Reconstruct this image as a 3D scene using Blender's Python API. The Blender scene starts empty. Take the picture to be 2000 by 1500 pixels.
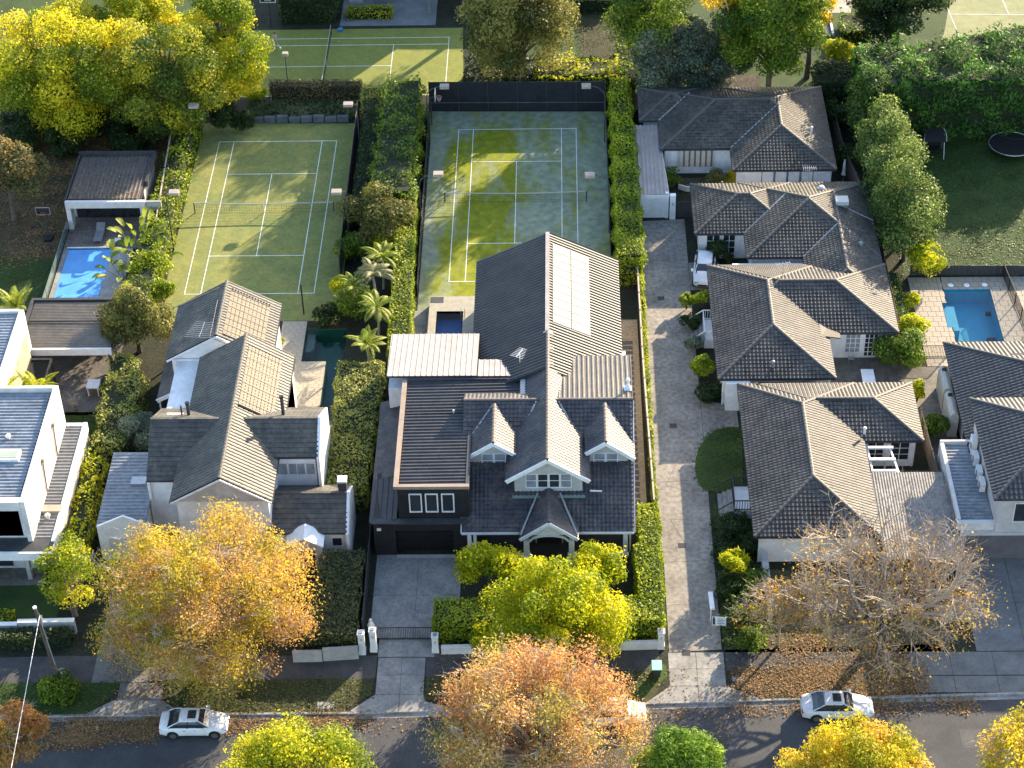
import bpy, bmesh, math, random
import numpy as np
from mathutils import Vector, Matrix
R = math.radians
rng = np.random.default_rng(7)
random.seed(7)
SC = bpy.context.scene
COL = SC.collection

# ------------------------------------------------------------------ camera
F_PX, PITCH, ROLL, CAM_H = 4044.0, 0.682819501, -0.0278118992, 103.812948
OX, OY, YAW = 0.730859456, 153.419868, -0.032533940
cyw, syw = math.cos(-YAW), math.sin(-YAW)

def G(u, v, z=0.0):
    """survey: photograph point (2000x1500) -> world X, Y at real height z"""
    a = (u-1000)/F_PX; b = (v-750)/F_PX
    cr, sr = math.cos(ROLL), math.sin(ROLL)
    U = cr*a+sr*b; V = -sr*a+cr*b
    c, s = math.cos(PITCH), math.sin(PITCH)
    d = (U, c-V*s, -s-V*c)
    t = (z-CAM_H)/d[2]
    X, Y = d[0]*t-OX, d[1]*t-OY
    return (cyw*X-syw*Y, syw*X+cyw*Y)

def G3(u, v, z=0.0):
    x, y = G(u, v, z)
    return (x, y, z)

def rot2(x, y):
    return (cyw*x-syw*y, syw*x+cyw*y)

cam_d = bpy.data.cameras.new('camera')
cam = bpy.data.objects.new('camera', cam_d); COL.objects.link(cam)
cx, cy = rot2(-OX, -OY)
c, s = math.cos(PITCH), math.sin(PITCH)
cr, sr = math.cos(ROLL), math.sin(ROLL)
def cam_vec(U, V):      # unrotated-image axes -> world
    x, y, z = U, c-V*s, -s-V*c
    x2, y2 = rot2(x, y)
    return Vector((x2, y2, z))
fwd = cam_vec(0, 0).normalized()
right = (cam_vec(cr, -sr)-cam_vec(0, 0)).normalized()
up = right.cross(fwd).normalized()
m = Matrix((right, up, -fwd)).transposed().to_4x4()
m.translation = Vector((cx, cy, CAM_H))
cam.matrix_world = m
cam_d.sensor_fit = 'HORIZONTAL'; cam_d.sensor_width = 36.0
cam_d.lens = 36.0*F_PX/2000.0
cam_d.clip_start = 1.0; cam_d.clip_end = 2000.0
SC.camera = cam

# ------------------------------------------------------------------ light
SUN_AZ = math.atan2(0.71, 1.0)         # from +Y towards +X
SUN_EL = R(19.8)
w = bpy.data.worlds.new('World'); SC.world = w; w.use_nodes = True
nt = w.node_tree
sky = nt.nodes.new('ShaderNodeTexSky'); sky.sky_type = 'NISHITA'; sky.sun_disc = False
sky.sun_elevation = SUN_EL; sky.sun_rotation = SUN_AZ
sky.air_density = 1.0; sky.dust_density = 1.0; sky.ozone_density = 1.0
bg = nt.nodes['Background']; bg.inputs['Strength'].default_value = 0.15
nt.links.new(sky.outputs[0], bg.inputs['Color'])
sun_d = bpy.data.lights.new('sun', 'SUN'); sun_d.energy = 5.0; sun_d.angle = R(0.5)
sun_d.color = (1.0, 0.81, 0.56)
sun = bpy.data.objects.new('sun', sun_d); COL.objects.link(sun)
sdir = Vector((math.sin(SUN_AZ)*math.cos(SUN_EL), math.cos(SUN_AZ)*math.cos(SUN_EL), math.sin(SUN_EL)))
sun.rotation_euler = sdir.to_track_quat('Z', 'Y').to_euler()
sun.location = (0, 0, 60)
SC.view_settings.view_transform = 'Standard'
SC.view_settings.look = 'None'
SC.view_settings.exposure = 1.88
SC.view_settings.gamma = 1.0
SC.view_settings.use_curve_mapping = False
SC.cycles.max_bounces = 6
SC.cycles.transparent_max_bounces = 12

# ------------------------------------------------------------------ materials
def lin(c):
    return tuple(c)+(1.0,) if len(c) == 3 else tuple(c)
MATS = {}
def M(name, c1, c2=None, scale=1.0, rough=0.7, spec=0.3, metal=0.0, bump=0.0, bscale=None, det=4.0,
      stretch=None, fine=None, emit=None, c3=None, contrast=(0.35, 0.65), stain=0.14):
    if name in MATS: return MATS[name]
    m = bpy.data.materials.new(name); m.use_nodes = True
    nt = m.node_tree; N = nt.nodes; L = nt.links
    p = N['Principled BSDF']
    p.inputs['Roughness'].default_value = rough
    p.inputs['Specular IOR Level'].default_value = spec
    p.inputs['Metallic'].default_value = metal
    tc = N.new('ShaderNodeTexCoord'); vec = tc.outputs['Object']
    if stretch:
        mp = N.new('ShaderNodeMapping'); mp.inputs['Scale'].default_value = stretch
        L.new(vec, mp.inputs['Vector']); vec2 = mp.outputs[0]
    else: vec2 = vec
    if c2 is None:
        c2 = tuple(x*0.82 for x in c1)
    nz = N.new('ShaderNodeTexNoise'); nz.inputs['Scale'].default_value = scale
    nz.inputs['Detail'].default_value = det; nz.inputs['Roughness'].default_value = 0.62
    L.new(vec2, nz.inputs['Vector'])
    rp = N.new('ShaderNodeValToRGB'); e = rp.color_ramp.elements
    e[0].position = contrast[0]; e[0].color = lin(c1); e[1].position = contrast[1]; e[1].color = lin(c2)
    if c3:
        x = e.new((contrast[0]+contrast[1])/2); x.color = lin(c3)
    L.new(nz.outputs['Fac'], rp.inputs['Fac']); out = rp.outputs['Color']
    if fine:
        n2 = N.new('ShaderNodeTexNoise'); n2.inputs['Scale'].default_value = fine[0]; n2.inputs['Detail'].default_value = 3.0
        L.new(vec, n2.inputs['Vector'])
        mr = N.new('ShaderNodeMapRange'); mr.inputs[1].default_value = 0.3; mr.inputs[2].default_value = 0.7
        mr.inputs[3].default_value = 1-fine[1]; mr.inputs[4].default_value = 1+fine[1]
        L.new(n2.outputs['Fac'], mr.inputs[0])
        mx = N.new('ShaderNodeVectorMath'); mx.operation = 'SCALE'
        L.new(out, mx.inputs[0]); L.new(mr.outputs[0], mx.inputs['Scale']); out = mx.outputs[0]
    if stain:
        n3 = N.new('ShaderNodeTexNoise'); n3.inputs['Scale'].default_value = 0.9; n3.inputs['Detail'].default_value = 9.0; n3.inputs['Roughness'].default_value = 0.7
        L.new(vec, n3.inputs['Vector'])
        r3 = N.new('ShaderNodeMapRange'); r3.inputs[1].default_value = 0.35; r3.inputs[2].default_value = 0.65
        r3.inputs[3].default_value = 1-stain; r3.inputs[4].default_value = 1+stain*0.7
        L.new(n3.outputs['Fac'], r3.inputs[0])
        m3 = N.new('ShaderNodeVectorMath'); m3.operation = 'SCALE'
        L.new(out, m3.inputs[0]); L.new(r3.outputs[0], m3.inputs['Scale']); out = m3.outputs[0]
    L.new(out, p.inputs['Base Color'])
    if bump:
        nb = N.new('ShaderNodeTexNoise'); nb.inputs['Scale'].default_value = bscale or scale*8; nb.inputs['Detail'].default_value = 4.0
        L.new(vec, nb.inputs['Vector'])
        b = N.new('ShaderNodeBump'); b.inputs['Strength'].default_value = bump; b.inputs['Distance'].default_value = 0.05
        L.new(nb.outputs['Fac'], b.inputs['Height']); L.new(b.outputs[0], p.inputs['Normal'])
    MATS[name] = m
    return m

def leafmat(name, cols, trans=0.4, rough=0.55):
    if name in MATS: return MATS[name]
    m = bpy.data.materials.new(name); m.use_nodes = True
    nt = m.node_tree; N = nt.nodes; L = nt.links
    p = N['Principled BSDF']; o = N['Material Output']
    at = N.new('ShaderNodeAttribute'); at.attribute_name = 'tone'
    rp = N.new('ShaderNodeValToRGB'); e = rp.color_ramp.elements
    n = len(cols)
    e[0].position = 0; e[0].color = lin(cols[0]); e[1].position = 1; e[1].color = lin(cols[-1])
    for i in range(1, n-1):
        x = e.new(i/(n-1)); x.color = lin(cols[i])
    L.new(at.outputs['Fac'], rp.inputs['Fac'])
    L.new(rp.outputs['Color'], p.inputs['Base Color'])
    p.inputs['Roughness'].default_value = rough; p.inputs['Specular IOR Level'].default_value = 0.25
    tr = N.new('ShaderNodeBsdfTranslucent'); mx = N.new('ShaderNodeMixShader'); mx.inputs[0].default_value = trans
    L.new(rp.outputs['Color'], tr.inputs['Color'])
    L.new(p.outputs[0], mx.inputs[1]); L.new(tr.outputs[0], mx.inputs[2]); L.new(mx.outputs[0], o.inputs['Surface'])
    MATS[name] = m
    return m

def watermat(name, tint, rough=0.04):
    if name in MATS: return MATS[name]
    m = bpy.data.materials.new(name); m.use_nodes = True
    nt = m.node_tree; N = nt.nodes; L = nt.links
    o = N['Material Output']; N.remove(N['Principled BSDF'])
    t = N.new('ShaderNodeBsdfTransparent'); t.inputs[0].default_value = lin(tint)
    g = N.new('ShaderNodeBsdfGlossy'); g.inputs['Roughness'].default_value = rough
    nz = N.new('ShaderNodeTexNoise'); nz.inputs['Scale'].default_value = 2.5
    b = N.new('ShaderNodeBump'); b.inputs['Strength'].default_value = 0.15
    L.new(nz.outputs['Fac'], b.inputs['Height']); L.new(b.outputs[0], g.inputs['Normal'])
    fr = N.new('ShaderNodeFresnel'); fr.inputs[0].default_value = 1.33
    mu = N.new('ShaderNodeMath'); mu.operation = 'MULTIPLY'; mu.inputs[1].default_value = 0.5; L.new(fr.outputs[0], mu.inputs[0])
    mx = N.new('ShaderNodeMixShader'); L.new(mu.outputs[0], mx.inputs[0]); L.new(t.outputs[0], mx.inputs[1]); L.new(g.outputs[0], mx.inputs[2])
    L.new(mx.outputs[0], o.inputs['Surface'])
    MATS[name] = m
    return m

tile_v = M('villa_tile', (0.068, 0.062, 0.056), (0.036, 0.034, 0.033), 0.5, rough=0.55, spec=0.3, fine=(3, 0.4), stain=0.3)
tile_v2 = M('villa_tile_old', (0.085, 0.078, 0.068), (0.042, 0.04, 0.036), 0.45, rough=0.6, spec=0.25, fine=(3, 0.45), stain=0.35)
tile_m = M('main_tile', (0.088, 0.074, 0.07), (0.036, 0.036, 0.042), 0.6, rough=0.5, spec=0.35, fine=(4, 0.35), stain=0.28)
tile_l = M('flat_tile', (0.105, 0.093, 0.073), (0.055, 0.052, 0.048), 0.5, rough=0.5, spec=0.38, fine=(3, 0.3), stain=0.28)
tile_d = M('navy_tile', (0.045, 0.047, 0.052), (0.028, 0.03, 0.034), 0.6, rough=0.55, spec=0.4, fine=(5, 0.3))
metal_d = M('dark_metal_roof', (0.060, 0.058, 0.06), (0.042, 0.043, 0.047), 0.5, rough=0.55, spec=0.3, fine=(3, 0.15))
metal_b = M('brown_metal_roof', (0.14, 0.118, 0.09), (0.10, 0.085, 0.068), 0.5, rough=0.4, spec=0.5, fine=(3, 0.15))
metal_w = M('white_metal_roof', (0.31, 0.27, 0.25), (0.27, 0.235, 0.22), 0.6, rough=0.4, spec=0.5, fine=(3, 0.08))
metal_s = M('silver_metal_roof', (0.25, 0.28, 0.31), (0.18, 0.20, 0.225), 0.5, rough=0.55, spec=0.3, metal=0.0, fine=(3, 0.2))
metal_o = M('old_metal_roof', (0.20, 0.19, 0.18), (0.12, 0.115, 0.11), 0.8, rough=0.5, fine=(4, 0.35))
white = M('white_paint', (0.74, 0.74, 0.73), (0.67, 0.67, 0.67), 0.6, rough=0.5, fine=(3, 0.05))
render_w = M('white_render', (0.60, 0.59, 0.57), (0.52, 0.51, 0.495), 0.5, rough=0.8, bump=0.1, fine=(2, 0.08))
grey_r = M('grey_render', (0.40, 0.385, 0.37), (0.33, 0.32, 0.31), 0.4, rough=0.8, bump=0.1, fine=(2, 0.1))
cream_r = M('pale_grey_board', (0.48, 0.465, 0.45), (0.43, 0.42, 0.405), 0.5, rough=0.7, fine=(3, 0.06))
black_c = M('black_cladding', (0.022, 0.022, 0.024), (0.015, 0.015, 0.017), 0.8, rough=0.6, spec=0.3, fine=(4, 0.2))
charcoal = M('charcoal_paint', (0.05, 0.052, 0.057), (0.038, 0.04, 0.044), 0.8, rough=0.55, fine=(3, 0.15))
grey_m = M('grey_metal', (0.22, 0.225, 0.23), (0.17, 0.175, 0.18), 0.8, rough=0.45, fine=(3, 0.15))
galv = M('galvanised_steel', (0.45, 0.46, 0.47), (0.34, 0.35, 0.36), 1.0, rough=0.35, metal=0.6)
glass = M('window_glass', (0.03, 0.035, 0.04), (0.02, 0.022, 0.026), 0.8, rough=0.06, spec=0.8)
glass_l = M('window_glass_blinds', (0.30, 0.33, 0.36), (0.2, 0.22, 0.25), 1.5, rough=0.12, spec=0.8)
lamp_box = M('lamp_housing', (0.33, 0.28, 0.24), (0.26, 0.22, 0.19), 1.0, rough=0.5)
bark = M('bark', (0.12, 0.10, 0.08), (0.07, 0.058, 0.045), 3.0, rough=0.9, bump=0.4)
bark_p = M('pale_bark', (0.34, 0.31, 0.27), (0.2, 0.18, 0.15), 3.0, rough=0.9, bump=0.3)
twigm = M('twig_bark', (0.42, 0.34, 0.26), (0.26, 0.20, 0.15), 2.0, rough=0.85)
concrete = M('concrete', (0.27, 0.265, 0.25), (0.17, 0.167, 0.16), 0.6, rough=0.8, bump=0.15, fine=(4, 0.18), det=8)
concrete_o = M('old_concrete', (0.30, 0.275, 0.24), (0.13, 0.118, 0.105), 0.45, rough=0.8, bump=0.2, fine=(3, 0.3), det=8, contrast=(0.3, 0.7))
concrete_d = M('dark_concrete', (0.15, 0.155, 0.155), (0.105, 0.108, 0.11), 0.5, rough=0.8, bump=0.15, fine=(4, 0.15), det=8)
asphalt = M('road_asphalt', (0.065, 0.066, 0.07), (0.045, 0.046, 0.05), 0.25, rough=0.85, bump=0.2, bscale=20, fine=(9, 0.2))
asphalt_p = M('path_asphalt', (0.075, 0.073, 0.072), (0.05, 0.049, 0.05), 0.5, rough=0.9, bump=0.2, bscale=20, fine=(8, 0.25))
kerb_m = M('kerb_concrete', (0.30, 0.29, 0.28), (0.2, 0.195, 0.19), 0.8, rough=0.85, fine=(4, 0.2))
soil = M('garden_soil', (0.028, 0.03, 0.018), (0.014, 0.018, 0.010), 0.6, rough=0.95, bump=0.5, bscale=6, fine=(5, 0.5))
mulch = M('leafy_mulch', (0.10, 0.068, 0.032), (0.035, 0.034, 0.018), 0.8, rough=0.95, bump=0.5, bscale=8, fine=(7, 0.6))
lawn = M('lawn_grass', (0.032, 0.062, 0.011), (0.020, 0.043, 0.009), 0.5, rough=0.9, bump=0.6, bscale=12, fine=(10, 0.35))
lawn_b = M('lawn_grass_bright', (0.05, 0.085, 0.012), (0.032, 0.06, 0.010), 0.7, rough=0.9, bump=0.6, bscale=12, fine=(10, 0.35))
verge_m = M('verge_grass', (0.055, 0.065, 0.02), (0.04, 0.038, 0.018), 0.7, rough=0.95, bump=0.6, bscale=10, fine=(9, 0.45))
paver = M('limestone_paver', (0.36, 0.32, 0.25), (0.28, 0.25, 0.20), 0.8, rough=0.75, fine=(3, 0.15))
paver_w = M('pale_paver', (0.33, 0.29, 0.23), (0.25, 0.22, 0.175), 0.8, rough=0.75, fine=(3, 0.12))
paver_d = M('bluestone_paver', (0.11, 0.10, 0.095), (0.075, 0.07, 0.068), 0.8, rough=0.7, fine=(3, 0.2))
patio_d = M('slate_patio', (0.16, 0.145, 0.12), (0.09, 0.085, 0.072), 0.6, rough=0.75, fine=(3, 0.25))
gravel = M('gravel', (0.42, 0.33, 0.21), (0.28, 0.22, 0.14), 3.0, rough=0.9, bump=0.5, bscale=20, fine=(12, 0.4))
deckm = M('deck_timber', (0.21, 0.17, 0.145), (0.11, 0.092, 0.08), 0.7, rough=0.7, stretch=(0.6, 8, 1), fine=(5, 0.3), det=6)
timber_f = M('fence_timber', (0.17, 0.14, 0.115), (0.09, 0.078, 0.066), 1.2, rough=0.85, fine=(5, 0.3))
turf_l = M('court_turf', (0.215, 0.215, 0.06), (0.135, 0.17, 0.055), 0.3, rough=0.95, fine=(3, 0.14), det=7, bump=0.1, bscale=12)
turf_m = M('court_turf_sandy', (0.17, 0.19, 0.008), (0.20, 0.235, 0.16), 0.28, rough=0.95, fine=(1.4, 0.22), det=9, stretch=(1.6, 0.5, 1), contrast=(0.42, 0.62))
turf_t = M('court_turf_green', (0.19, 0.205, 0.045), (0.165, 0.185, 0.042), 0.15, rough=0.95, fine=(3, 0.1))
turf_p = M('court_turf_pale', (0.24, 0.24, 0.12), (0.20, 0.21, 0.105), 0.2, rough=0.95, fine=(3, 0.08))
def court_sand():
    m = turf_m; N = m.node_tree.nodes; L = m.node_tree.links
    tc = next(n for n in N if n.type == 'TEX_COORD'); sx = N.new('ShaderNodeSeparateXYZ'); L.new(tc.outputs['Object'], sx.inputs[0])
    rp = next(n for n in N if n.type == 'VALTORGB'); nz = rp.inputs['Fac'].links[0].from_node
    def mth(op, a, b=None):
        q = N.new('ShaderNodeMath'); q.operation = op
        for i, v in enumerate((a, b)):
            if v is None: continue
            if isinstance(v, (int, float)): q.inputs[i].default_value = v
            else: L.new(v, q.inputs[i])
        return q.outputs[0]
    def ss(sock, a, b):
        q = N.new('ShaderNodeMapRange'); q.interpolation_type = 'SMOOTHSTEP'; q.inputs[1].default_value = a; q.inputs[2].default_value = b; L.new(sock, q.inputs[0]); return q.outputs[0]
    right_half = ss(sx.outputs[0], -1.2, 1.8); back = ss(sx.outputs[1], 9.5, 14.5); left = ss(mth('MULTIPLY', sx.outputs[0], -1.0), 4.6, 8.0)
    grey_mask = mth('MAXIMUM', mth('MAXIMUM', right_half, back), left)  # greyer turf over the right half, back and left edge
    f = mth('ADD', mth('MULTIPLY', mth('SUBTRACT', grey_mask, 0.45), 0.2), nz.outputs['Fac'])
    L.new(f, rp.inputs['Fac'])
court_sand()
linem = M('court_line_paint', (0.74, 0.76, 0.74), (0.6, 0.62, 0.6), 2.0, rough=0.8)
mesh_b = M('black_windscreen', (0.018, 0.02, 0.024), (0.012, 0.014, 0.017), 0.6, rough=0.8, fine=(3, 0.2))
netm = M('net_cord', (0.03, 0.035, 0.035), rough=0.8)
carw = M('car_white', (0.66, 0.66, 0.66), (0.64, 0.64, 0.645), 0.6, rough=0.18, spec=0.7)
carsil = M('car_silver', (0.60, 0.60, 0.61), (0.57, 0.57, 0.58), 0.6, rough=0.22, spec=0.7)
tyre = M('tyre_rubber', (0.018, 0.018, 0.018), rough=0.8)
rimm = M('wheel_rim', (0.25, 0.25, 0.26), rough=0.3, metal=0.7)
redl = M('tail_light', (0.4, 0.015, 0.01), rough=0.2, spec=0.7)
lensm = M('headlight_lens', (0.45, 0.47, 0.5), rough=0.1, spec=0.9)
cover_b = M('blue_pool_cover', (0.09, 0.33, 0.70), (0.075, 0.29, 0.65), 0.5, rough=0.4, spec=0.5, stretch=(0.5, 4, 1), bump=0.3, bscale=1.5)
blue_t = M('blue_pool_tile', (0.0, 0.30, 0.46), (0.0, 0.25, 0.40), 0.4, rough=0.5)
navy_t = M('navy_pool_tile', (0.012, 0.085, 0.26), (0.01, 0.06, 0.2), 0.4, rough=0.5)
green_t = M('dark_green_pool_tile', (0.014, 0.09, 0.07), (0.010, 0.07, 0.055), 0.4, rough=0.5)
water = watermat('pool_water', (0.86, 0.95, 0.97))
solar_m = M('solar_cell', (0.16, 0.155, 0.15), (0.13, 0.127, 0.125), 0.6, rough=0.62, spec=0.3, fine=(4, 0.06))
solar_f = M('solar_frame', (0.34, 0.33, 0.31), rough=0.7, spec=0.1)
heat_m = M('pool_heating_mat', (0.068, 0.052, 0.022), (0.048, 0.037, 0.017), 0.8, rough=0.6, stretch=(1, 1, 1), fine=(5, 0.2))
black_p = M('black_plastic', (0.015, 0.015, 0.016), rough=0.5)
bin_g = M('green_bin_lid', (0.33, 0.62, 0.50), rough=0.5)
skin = M('skin', (0.55, 0.36, 0.27), rough=0.6)
cloth_p = M('pink_top', (0.62, 0.45, 0.42), rough=0.8)
cloth_g = M('grey_trousers', (0.42, 0.47, 0.50), rough=0.8)
hair_m = M('brown_hair', (0.05, 0.03, 0.02), rough=0.7)
tank_m = M('tank_poly', (0.50, 0.47, 0.41), (0.42, 0.39, 0.34), 0.8, rough=0.5)
blue_p = M('blue_plastic', (0.05, 0.22, 0.5), rough=0.5)
yel_p = M('orange_plastic', (0.7, 0.3, 0.02), rough=0.5)
stripe_m = M('blind_canvas', (0.5, 0.46, 0.38), (0.42, 0.38, 0.31), 1.0, rough=0.8)
stripe_d = M('blind_stripe', (0.16, 0.13, 0.10), rough=0.8)
red_o = M('orange_rim', (0.6, 0.12, 0.06), rough=0.5)
sign_w = M('sign_board', (0.75, 0.75, 0.75), rough=0.5)
sign_k = M('sign_print', (0.05, 0.05, 0.055), rough=0.6)
copper = M('verdigris_flashing', (0.20, 0.27, 0.25), rough=0.6)
valley_m = M('valley_metal', (0.32, 0.33, 0.33), (0.25, 0.26, 0.26), 1.0, rough=0.4)
cap_v = M('villa_ridge_cap', (0.12, 0.112, 0.10), (0.065, 0.062, 0.056), 2.0, rough=0.6)
cap_m = M('main_ridge_cap', (0.14, 0.115, 0.105), (0.08, 0.07, 0.068), 2.0, rough=0.6)

# ------------------------------------------------------------------ helpers
def tag(o, label=None, cat=None, group=None, kind=None):
    if label: o['label'] = label
    if cat: o['category'] = cat
    if group: o['group'] = group
    if kind: o['kind'] = kind
    return o

def org(o):
    return Vector(o.location) if o is not None and o.parent is None else (Vector((0, 0, 0)) if o is None else org(o.parent))

def thing(name, label, cat, loc=(0, 0, 0), rz=0.0, group=None):
    o = bpy.data.objects.new(name, None); COL.objects.link(o)
    o.location = loc; o.rotation_euler = (0, 0, rz); o.empty_display_size = 0.2
    return tag(o, label, cat, group)

class MB:
    def __init__(s): s.v = []; s.f = []; s.m = []; s.cm = 0
    def add(s, vs, fs):
        n = len(s.v); s.v.extend([tuple(x) for x in vs]); s.f.extend([tuple(i+n for i in f) for f in fs])
        s.m.extend([s.cm]*len(fs)); return s
    def box(s, x0, x1, y0, y1, z0, z1):
        v = [(x0, y0, z0), (x1, y0, z0), (x1, y1, z0), (x0, y1, z0), (x0, y0, z1), (x1, y0, z1), (x1, y1, z1), (x0, y1, z1)]
        return s.add(v, [(0, 3, 2, 1), (4, 5, 6, 7), (0, 1, 5, 4), (1, 2, 6, 5), (2, 3, 7, 6), (3, 0, 4, 7)])
    def prism(s, poly, z0, z1):
        n = len(poly)
        a = sum(poly[i][0]*poly[(i+1) % n][1]-poly[(i+1) % n][0]*poly[i][1] for i in range(n))
        if a < 0: poly = poly[::-1]
        v = [(p[0], p[1], z0) for p in poly]+[(p[0], p[1], z1) for p in poly]
        f = [tuple(range(n-1, -1, -1)), tuple(range(n, 2*n))]+[(i, (i+1) % n, (i+1) % n+n, i+n) for i in range(n)]
        return s.add(v, f)
    def slab(s, poly3, t, n=None):     # planar polygon with thickness t downwards
        k = len(poly3); P = [Vector(p) for p in poly3]
        if n is None: n = Vector((0, 0, 1))
        v = P+[p-n*t for p in P]
        nn = sum(((P[i]-P[0]).cross(P[(i+1) % k]-P[0]) for i in range(1, k-1)), Vector())
        if nn.dot(n) < 0:
            v = P[::-1]+[p-n*t for p in P[::-1]]
        f = [tuple(range(k)), tuple(range(2*k-1, k-1, -1))]+[(i, i+k, (i+1) % k+k, (i+1) % k) for i in range(k)]
        return s.add(v, f)
    def bar(s, p, q, w, h, upv=(0, 0, 1)):
        p = Vector(p); q = Vector(q); d = (q-p).normalized(); u = Vector(upv)
        r = d.cross(u)
        if r.length < 1e-4: r = d.cross(Vector((1, 0, 0)))
        r.normalize(); u = r.cross(d).normalized()
        r = r*w/2; u = u*h/2
        v = [p-r-u, p+r-u, p+r+u, p-r+u, q-r-u, q+r-u, q+r+u, q-r+u]
        return s.add(v, [(0, 3, 2, 1), (4, 5, 6, 7), (0, 1, 5, 4), (1, 2, 6, 5), (2, 3, 7, 6), (3, 0, 4, 7)][::1])
    def tube(s, pts, rad, n=6, cap=True):
        pts = [Vector(p) for p in pts]
        if not hasattr(rad, '__len__'): rad = [rad]*len(pts)
        rings = []; base = len(s.v); V = []
        prev = None
        for i, p in enumerate(pts):
            d = (pts[min(i+1, len(pts)-1)]-pts[max(i-1, 0)])
            if d.length < 1e-9: d = Vector((0, 0, 1))
            d.normalize()
            if prev is None:
                a = Vector((1, 0, 0)) if abs(d.x) < 0.8 else Vector((0, 1, 0))
                r = d.cross(a).normalized()
            else:
                r = (prev-d*prev.dot(d))
                r = r.normalized() if r.length > 1e-6 else d.cross(Vector((1, 0, 0))).normalized()
            prev = r; t = d.cross(r)
            for k in range(n):
                an = 2*math.pi*k/n
                V.append(p+(r*math.cos(an)+t*math.sin(an))*rad[i])
        f = []
        for i in range(len(pts)-1):
            for k in range(n):
                f.append((i*n+k, i*n+(k+1) % n, (i+1)*n+(k+1) % n, (i+1)*n+k))
        if cap:
            f.append(tuple(range(n-1, -1, -1))); f.append(tuple((len(pts)-1)*n+k for k in range(n)))
        return s.add(V, f)
    def cyl(s, x, y, z0, z1, r, n=12, r2=None):
        return s.tube([(x, y, z0), (x, y, z1)], [r, r if r2 is None else r2], n)
    def dome(s, x, y, z, r, n=8, k=4, sz=1.0, full=False):
        a0 = -90 if full else 0
        pts = []; rad = []
        for i in range(k+1):
            a = R(a0+(90-a0)*i/k); pts.append((x, y, z+r*sz*math.sin(a))); rad.append(max(0.001, r*math.cos(a)))
        V = []; f = []
        for i, (p, q) in enumerate(zip(pts, rad)):
            for j in range(n):
                t = 2*math.pi*j/n; V.append((p[0]+q*math.cos(t), p[1]+q*math.sin(t), p[2]))
        for i in range(k):
            for j in range(n): f.append((i*n+j, i*n+(j+1) % n, (i+1)*n+(j+1) % n, (i+1)*n+j))
        return s.add(V, f)
    def build(s, name, mats, parent=None, smooth=False, **kw):
        me = bpy.data.meshes.new(name)
        o0 = org(parent)
        rz = root_rz(parent)
        vs = s.v
        if parent is not None:
            if rz: raise ValueError('rot')
            vs = [(a[0]-o0.x, a[1]-o0.y, a[2]-o0.z) for a in vs]
        me.from_pydata([tuple(a) for a in vs], [], s.f)
        if not isinstance(mats, (list, tuple)): mats = [mats]
        for m in mats: me.materials.append(m)
        if len(mats) > 1: me.polygons.foreach_set('material_index', s.m)
        if smooth: me.polygons.foreach_set('use_smooth', [True]*len(me.polygons))
        me.update()
        ob = bpy.data.objects.new(name, me); COL.objects.link(ob)
        if parent is not None: ob.parent = parent
        tag(ob, **kw)
        return ob

def root_rz(o):
    return 0

def local(parent):      # things authored in their own frame around the origin
    return parent

def npmesh(name, V, F, mats, parent=None, tone=None, smooth=False, kind=None, org0=True):
    """fast quad mesh: V (n,3), F (m,4)"""
    V = np.asarray(V, dtype=np.float32).reshape(-1, 3); F = np.asarray(F, dtype=np.int32)
    if parent is not None and org0:
        o0 = org(parent); V = V-np.array([o0.x, o0.y, o0.z], dtype=np.float32)
    me = bpy.data.meshes.new(name); k = F.shape[1]
    me.vertices.add(len(V)); me.vertices.foreach_set('co', V.ravel())
    me.loops.add(F.size); me.loops.foreach_set('vertex_index', F.ravel())
    me.polygons.add(len(F)); me.polygons.foreach_set('loop_start', np.arange(0, F.size, k, dtype=np.int32))
    me.polygons.foreach_set('loop_total', np.full(len(F), k, dtype=np.int32))
    if tone is not None:
        a = me.attributes.new('tone', 'FLOAT', 'POINT'); a.data.foreach_set('value', np.asarray(tone, dtype=np.float32))
    me.update(calc_edges=True)
    if not isinstance(mats, (list, tuple)): mats = [mats]
    for m in mats: me.materials.append(m)
    if smooth: me.polygons.foreach_set('use_smooth', [True]*len(F))
    ob = bpy.data.objects.new(name, me); COL.objects.link(ob)
    if parent is not None: ob.parent = parent
    if kind: ob['kind'] = kind
    return ob

def copy_tree(o, parent=None):
    c = o.copy(); COL.objects.link(c)
    if parent is not None: c.parent = parent
    for ch in list(o.children): copy_tree(ch, c)
    return c

# ------------------------------------------------------------------ roof sheets
def clip_poly(pts, poly):
    """Sutherland-Hodgman; pts list of (u,v,h), poly convex ccw in (u,v)"""
    out = pts; n = len(poly)
    for i in range(n):
        ax, ay = poly[i]; bx, by = poly[(i+1) % n]
        ex, ey = bx-ax, by-ay
        src = out; out = []
        if not src: return out
        for j in range(len(src)):
            p = src[j]; q = src[(j+1) % len(src)]
            sp = ex*(p[1]-ay)-ey*(p[0]-ax); sq = ex*(q[1]-ay)-ey*(q[0]-ax)
            if sp >= 0: out.append(p)
            if (sp >= 0) != (sq >= 0):
                t = sp/(sp-sq); out.append(tuple(p[k]+(q[k]-p[k])*t for k in range(3)))
    return out

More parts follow.
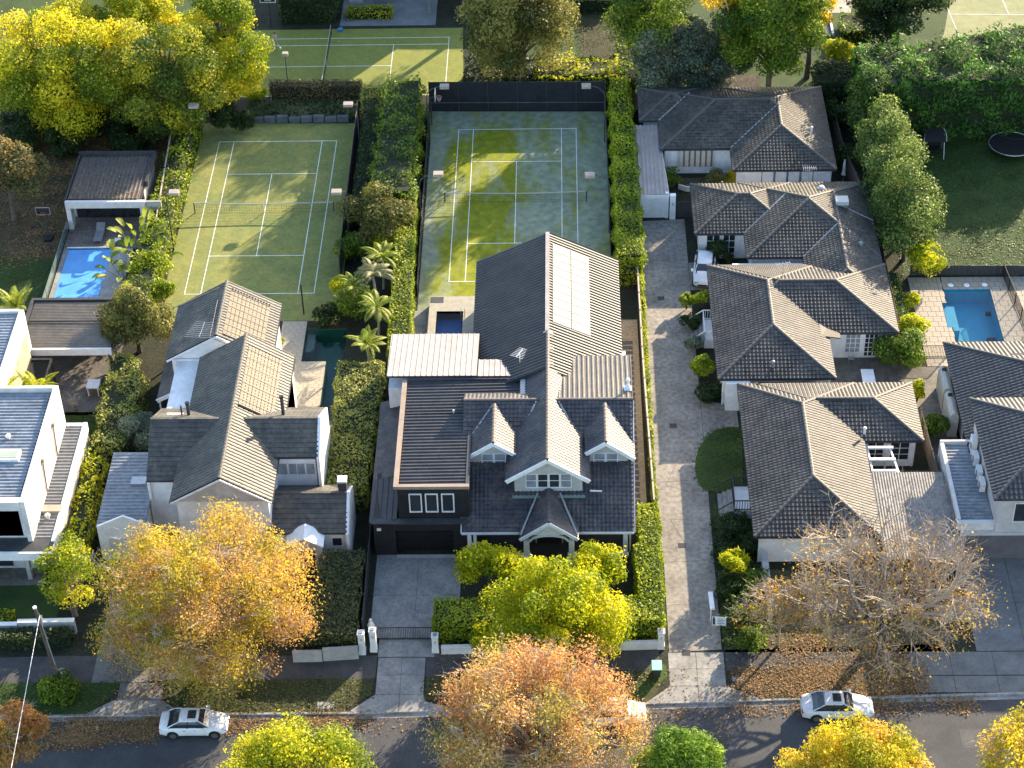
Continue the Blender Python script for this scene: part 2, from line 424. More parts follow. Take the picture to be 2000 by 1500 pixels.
PROF = {
 'tile': dict(du=0.30, prof=[(0, 0.0), (0.25, 0.03), (0.5, 0.034), (0.8, 0.004)], dv=0.34, step=0.045),
 'flat': dict(du=0.32, prof=[(0, 0.0), (0.08, 0.012), (0.92, 0.012)], dv=0.37, step=0.035),
 'wave': dict(du=0.34, prof=[(0, 0.0), (0.3, 0.05), (0.5, 0.055), (0.8, 0.006)], dv=0.42, step=0.03),
 'rib': dict(du=0.36, prof=[(0, 0.0), (0.5, 0.0), (0.6, 0.075), (0.85, 0.075), (0.95, 0.0)], dv=None, step=0),
 'seam': dict(du=0.42, prof=[(0, 0.0), (0.8, 0.0), (0.84, 0.045), (0.96, 0.045)], dv=None, step=0),
 'fine': dict(du=0.20, prof=[(0, 0.0), (0.3, 0.0), (0.5, 0.03), (0.8, 0.03)], dv=None, step=0),
}
class Sheets:
    def __init__(s): s.V = []; s.Q = []; s.P = []; s.n = 0
    def plane(s, poly3, prof, vdir=None, lift=0.03):
        P = [np.array(p, float) for p in poly3]
        n = np.zeros(3)
        for i in range(1, len(P)-1): n += np.cross(P[i]-P[0], P[i+1]-P[0])
        n /= np.linalg.norm(n)
        if n[2] < 0: n = -n; P = P[::-1]
        if vdir is None:
            v = np.array([0, 0, 1.0])-n*n[2]
        else:
            v = np.array(vdir, float); v = v-n*np.dot(v, n)
        v /= np.linalg.norm(v); u = np.cross(v, n)
        o = P[0]
        uv = [(float(np.dot(p-o, u)), float(np.dot(p-o, v))) for p in P]
        a = sum(uv[i][0]*uv[(i+1) % len(uv)][1]-uv[(i+1) % len(uv)][0]*uv[i][1] for i in range(len(uv)))
        if a < 0: uv = uv[::-1]
        pr = PROF[prof]
        u0 = min(p[0] for p in uv); u1 = max(p[0] for p in uv); v0 = min(p[1] for p in uv); v1 = max(p[1] for p in uv)
        us = []; k = 0
        while u0+k*pr['du'] < u1+pr['du']:
            for f, h in pr['prof']: us.append((u0+(k+f)*pr['du'], h))
            k += 1
        us = np.array(us)
        rows = []
        if pr['dv']:
            k = 0
            while v0+k*pr['dv'] < v1:
                rows.append((v0+k*pr['dv'], v0+(k+1)*pr['dv'], pr['step'], 0.0)); k += 1
        else: rows.append((v0-0.01, v1+0.01, 0, 0))
        cells = []
        for (va, vb, ha, hb) in rows:
            A = np.stack([us[:-1, 0], np.full(len(us)-1, va), us[:-1, 1]+ha], 1)
            B = np.stack([us[1:, 0], np.full(len(us)-1, va), us[1:, 1]+ha], 1)
            C = np.stack([us[1:, 0], np.full(len(us)-1, vb), us[1:, 1]+hb], 1)
            D = np.stack([us[:-1, 0], np.full(len(us)-1, vb), us[:-1, 1]+hb], 1)
            cells.append(np.stack([A, B, C, D], 1))
            if ha:      # riser of the course
                A2 = A.copy(); B2 = B.copy(); A2[:, 2] -= ha; B2[:, 2] -= ha
                A2[:, 1] -= 0.004; B2[:, 1] -= 0.004
                cells.append(np.stack([A2, B2, B, A], 1))
        C = np.concatenate(cells)
        inside = np.ones(len(C), bool); anyout = np.zeros(len(C), bool)
        for i in range(len(uv)):
            ax, ay = uv[i]; bx, by = uv[(i+1) % len(uv)]
            sd = (bx-ax)*(C[:, :, 1]-ay)-(by-ay)*(C[:, :, 0]-ax)
            inside &= (sd >= -1e-6).all(1); anyout |= (sd < 0).all(1)
        Q = C[inside]
        W = o+Q[..., 0:1]*u+Q[..., 1:2]*v+(Q[..., 2:3]+lift)*n
        s.V.append(W.reshape(-1, 3)); s.Q.append(np.arange(len(Q)*4).reshape(-1, 4)+s.n); s.n += len(Q)*4
        for cell in C[(~inside) & (~anyout)]:
            pts = clip_poly([tuple(x) for x in cell], uv)
            if len(pts) < 3: continue
            w3 = np.array([o+p[0]*u+p[1]*v+(p[2]+lift)*n for p in pts])
            s.V.append(w3)
            for j in range(1, len(pts)-1):
                s.P.append((s.n, s.n+j, s.n+j+1))
            s.n += len(pts)
        return s
    def build(s, name, mat, parent):
        V = np.concatenate(s.V); o0 = org(parent); V = V-np.array([o0.x, o0.y, o0.z])
        Q = np.concatenate(s.Q); nq = len(Q); T = np.array(s.P, dtype=np.int32).reshape(-1, 3)
        me = bpy.data.meshes.new(name)
        me.vertices.add(len(V)); me.vertices.foreach_set('co', V.astype(np.float32).ravel())
        idx = np.concatenate([Q.ravel(), T.ravel()]).astype(np.int32)
        me.loops.add(len(idx)); me.loops.foreach_set('vertex_index', idx)
        st = np.concatenate([np.arange(nq)*4, nq*4+np.arange(len(T))*3]).astype(np.int32)
        tot = np.concatenate([np.full(nq, 4), np.full(len(T), 3)]).astype(np.int32)
        me.polygons.add(len(st)); me.polygons.foreach_set('loop_start', st); me.polygons.foreach_set('loop_total', tot)
        me.update(calc_edges=True); me.materials.append(mat)
        ob = bpy.data.objects.new(name, me); COL.objects.link(ob); ob.parent = parent
        ob['kind'] = 'stuff'
        return ob

def cap_mesh(name, mat, L=0.42, r=0.15):
    b = MB(); n = 5; V = []
    for x, rr in ((0, r), (L, r*0.86)):
        for k in range(n+1):
            a = math.pi*k/n; V.append((x, -rr*math.cos(a), rr*0.62*math.sin(a)+0.01))
    f = [(k, k+1, n+1+k+1, n+1+k) for k in range(n)]
    f.append(tuple(range(n, -1, -1))); f.append(tuple(range(n+1, 2*n+2)))
    b.add(V, f)
    me = bpy.data.meshes.new(name); me.from_pydata(b.v, [], b.f); me.materials.append(mat); me.update()
    return me
CAPS = {}
def caps(parent, p, q, mat, hfun=None, name='ridge_cap', step=0.40, lift=0.04):
    if mat.name not in CAPS: CAPS[mat.name] = cap_mesh('ridge_cap', mat)
    me = CAPS[mat.name]
    p = Vector(p); q = Vector(q); d = q-p; n = max(1, int(d.length/step)); e = d.normalized()
    o0 = org(parent)
    rt = e.to_track_quat('X', 'Z')
    for i in range(n):
        a = p+e*(i*d.length/n)
        mid = a+e*step*0.5
        if hfun and hfun(mid.x, mid.y) > mid.z+0.06: continue
        ob = bpy.data.objects.new(name, me); COL.objects.link(ob); ob.parent = parent
        ob.location = a-o0+Vector((0, 0, lift)); ob.rotation_euler = rt.to_euler()

def window(parent, cxx, cyy, cz, wd, ht, axis='y-', nx=2, nz=2, frame=white, pane=glass, t=0.07, name='window', depth=0.06):
    """axis: outward normal"""
    ax = {'y-': (Vector((1, 0, 0)), Vector((0, -1, 0))), 'y+': (Vector((-1, 0, 0)), Vector((0, 1, 0))),
          'x+': (Vector((0, 1, 0)), Vector((1, 0, 0))), 'x-': (Vector((0, -1, 0)), Vector((-1, 0, 0)))}[axis]
    u, n = ax; o = Vector((cxx, cyy, cz))+n*depth/2; b = MB()
    def bb(u0, u1, z0, z1, d0=0.0, d1=depth):
        P = [o+u*u0+n*(d0-depth/2)+Vector((0, 0, z0)), o+u*u1+n*(d0-depth/2)+Vector((0, 0, z0)),
             o+u*u1+n*(d0-depth/2)+Vector((0, 0, z1)), o+u*u0+n*(d0-depth/2)+Vector((0, 0, z1))]
        Q = [p+n*(d1-d0) for p in P]
        b.add(P+Q, [(3, 2, 1, 0), (4, 5, 6, 7), (0, 1, 5, 4), (1, 2, 6, 5), (2, 3, 7, 6), (3, 0, 4, 7)])
    hw, hh = wd/2, ht/2
    bb(-hw, hw, -hh, -hh+t, 0, depth+0.03); bb(-hw, hw, hh-t, hh); bb(-hw, -hw+t, -hh+t, hh-t); bb(hw-t, hw, -hh+t, hh-t)
    for i in range(1, nx):
        x = -hw+wd*i/nx; bb(x-t*0.4, x+t*0.4, -hh+t, hh-t, 0, depth*0.8)
    for j in range(1, nz):
        z = -hh+ht*j/nz; bb(-hw+t, hw-t, z-t*0.3, z+t*0.3, 0, depth*0.7)
    f = b.build(name, frame, parent)
    b = MB(); bb(-hw+t*0.5, hw-t*0.5, -hh+t*0.5, hh-t*0.5, 0.003, depth*0.35); b.build('pane', pane, f)
    return f

# ------------------------------------------------------------------ foliage
def unit(n):
    v = rng.normal(size=(n, 3)); return v/np.linalg.norm(v, axis=1, keepdims=True)

def leaf_quads(P, Nn, size, tone, aspect=0.6, jit=0.8, droop=0.0):
    """P centres, Nn preferred normals -> V,F,tone arrays; each leaf a kite quad"""
    n = len(P)
    nn = Nn+unit(n)*jit; nn /= np.linalg.norm(nn, axis=1, keepdims=True)
    t = unit(n); t[:, 2] -= droop
    t -= nn*np.sum(t*nn, 1, keepdims=True); t /= np.maximum(np.linalg.norm(t, axis=1, keepdims=True), 1e-6)
    b = np.cross(nn, t)
    sz = (size*(0.45+1.15*rng.random(n)**1.6))[:, None]
    V = np.stack([P-t*sz*0.5, P+b*sz*aspect*0.5+nn*sz*0.06, P+t*sz*0.5, P-b*sz*aspect*0.5+nn*sz*0.06], 1).reshape(-1, 3)
    F = np.arange(4*n).reshape(-1, 4)
    return V, F, np.repeat(tone, 4)

def crown_points(clumps, n, up=0.25, shell=(0.72, 1.06)):
    C = np.array([c[:3] for c in clumps]); Rr = np.array([c[3] for c in clumps])
    w = Rr**2; w /= w.sum()
    k = rng.choice(len(C), n, p=w)
    d = unit(n); d[:, 2] += up; d /= np.linalg.norm(d, axis=1, keepdims=True)
    rr = Rr[k]*(shell[0]+(shell[1]-shell[0])*rng.random(n)**0.7)
    A = C[k]+d*Rr[k][:, None]
    nz = np.sin(A[:, 0]*2.3+A[:, 1]*1.1+k)+np.sin(A[:, 1]*2.7-A[:, 2]*1.6)+np.sin(A[:, 2]*3.1+A[:, 0]*1.4+k*2)
    rr = rr*(1+0.10*nz)+Rr[k]*rng.exponential(0.07, n)
    P = C[k]+d*rr[:, None]*np.array([1, 1, 0.82])
    return P, d, k

def tree(name, label, u, v, zc, rad, mat, leaves=20000, size=0.22, nclump=22, trunk=0.25, cat='tree', group=None,
         tone_c=0.35, barkm=None, cl=(0.26, 0.42), loc=None, droop=0.0, shell=(0.6, 1.08), twigs=0, holes=0.0, aspect=0.6, low=-0.35, seed=None):
    r_ = np.random.default_rng(seed if seed is not None else abs(hash((u, v))) % 99999 if False else int(u*7+v*13) % 99991)
    x, y = loc if loc else G(u, v, zc)
    rx, ry, rz = rad
    root = thing(name, label, cat, (x, y, 0), 0, group)
    clumps = []; tries = 0
    while len(clumps) < nclump and tries < nclump*30:
        tries += 1
        d = r_.normal(size=3); d /= np.linalg.norm(d)
        if d[2] < low: continue
        f = 0.45+0.42*r_.random()**0.6
        cr_ = (cl[0]+(cl[1]-cl[0])*r_.random())*min(rx, ry, rz*1.3)
        p = (x+d[0]*rx*f, y+d[1]*ry*f, zc+d[2]*rz*f, cr_)
        if all(math.dist(p[:3], q[:3]) > 0.55*max(p[3], q[3]) for q in clumps): clumps.append(p)
    clumps.append((x, y, zc, 0.4*min(rx, ry)))
    P, d, k = crown_points(clumps, leaves, shell=shell)
    ct = r_.random(len(clumps))
    hgt = (P[:, 2]-(zc-rz))/(2*rz)
    tone = np.clip(0.5+(ct[k]-0.5)*tone_c*2+r_.normal(size=leaves)*0.17, 0, 1)
    if holes:
        s1 = np.sin(P[:, 0]*1.7+P[:, 2]*1.3)+np.sin(P[:, 1]*1.9-P[:, 2]*1.1+P[:, 0]*0.7)
        keep = s1 < 2-holes*4*r_.random(leaves)
        P, d, tone = P[keep], d[keep], tone[keep]
    V, F, T = leaf_quads(P, d, size, tone, droop=droop, aspect=aspect)
    cro = npmesh('crown', V, F, mat, root, tone=T)
    b = MB(); bm_ = barkm or bark
    zt = max(zc-rz*0.75, 0.8)
    b.tube([(x, y, -0.05), (x+0.05*zt*(r_.random()-.5), y, zt*0.5), (x, y, zt), (x, y, zc+rz*0.2)], [trunk*1.25, trunk, trunk*0.85, trunk*0.3], 8)
    for (a, bb_, cc, r) in clumps[:-1]:
        z0 = zt+(cc-zt)*0.25*r_.random()
        mid = (x+(a-x)*0.45, y+(bb_-y)*0.45, z0+(cc-z0)*0.62)
        b.tube([(x, y, z0), mid, (a, bb_, cc+r*0.3)], [trunk*0.42, trunk*0.25, trunk*0.08], 5, cap=False)
    b.build('trunk', bm_, root)
    if twigs:
        tw = MB()
        for i in range(twigs):
            c_ = clumps[int(r_.integers(len(clumps)))]
            dd = Vector(r_.normal(size=3)); dd.z = abs(dd.z)*0.8+0.1; dd.normalize()
            p = Vector(c_[:3])+dd*c_[3]*0.5; q = Vector(c_[:3])+dd*c_[3]*(1.25+0.25*r_.random())
            mid = (p+q)/2+Vector(r_.normal(size=3))*0.1
            tw.tube([p, mid, q], [0.035, 0.025, 0.008], 3, cap=False)
            for j in range(3):
                s_ = p+(q-p)*(0.4+0.5*r_.random()); e_ = s_+(dd+Vector(r_.normal(size=3))*0.7).normalized()*0.6
                tw.tube([s_, e_], [0.018, 0.006], 3, cap=False)
        tw.build('branches', barkm or twigm, root)
    return root

def hedge(name, label, poly, h, mat, dens=70, size=0.17, bulge=0.12, cat='hedge', group=None, core=True, topn=0.12, tone0=0.5, base=0.0, aspect=0.6, jit=0.75, lumps=0.0):
    """poly: plan outline (convex or not), leaves on the top and all sides"""
    n = len(poly); a = sum(poly[i][0]*poly[(i+1) % n][1]-poly[(i+1) % n][0]*poly[i][1] for i in range(n))
    if a < 0: poly = poly[::-1]
    A = np.array(poly, float); cxy = A.mean(0)
    root = thing(name, label, cat, (cxy[0], cxy[1], base), 0, group)
    r_ = np.random.default_rng(int(abs(cxy[0])*37+abs(cxy[1])*101) % 9999)
    Ps = []; Ns = []
    for i in range(n):
        p = A[i]; q = A[(i+1) % n]; L_ = np.linalg.norm(q-p); k = int(L_*h*dens)
        t = r_.random(k)[:, None]; z = base+h*r_.random(k)**0.9
        nrm = np.array([(q-p)[1], -(q-p)[0]])/L_
        pt = p+(q-p)*t
        bl = bulge*(np.sin(pt[:, 0]*2.1+z*1.7)+np.sin(pt[:, 1]*1.9+z*2.3)+r_.normal(size=k)*0.7)*0.5
        Ps.append(np.column_stack([pt+nrm*bl[:, None], z])); Ns.append(np.column_stack([np.tile(nrm, (k, 1)), np.zeros(k)+0.2]))
    # top
    x0, y0 = A.min(0); x1, y1 = A.max(0); area = (x1-x0)*(y1-y0); k = int(area*dens*1.25)
    X = x0+(x1-x0)*r_.random(k); Y = y0+(y1-y0)*r_.random(k)
    ins = np.zeros(k, bool)
    for i in range(n):
        ax, ay = A[i]; bx, by = A[(i+1) % n]
        cond = ((ay > Y) != (by > Y)) & (X < (bx-ax)*(Y-ay)/((by-ay) if by != ay else 1e-9)+ax)
        ins ^= cond
    X = X[ins]; Y = Y[ins]; k = len(X)
    Z = base+h+topn*(np.sin(X*1.3+Y*0.4)+np.sin(Y*1.5-X*0.6)+0.8*r_.normal(size=k))*0.5
    if lumps:
        Z += lumps*(np.sin(X*2.6+1)*np.sin(Y*2.3+2))
    Ps.append(np.column_stack([X, Y, Z])); Ns.append(np.tile([0, 0, 1.0], (k, 1)))
    P = np.concatenate(Ps); Nn = np.concatenate(Ns)
    tone = np.clip(tone0+0.26*np.sin(P[:, 0]*1.1+P[:, 1]*0.8)*np.sin(P[:, 1]*0.9+P[:, 2])+r_.normal(size=len(P))*0.17, 0, 1)
    V, F, T = leaf_quads(P, Nn, size, tone, jit=jit, aspect=aspect)
    npmesh('foliage', V, F, mat, root, tone=T)
    if core:
        b = MB(); c0 = cxy
        inn = []
        for i in range(n):
            p0 = A[i-1]; p1 = A[i]; p2 = A[(i+1) % n]
            d1 = (p1-p0)/np.linalg.norm(p1-p0); d2 = (p2-p1)/np.linalg.norm(p2-p1)
            n1 = np.array([-d1[1], d1[0]]); n2 = np.array([-d2[1], d2[0]])
            mm = n1+n2; mm /= max(np.linalg.norm(mm), 1e-6); kk = 0.16/max(np.dot(mm, n1), 0.4)
            inn.append(tuple(p1+mm*kk))
        b.prism(inn, base, base+h-0.14)
        b.build('stems', M('hedge_core', (0.02, 0.03, 0.012), (0.012, 0.018, 0.008), 2.0, rough=0.95), root)
    return root

def shrub(name, label, u, v, zc, r, mat, n=1500, size=0.16, cat='shrub', group=None, rz=None, loc=None, tone0=0.5, aspect=0.6, droop=0.0, k=13):
    if name == 'topiary': k = 5
    x, y = loc if loc else G(u, v, zc)
    root = thing(name, label, cat, (x, y, 0), 0, group)
    r_ = np.random.default_rng(int(u*3+v*5+r*10) % 9973); rz = rz or r*0.9
    cl = []
    for i in range(k):
        d = r_.normal(size=3); d /= np.linalg.norm(d); d[2] = d[2]*0.7
        q = 0.62 if k > 5 else 0.35; cl.append((x+d[0]*r*q, y+d[1]*r*q, zc+d[2]*rz*q, r*((0.28 if k > 5 else 0.6)+0.22*r_.random())))
    P, d, kk = crown_points(cl, n); ct = r_.random(len(cl))
    keep = P[:, 2] > 0.03
    tone = np.clip(tone0+(ct[kk]-0.5)*0.4+r_.normal(size=n)*0.17, 0, 1)
    V, F, T = leaf_quads(P[keep], d[keep], size, tone[keep], aspect=aspect, droop=droop)
    npmesh('foliage', V, F, mat, root, tone=T)
    b = MB()
    for c_ in cl[:4]: b.tube([(x, y, 0), (c_[0], c_[1], c_[2])], [0.05, 0.02], 4, cap=False)
    b.build('stem', bark, root)
    return root

G_dark = [(0.012, 0.032, 0.012), (0.03, 0.06, 0.02), (0.06, 0.10, 0.03)]
LF = {
 'yellowgreen': leafmat('leaf_yellow_green', [(0.09, 0.15, 0.012), (0.25, 0.32, 0.015), (0.52, 0.50, 0.02), (0.72, 0.60, 0.025)], 0.5),
 'gold': leafmat('leaf_gold', [(0.24, 0.26, 0.015), (0.52, 0.45, 0.02), (0.74, 0.56, 0.03), (0.66, 0.40, 0.06)], 0.5),
 'orange': leafmat('leaf_orange_pink', [(0.34, 0.32, 0.06), (0.58, 0.42, 0.11), (0.62, 0.38, 0.16), (0.50, 0.22, 0.09)], 0.5),
 'lime': leafmat('leaf_lime', [(0.12, 0.19, 0.006), (0.36, 0.40, 0.008), (0.72, 0.64, 0.012)], 0.5),
 'midgreen': leafmat('leaf_mid_green', [(0.03, 0.07, 0.008), (0.10, 0.17, 0.016), (0.28, 0.36, 0.03)], 0.45),
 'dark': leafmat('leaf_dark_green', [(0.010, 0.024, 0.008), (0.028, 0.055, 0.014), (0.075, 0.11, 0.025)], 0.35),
 'olive': leafmat('leaf_olive', [(0.05, 0.062, 0.018), (0.15, 0.155, 0.035), (0.32, 0.29, 0.07)], 0.4),
 'grey': leafmat('leaf_grey_green', [(0.07, 0.10, 0.07), (0.15, 0.19, 0.12), (0.34, 0.38, 0.25)], 0.35),
 'cypress': leafmat('leaf_cypress', [(0.02, 0.06, 0.012), (0.06, 0.15, 0.022), (0.16, 0.30, 0.045)], 0.4),
 'hedge': leafmat('leaf_hedge', [(0.06, 0.11, 0.006), (0.24, 0.32, 0.015), (0.60, 0.62, 0.04)], 0.45),
 'hedge_pale': leafmat('leaf_hedge_pale', [(0.09, 0.13, 0.02), (0.26, 0.29, 0.055), (0.54, 0.52, 0.14)], 0.4),
 'palm': leafmat('leaf_palm', [(0.08, 0.14, 0.015), (0.24, 0.30, 0.025), (0.44, 0.42, 0.10)], 0.4),
 'brown': leafmat('leaf_litter', [(0.08, 0.05, 0.025), (0.20, 0.12, 0.05), (0.36, 0.22, 0.10)], 0.1, 0.8),
 'sparse': leafmat('leaf_brown_gold', [(0.26, 0.13, 0.03), (0.46, 0.28, 0.04), (0.58, 0.46, 0.04)], 0.4),
 'reed': leafmat('leaf_reed', [(0.05, 0.08, 0.03), (0.11, 0.15, 0.06), (0.28, 0.28, 0.14)], 0.3),
}

# ================================================================== GROUND
KERB = [(-260, -66.0), (-45, -60.9), (-28, -60.45), (-9, -60.3), (11, -59.5), (33, -58.8), (60, -57.8), (260, -52.0)]
def kerb_y(x):
    for (a, b), (c_, d) in zip(KERB, KERB[1:]):
        if a <= x <= c_: return b+(d-b)*(x-a)/(c_-a)
    return -60
def struct(name, mb, mat, z=None, **kw):
    return mb.build(name, mat, None, kind='structure', **kw)
def patch(name, poly, z, mat, parent=None, **kw):
    b = MB(); n = len(poly)
    a = sum(poly[i][0]*poly[(i+1) % n][1]-poly[(i+1) % n][0]*poly[i][1] for i in range(n))
    if a < 0: poly = poly[::-1]
    b.add([(p[0], p[1], z) for p in poly], [tuple(range(n))])
    if parent is None: kw.setdefault('kind', 'structure')
    return b.build(name, mat, parent, **kw)
def patch_px(name, pts, z, mat, **kw):
    return patch(name, [G(u, v, z) for u, v in pts], z, mat, **kw)
def rect(x0, x1, y0, y1): return [(x0, y0), (x1, y0), (x1, y1), (x0, y1)]

LP = [(-17.0, -16.0, -22.75, -18.45)]
holes = [(-16.95, -13.6, -22.75, -18.45), (-14.95, -13.6, -30.5, -22.75),       # dark green pool (L shape)
         (36.0, 39.8, -20.75, -13.75), (35.6, 36.0, -18.9, -15.6)]               # blue pool
def sheet_with_holes(b, X0, X1, Y0, Y1, z, hs):
    xs = sorted({X0, X1, *[h[0] for h in hs if X0 < h[0] < X1], *[h[1] for h in hs if X0 < h[1] < X1]})
    ys = sorted({Y0, Y1, *[h[2] for h in hs if Y0 < h[2] < Y1], *[h[3] for h in hs if Y0 < h[3] < Y1]})
    for x0, x1 in zip(xs, xs[1:]):
        for y0, y1 in zip(ys, ys[1:]):
            mx, my = (x0+x1)/2, (y0+y1)/2
            if any(h[0] < mx < h[1] and h[2] < my < h[3] for h in hs): continue
            b.add([(x0, y0, z), (x1, y0, z), (x1, y1, z), (x0, y1, z)], [(0, 1, 2, 3)])
    return b
b = MB(); sheet_with_holes(b, -260, 260, -52, 300, 0, holes)
for (a, c_) in zip(KERB, KERB[1:]):
    b.add([(a[0], -52, 0), (a[0], a[1], 0), (c_[0], c_[1], 0), (c_[0], -52, 0)], [(0, 1, 2, 3)])
struct('ground', b, soil)
b = MB()
for (a, c_) in zip(KERB, KERB[1:]):
    b.add([(a[0], a[1]-0.1, -0.13), (a[0], -300, -0.13), (c_[0], -300, -0.13), (c_[0], c_[1]-0.1, -0.13)], [(0, 1, 2, 3)])
struct('road', b, asphalt)
b = MB()
for (a, c_) in zip(KERB, KERB[1:]):
    n = max(1, int((c_[0]-a[0])/2.4)) if abs(a[0]) < 100 or abs(c_[0]) < 100 else 1
    for i in range(n):
        t0, t1 = i/n, (i+1)/n
        p = (a[0]+(c_[0]-a[0])*t0, a[1]+(c_[1]-a[1])*t0); q = (a[0]+(c_[0]-a[0])*t1-0.012, a[1]+(c_[1]-a[1])*t1)
        b.add([(p[0], p[1]-0.15, -0.14), (q[0], q[1]-0.15, -0.14), (q[0], q[1]+0.02, -0.14), (p[0], p[1]+0.02, -0.14),
               (p[0], p[1]-0.13, 0.012), (q[0], q[1]-0.13, 0.012), (q[0], q[1]+0.02, 0.012), (p[0], p[1]+0.02, 0.012)],
              [(4, 5, 6, 7), (0, 1, 5, 4), (1, 2, 6, 5), (2, 3, 7, 6), (3, 0, 4, 7)])
        b.add([(p[0], p[1]-0.5, -0.124), (q[0], q[1]-0.5, -0.124), (q[0], q[1]-0.15, -0.118), (p[0], p[1]-0.15, -0.118)], [(0, 1, 2, 3)])
struct('kerb', b, kerb_m)

# footpath (dark asphalt) and grass verge
def off(x, d): return (x, kerb_y(x)+d)
patch('footpath', [off(-60, 3.0), off(-30, 3.0), off(-8.7, 3.0), off(-8.7, 5.1), off(-30, 5.4), off(-60, 5.4)], 0.004, asphalt_p)
patch('footpath', [off(-5.3, 3.0), off(10.6, 2.9), off(10.6, 4.9), off(-5.3, 5.1)], 0.004, asphalt_p)
patch('footpath', [off(15.1, 2.7), off(30, 2.7), off(30, 4.6), off(15.1, 4.6)], 0.004, asphalt_p)
patch('verge', [off(-60, 0.02), off(-27.6, 0.02), off(-26.2, 2.0), off(-25.8, 3.0), off(-60, 3.0)], 0.006, lawn)
patch('verge', [off(-21.8, 0.02), off(-10.8, 0.02), off(-8.9, 1.6), off(-8.75, 3.0), off(-23.2, 3.0)], 0.006, verge_m)
patch('verge', [off(-5.2, 1.0), off(-2.4, 0.7), off(8, 0.02), off(10.0, 0.02), off(10.9, 2.4), off(10.6, 2.9), off(-5.2, 3.0)], 0.006, verge_m)
patch('sun_painted_verge', [(10.75, -56.0), (9.9, -56.4), (8.3, -59.3), (9.0, -59.45), (11.1, -57.2), (11.0, -56.2)], 0.010, lawn_b)  # sunlit strip of the verge, its sunlight painted as brighter grass
for i_ in range(8):
    yy_ = -5-6.1*i_; xx_ = 11.4+2.6*((i_*37 % 10)/10); b = MB(); b.bar((xx_, yy_, .026), (xx_+.9-1.8*(i_ % 2), yy_-2.4, .026), .018, .006); b.bar((xx_+.9-1.8*(i_ % 2), yy_-2.4, .026), (min(14.8, xx_+1.6), yy_-3.6, .026), .014, .006)
    struct('crack', b, asphalt)
patch('verge', [off(17.3, 0.02), off(27.5, 0.02), off(27.5, 2.7), off(15.2, 2.7), off(15.6, 1.4)], 0.006, mulch)

# driveways as separate concrete slabs
def slab_grid(name, X, Y, mat, z=0.0, t=0.03, gap=0.025, parent=None, jit=0.0):
    root = None
    for x0, x1 in zip(X, X[1:]):
        for y0, y1 in zip(Y, Y[1:]):
            b = MB(); dz = random.uniform(-jit, jit)
            b.box(x0+gap/2, x1-gap/2, y0+gap/2, y1-gap/2, z-0.02, z+t+dz)
            b.build(name, mat, parent, **({} if parent else dict(kind='structure')))
def struct_root(name, loc=(0, 0, 0)):
    o = bpy.data.objects.new(name, None); COL.objects.link(o); o.location = loc; o['kind'] = 'structure'
    return o
dw = struct_root('front_driveway', (-6.5, -50, 0))
slab_grid('slab', [-9.35, -6.3, -3.2], [-53.55, -49.4, -45.25], concrete, parent=dw, t=0.03, gap=0.02)
slab_grid('slab', [-8.65, -4.75], [-55.35, -53.6], concrete, parent=dw, t=0.04)
slab_grid('slab', [-8.6, -6.95, -5.35], [-58.75, -57.0, -55.4], concrete, parent=dw, t=0.025)
for pl in ([(-8.6, -58.77), (-6.96, -58.77), (-6.96, -60.33), (-10.3, -60.33)], [(-6.93, -58.77), (-5.35, -58.77), (-5.2, -59.4), (-3.0, -60.2), (-6.93, -60.33)]):
    b = MB(); b.prism(pl, -0.02, 0.02); b.build('slab', concrete, dw)
dl = struct_root('left_driveway', (-24, -50, 0))
slab_grid('slab', [-28.0, -26.1, -24.2], [-57.6, -54.0, -50.0, -46.0], concrete_d, parent=dl, t=0.02)
slab_grid('slab', [-26.0, -24.5, -23.0], [-59.2, -57.65], concrete_d, parent=dl, t=0.02)
b = MB(); b.prism([(-26.2, -59.22), (-24.52, -59.22), (-24.52, -60.42), (-27.9, -60.42)], -0.02, 0.02); b.build('slab', concrete, dl)
b = MB(); b.prism([(-24.48, -59.22), (-22.9, -59.22), (-21.4, -60.42), (-24.48, -60.42)], -0.02, 0.02); b.build('slab', concrete, dl)
# shared right of way
dr = struct_root('shared_driveway', (13, -30, 0))
ys = [-55.0, -50.5, -46.2, -41.8, -37.6, -33.2, -28.5, -24.0, -19.5, -15.0, -10.5, -6.6, -3.3]
lean = lambda y: (11.2-0.35*(y+3)/52*-1 if False else 11.15+(-0.35)*((-y-3)/52)*-1)
for y0, y1 in zip(ys, ys[1:]):
    def xl(y): return 11.05 if y > -42 else 11.3
    def xr(y): return 14.9
    b = MB(); b.prism([(xl(y0), y0+0.012), (xr(y0), y0+0.012+0.25), (xr(y1), y1-0.012+0.25), (xl(y1), y1-0.012)], -0.02, 0.022); b.build('slab', concrete_o, dr)
b = MB(); b.prism([(14.93, -37.5), (15.0, -37.2), (15.2, -34.6), (16.1, -32.9), (17.7, -32.6), (17.7, -28.6), (16.0, -28.3), (14.93, -27.4)], -0.02, 0.02); b.build('slab', concrete_o, dr)
b = MB(); b.prism([(14.93, -13.5), (17.5, -13.5), (17.5, -9.6), (14.93, -9.6)], -0.02, 0.02); b.build('slab', concrete_o, dr)
slab_grid('slab', [11.2, 13.1, 15.0], [-58.1, -56.55, -55.02], concrete, parent=dr, t=0.02, gap=0.03)
for pl in ([(11.2, -58.12), (13.08, -58.12), (13.08, -59.4), (9.6, -59.55)], [(13.12, -58.12), (15.0, -58.12), (17.2, -59.25), (13.12, -59.4)]):
    b = MB(); b.prism(pl, -0.02, 0.016); b.build('slab', concrete, dr)
for (u, v) in ((1291, 583), (1315, 832), (1332, 1066), (1340, 1275)):
    x, y = G(u, v); b = MB(); b.box(x-0.28, x+0.28, y-0.26, y+0.26, 0, 0.032)
    b.build('drain_cover', black_p, dr)
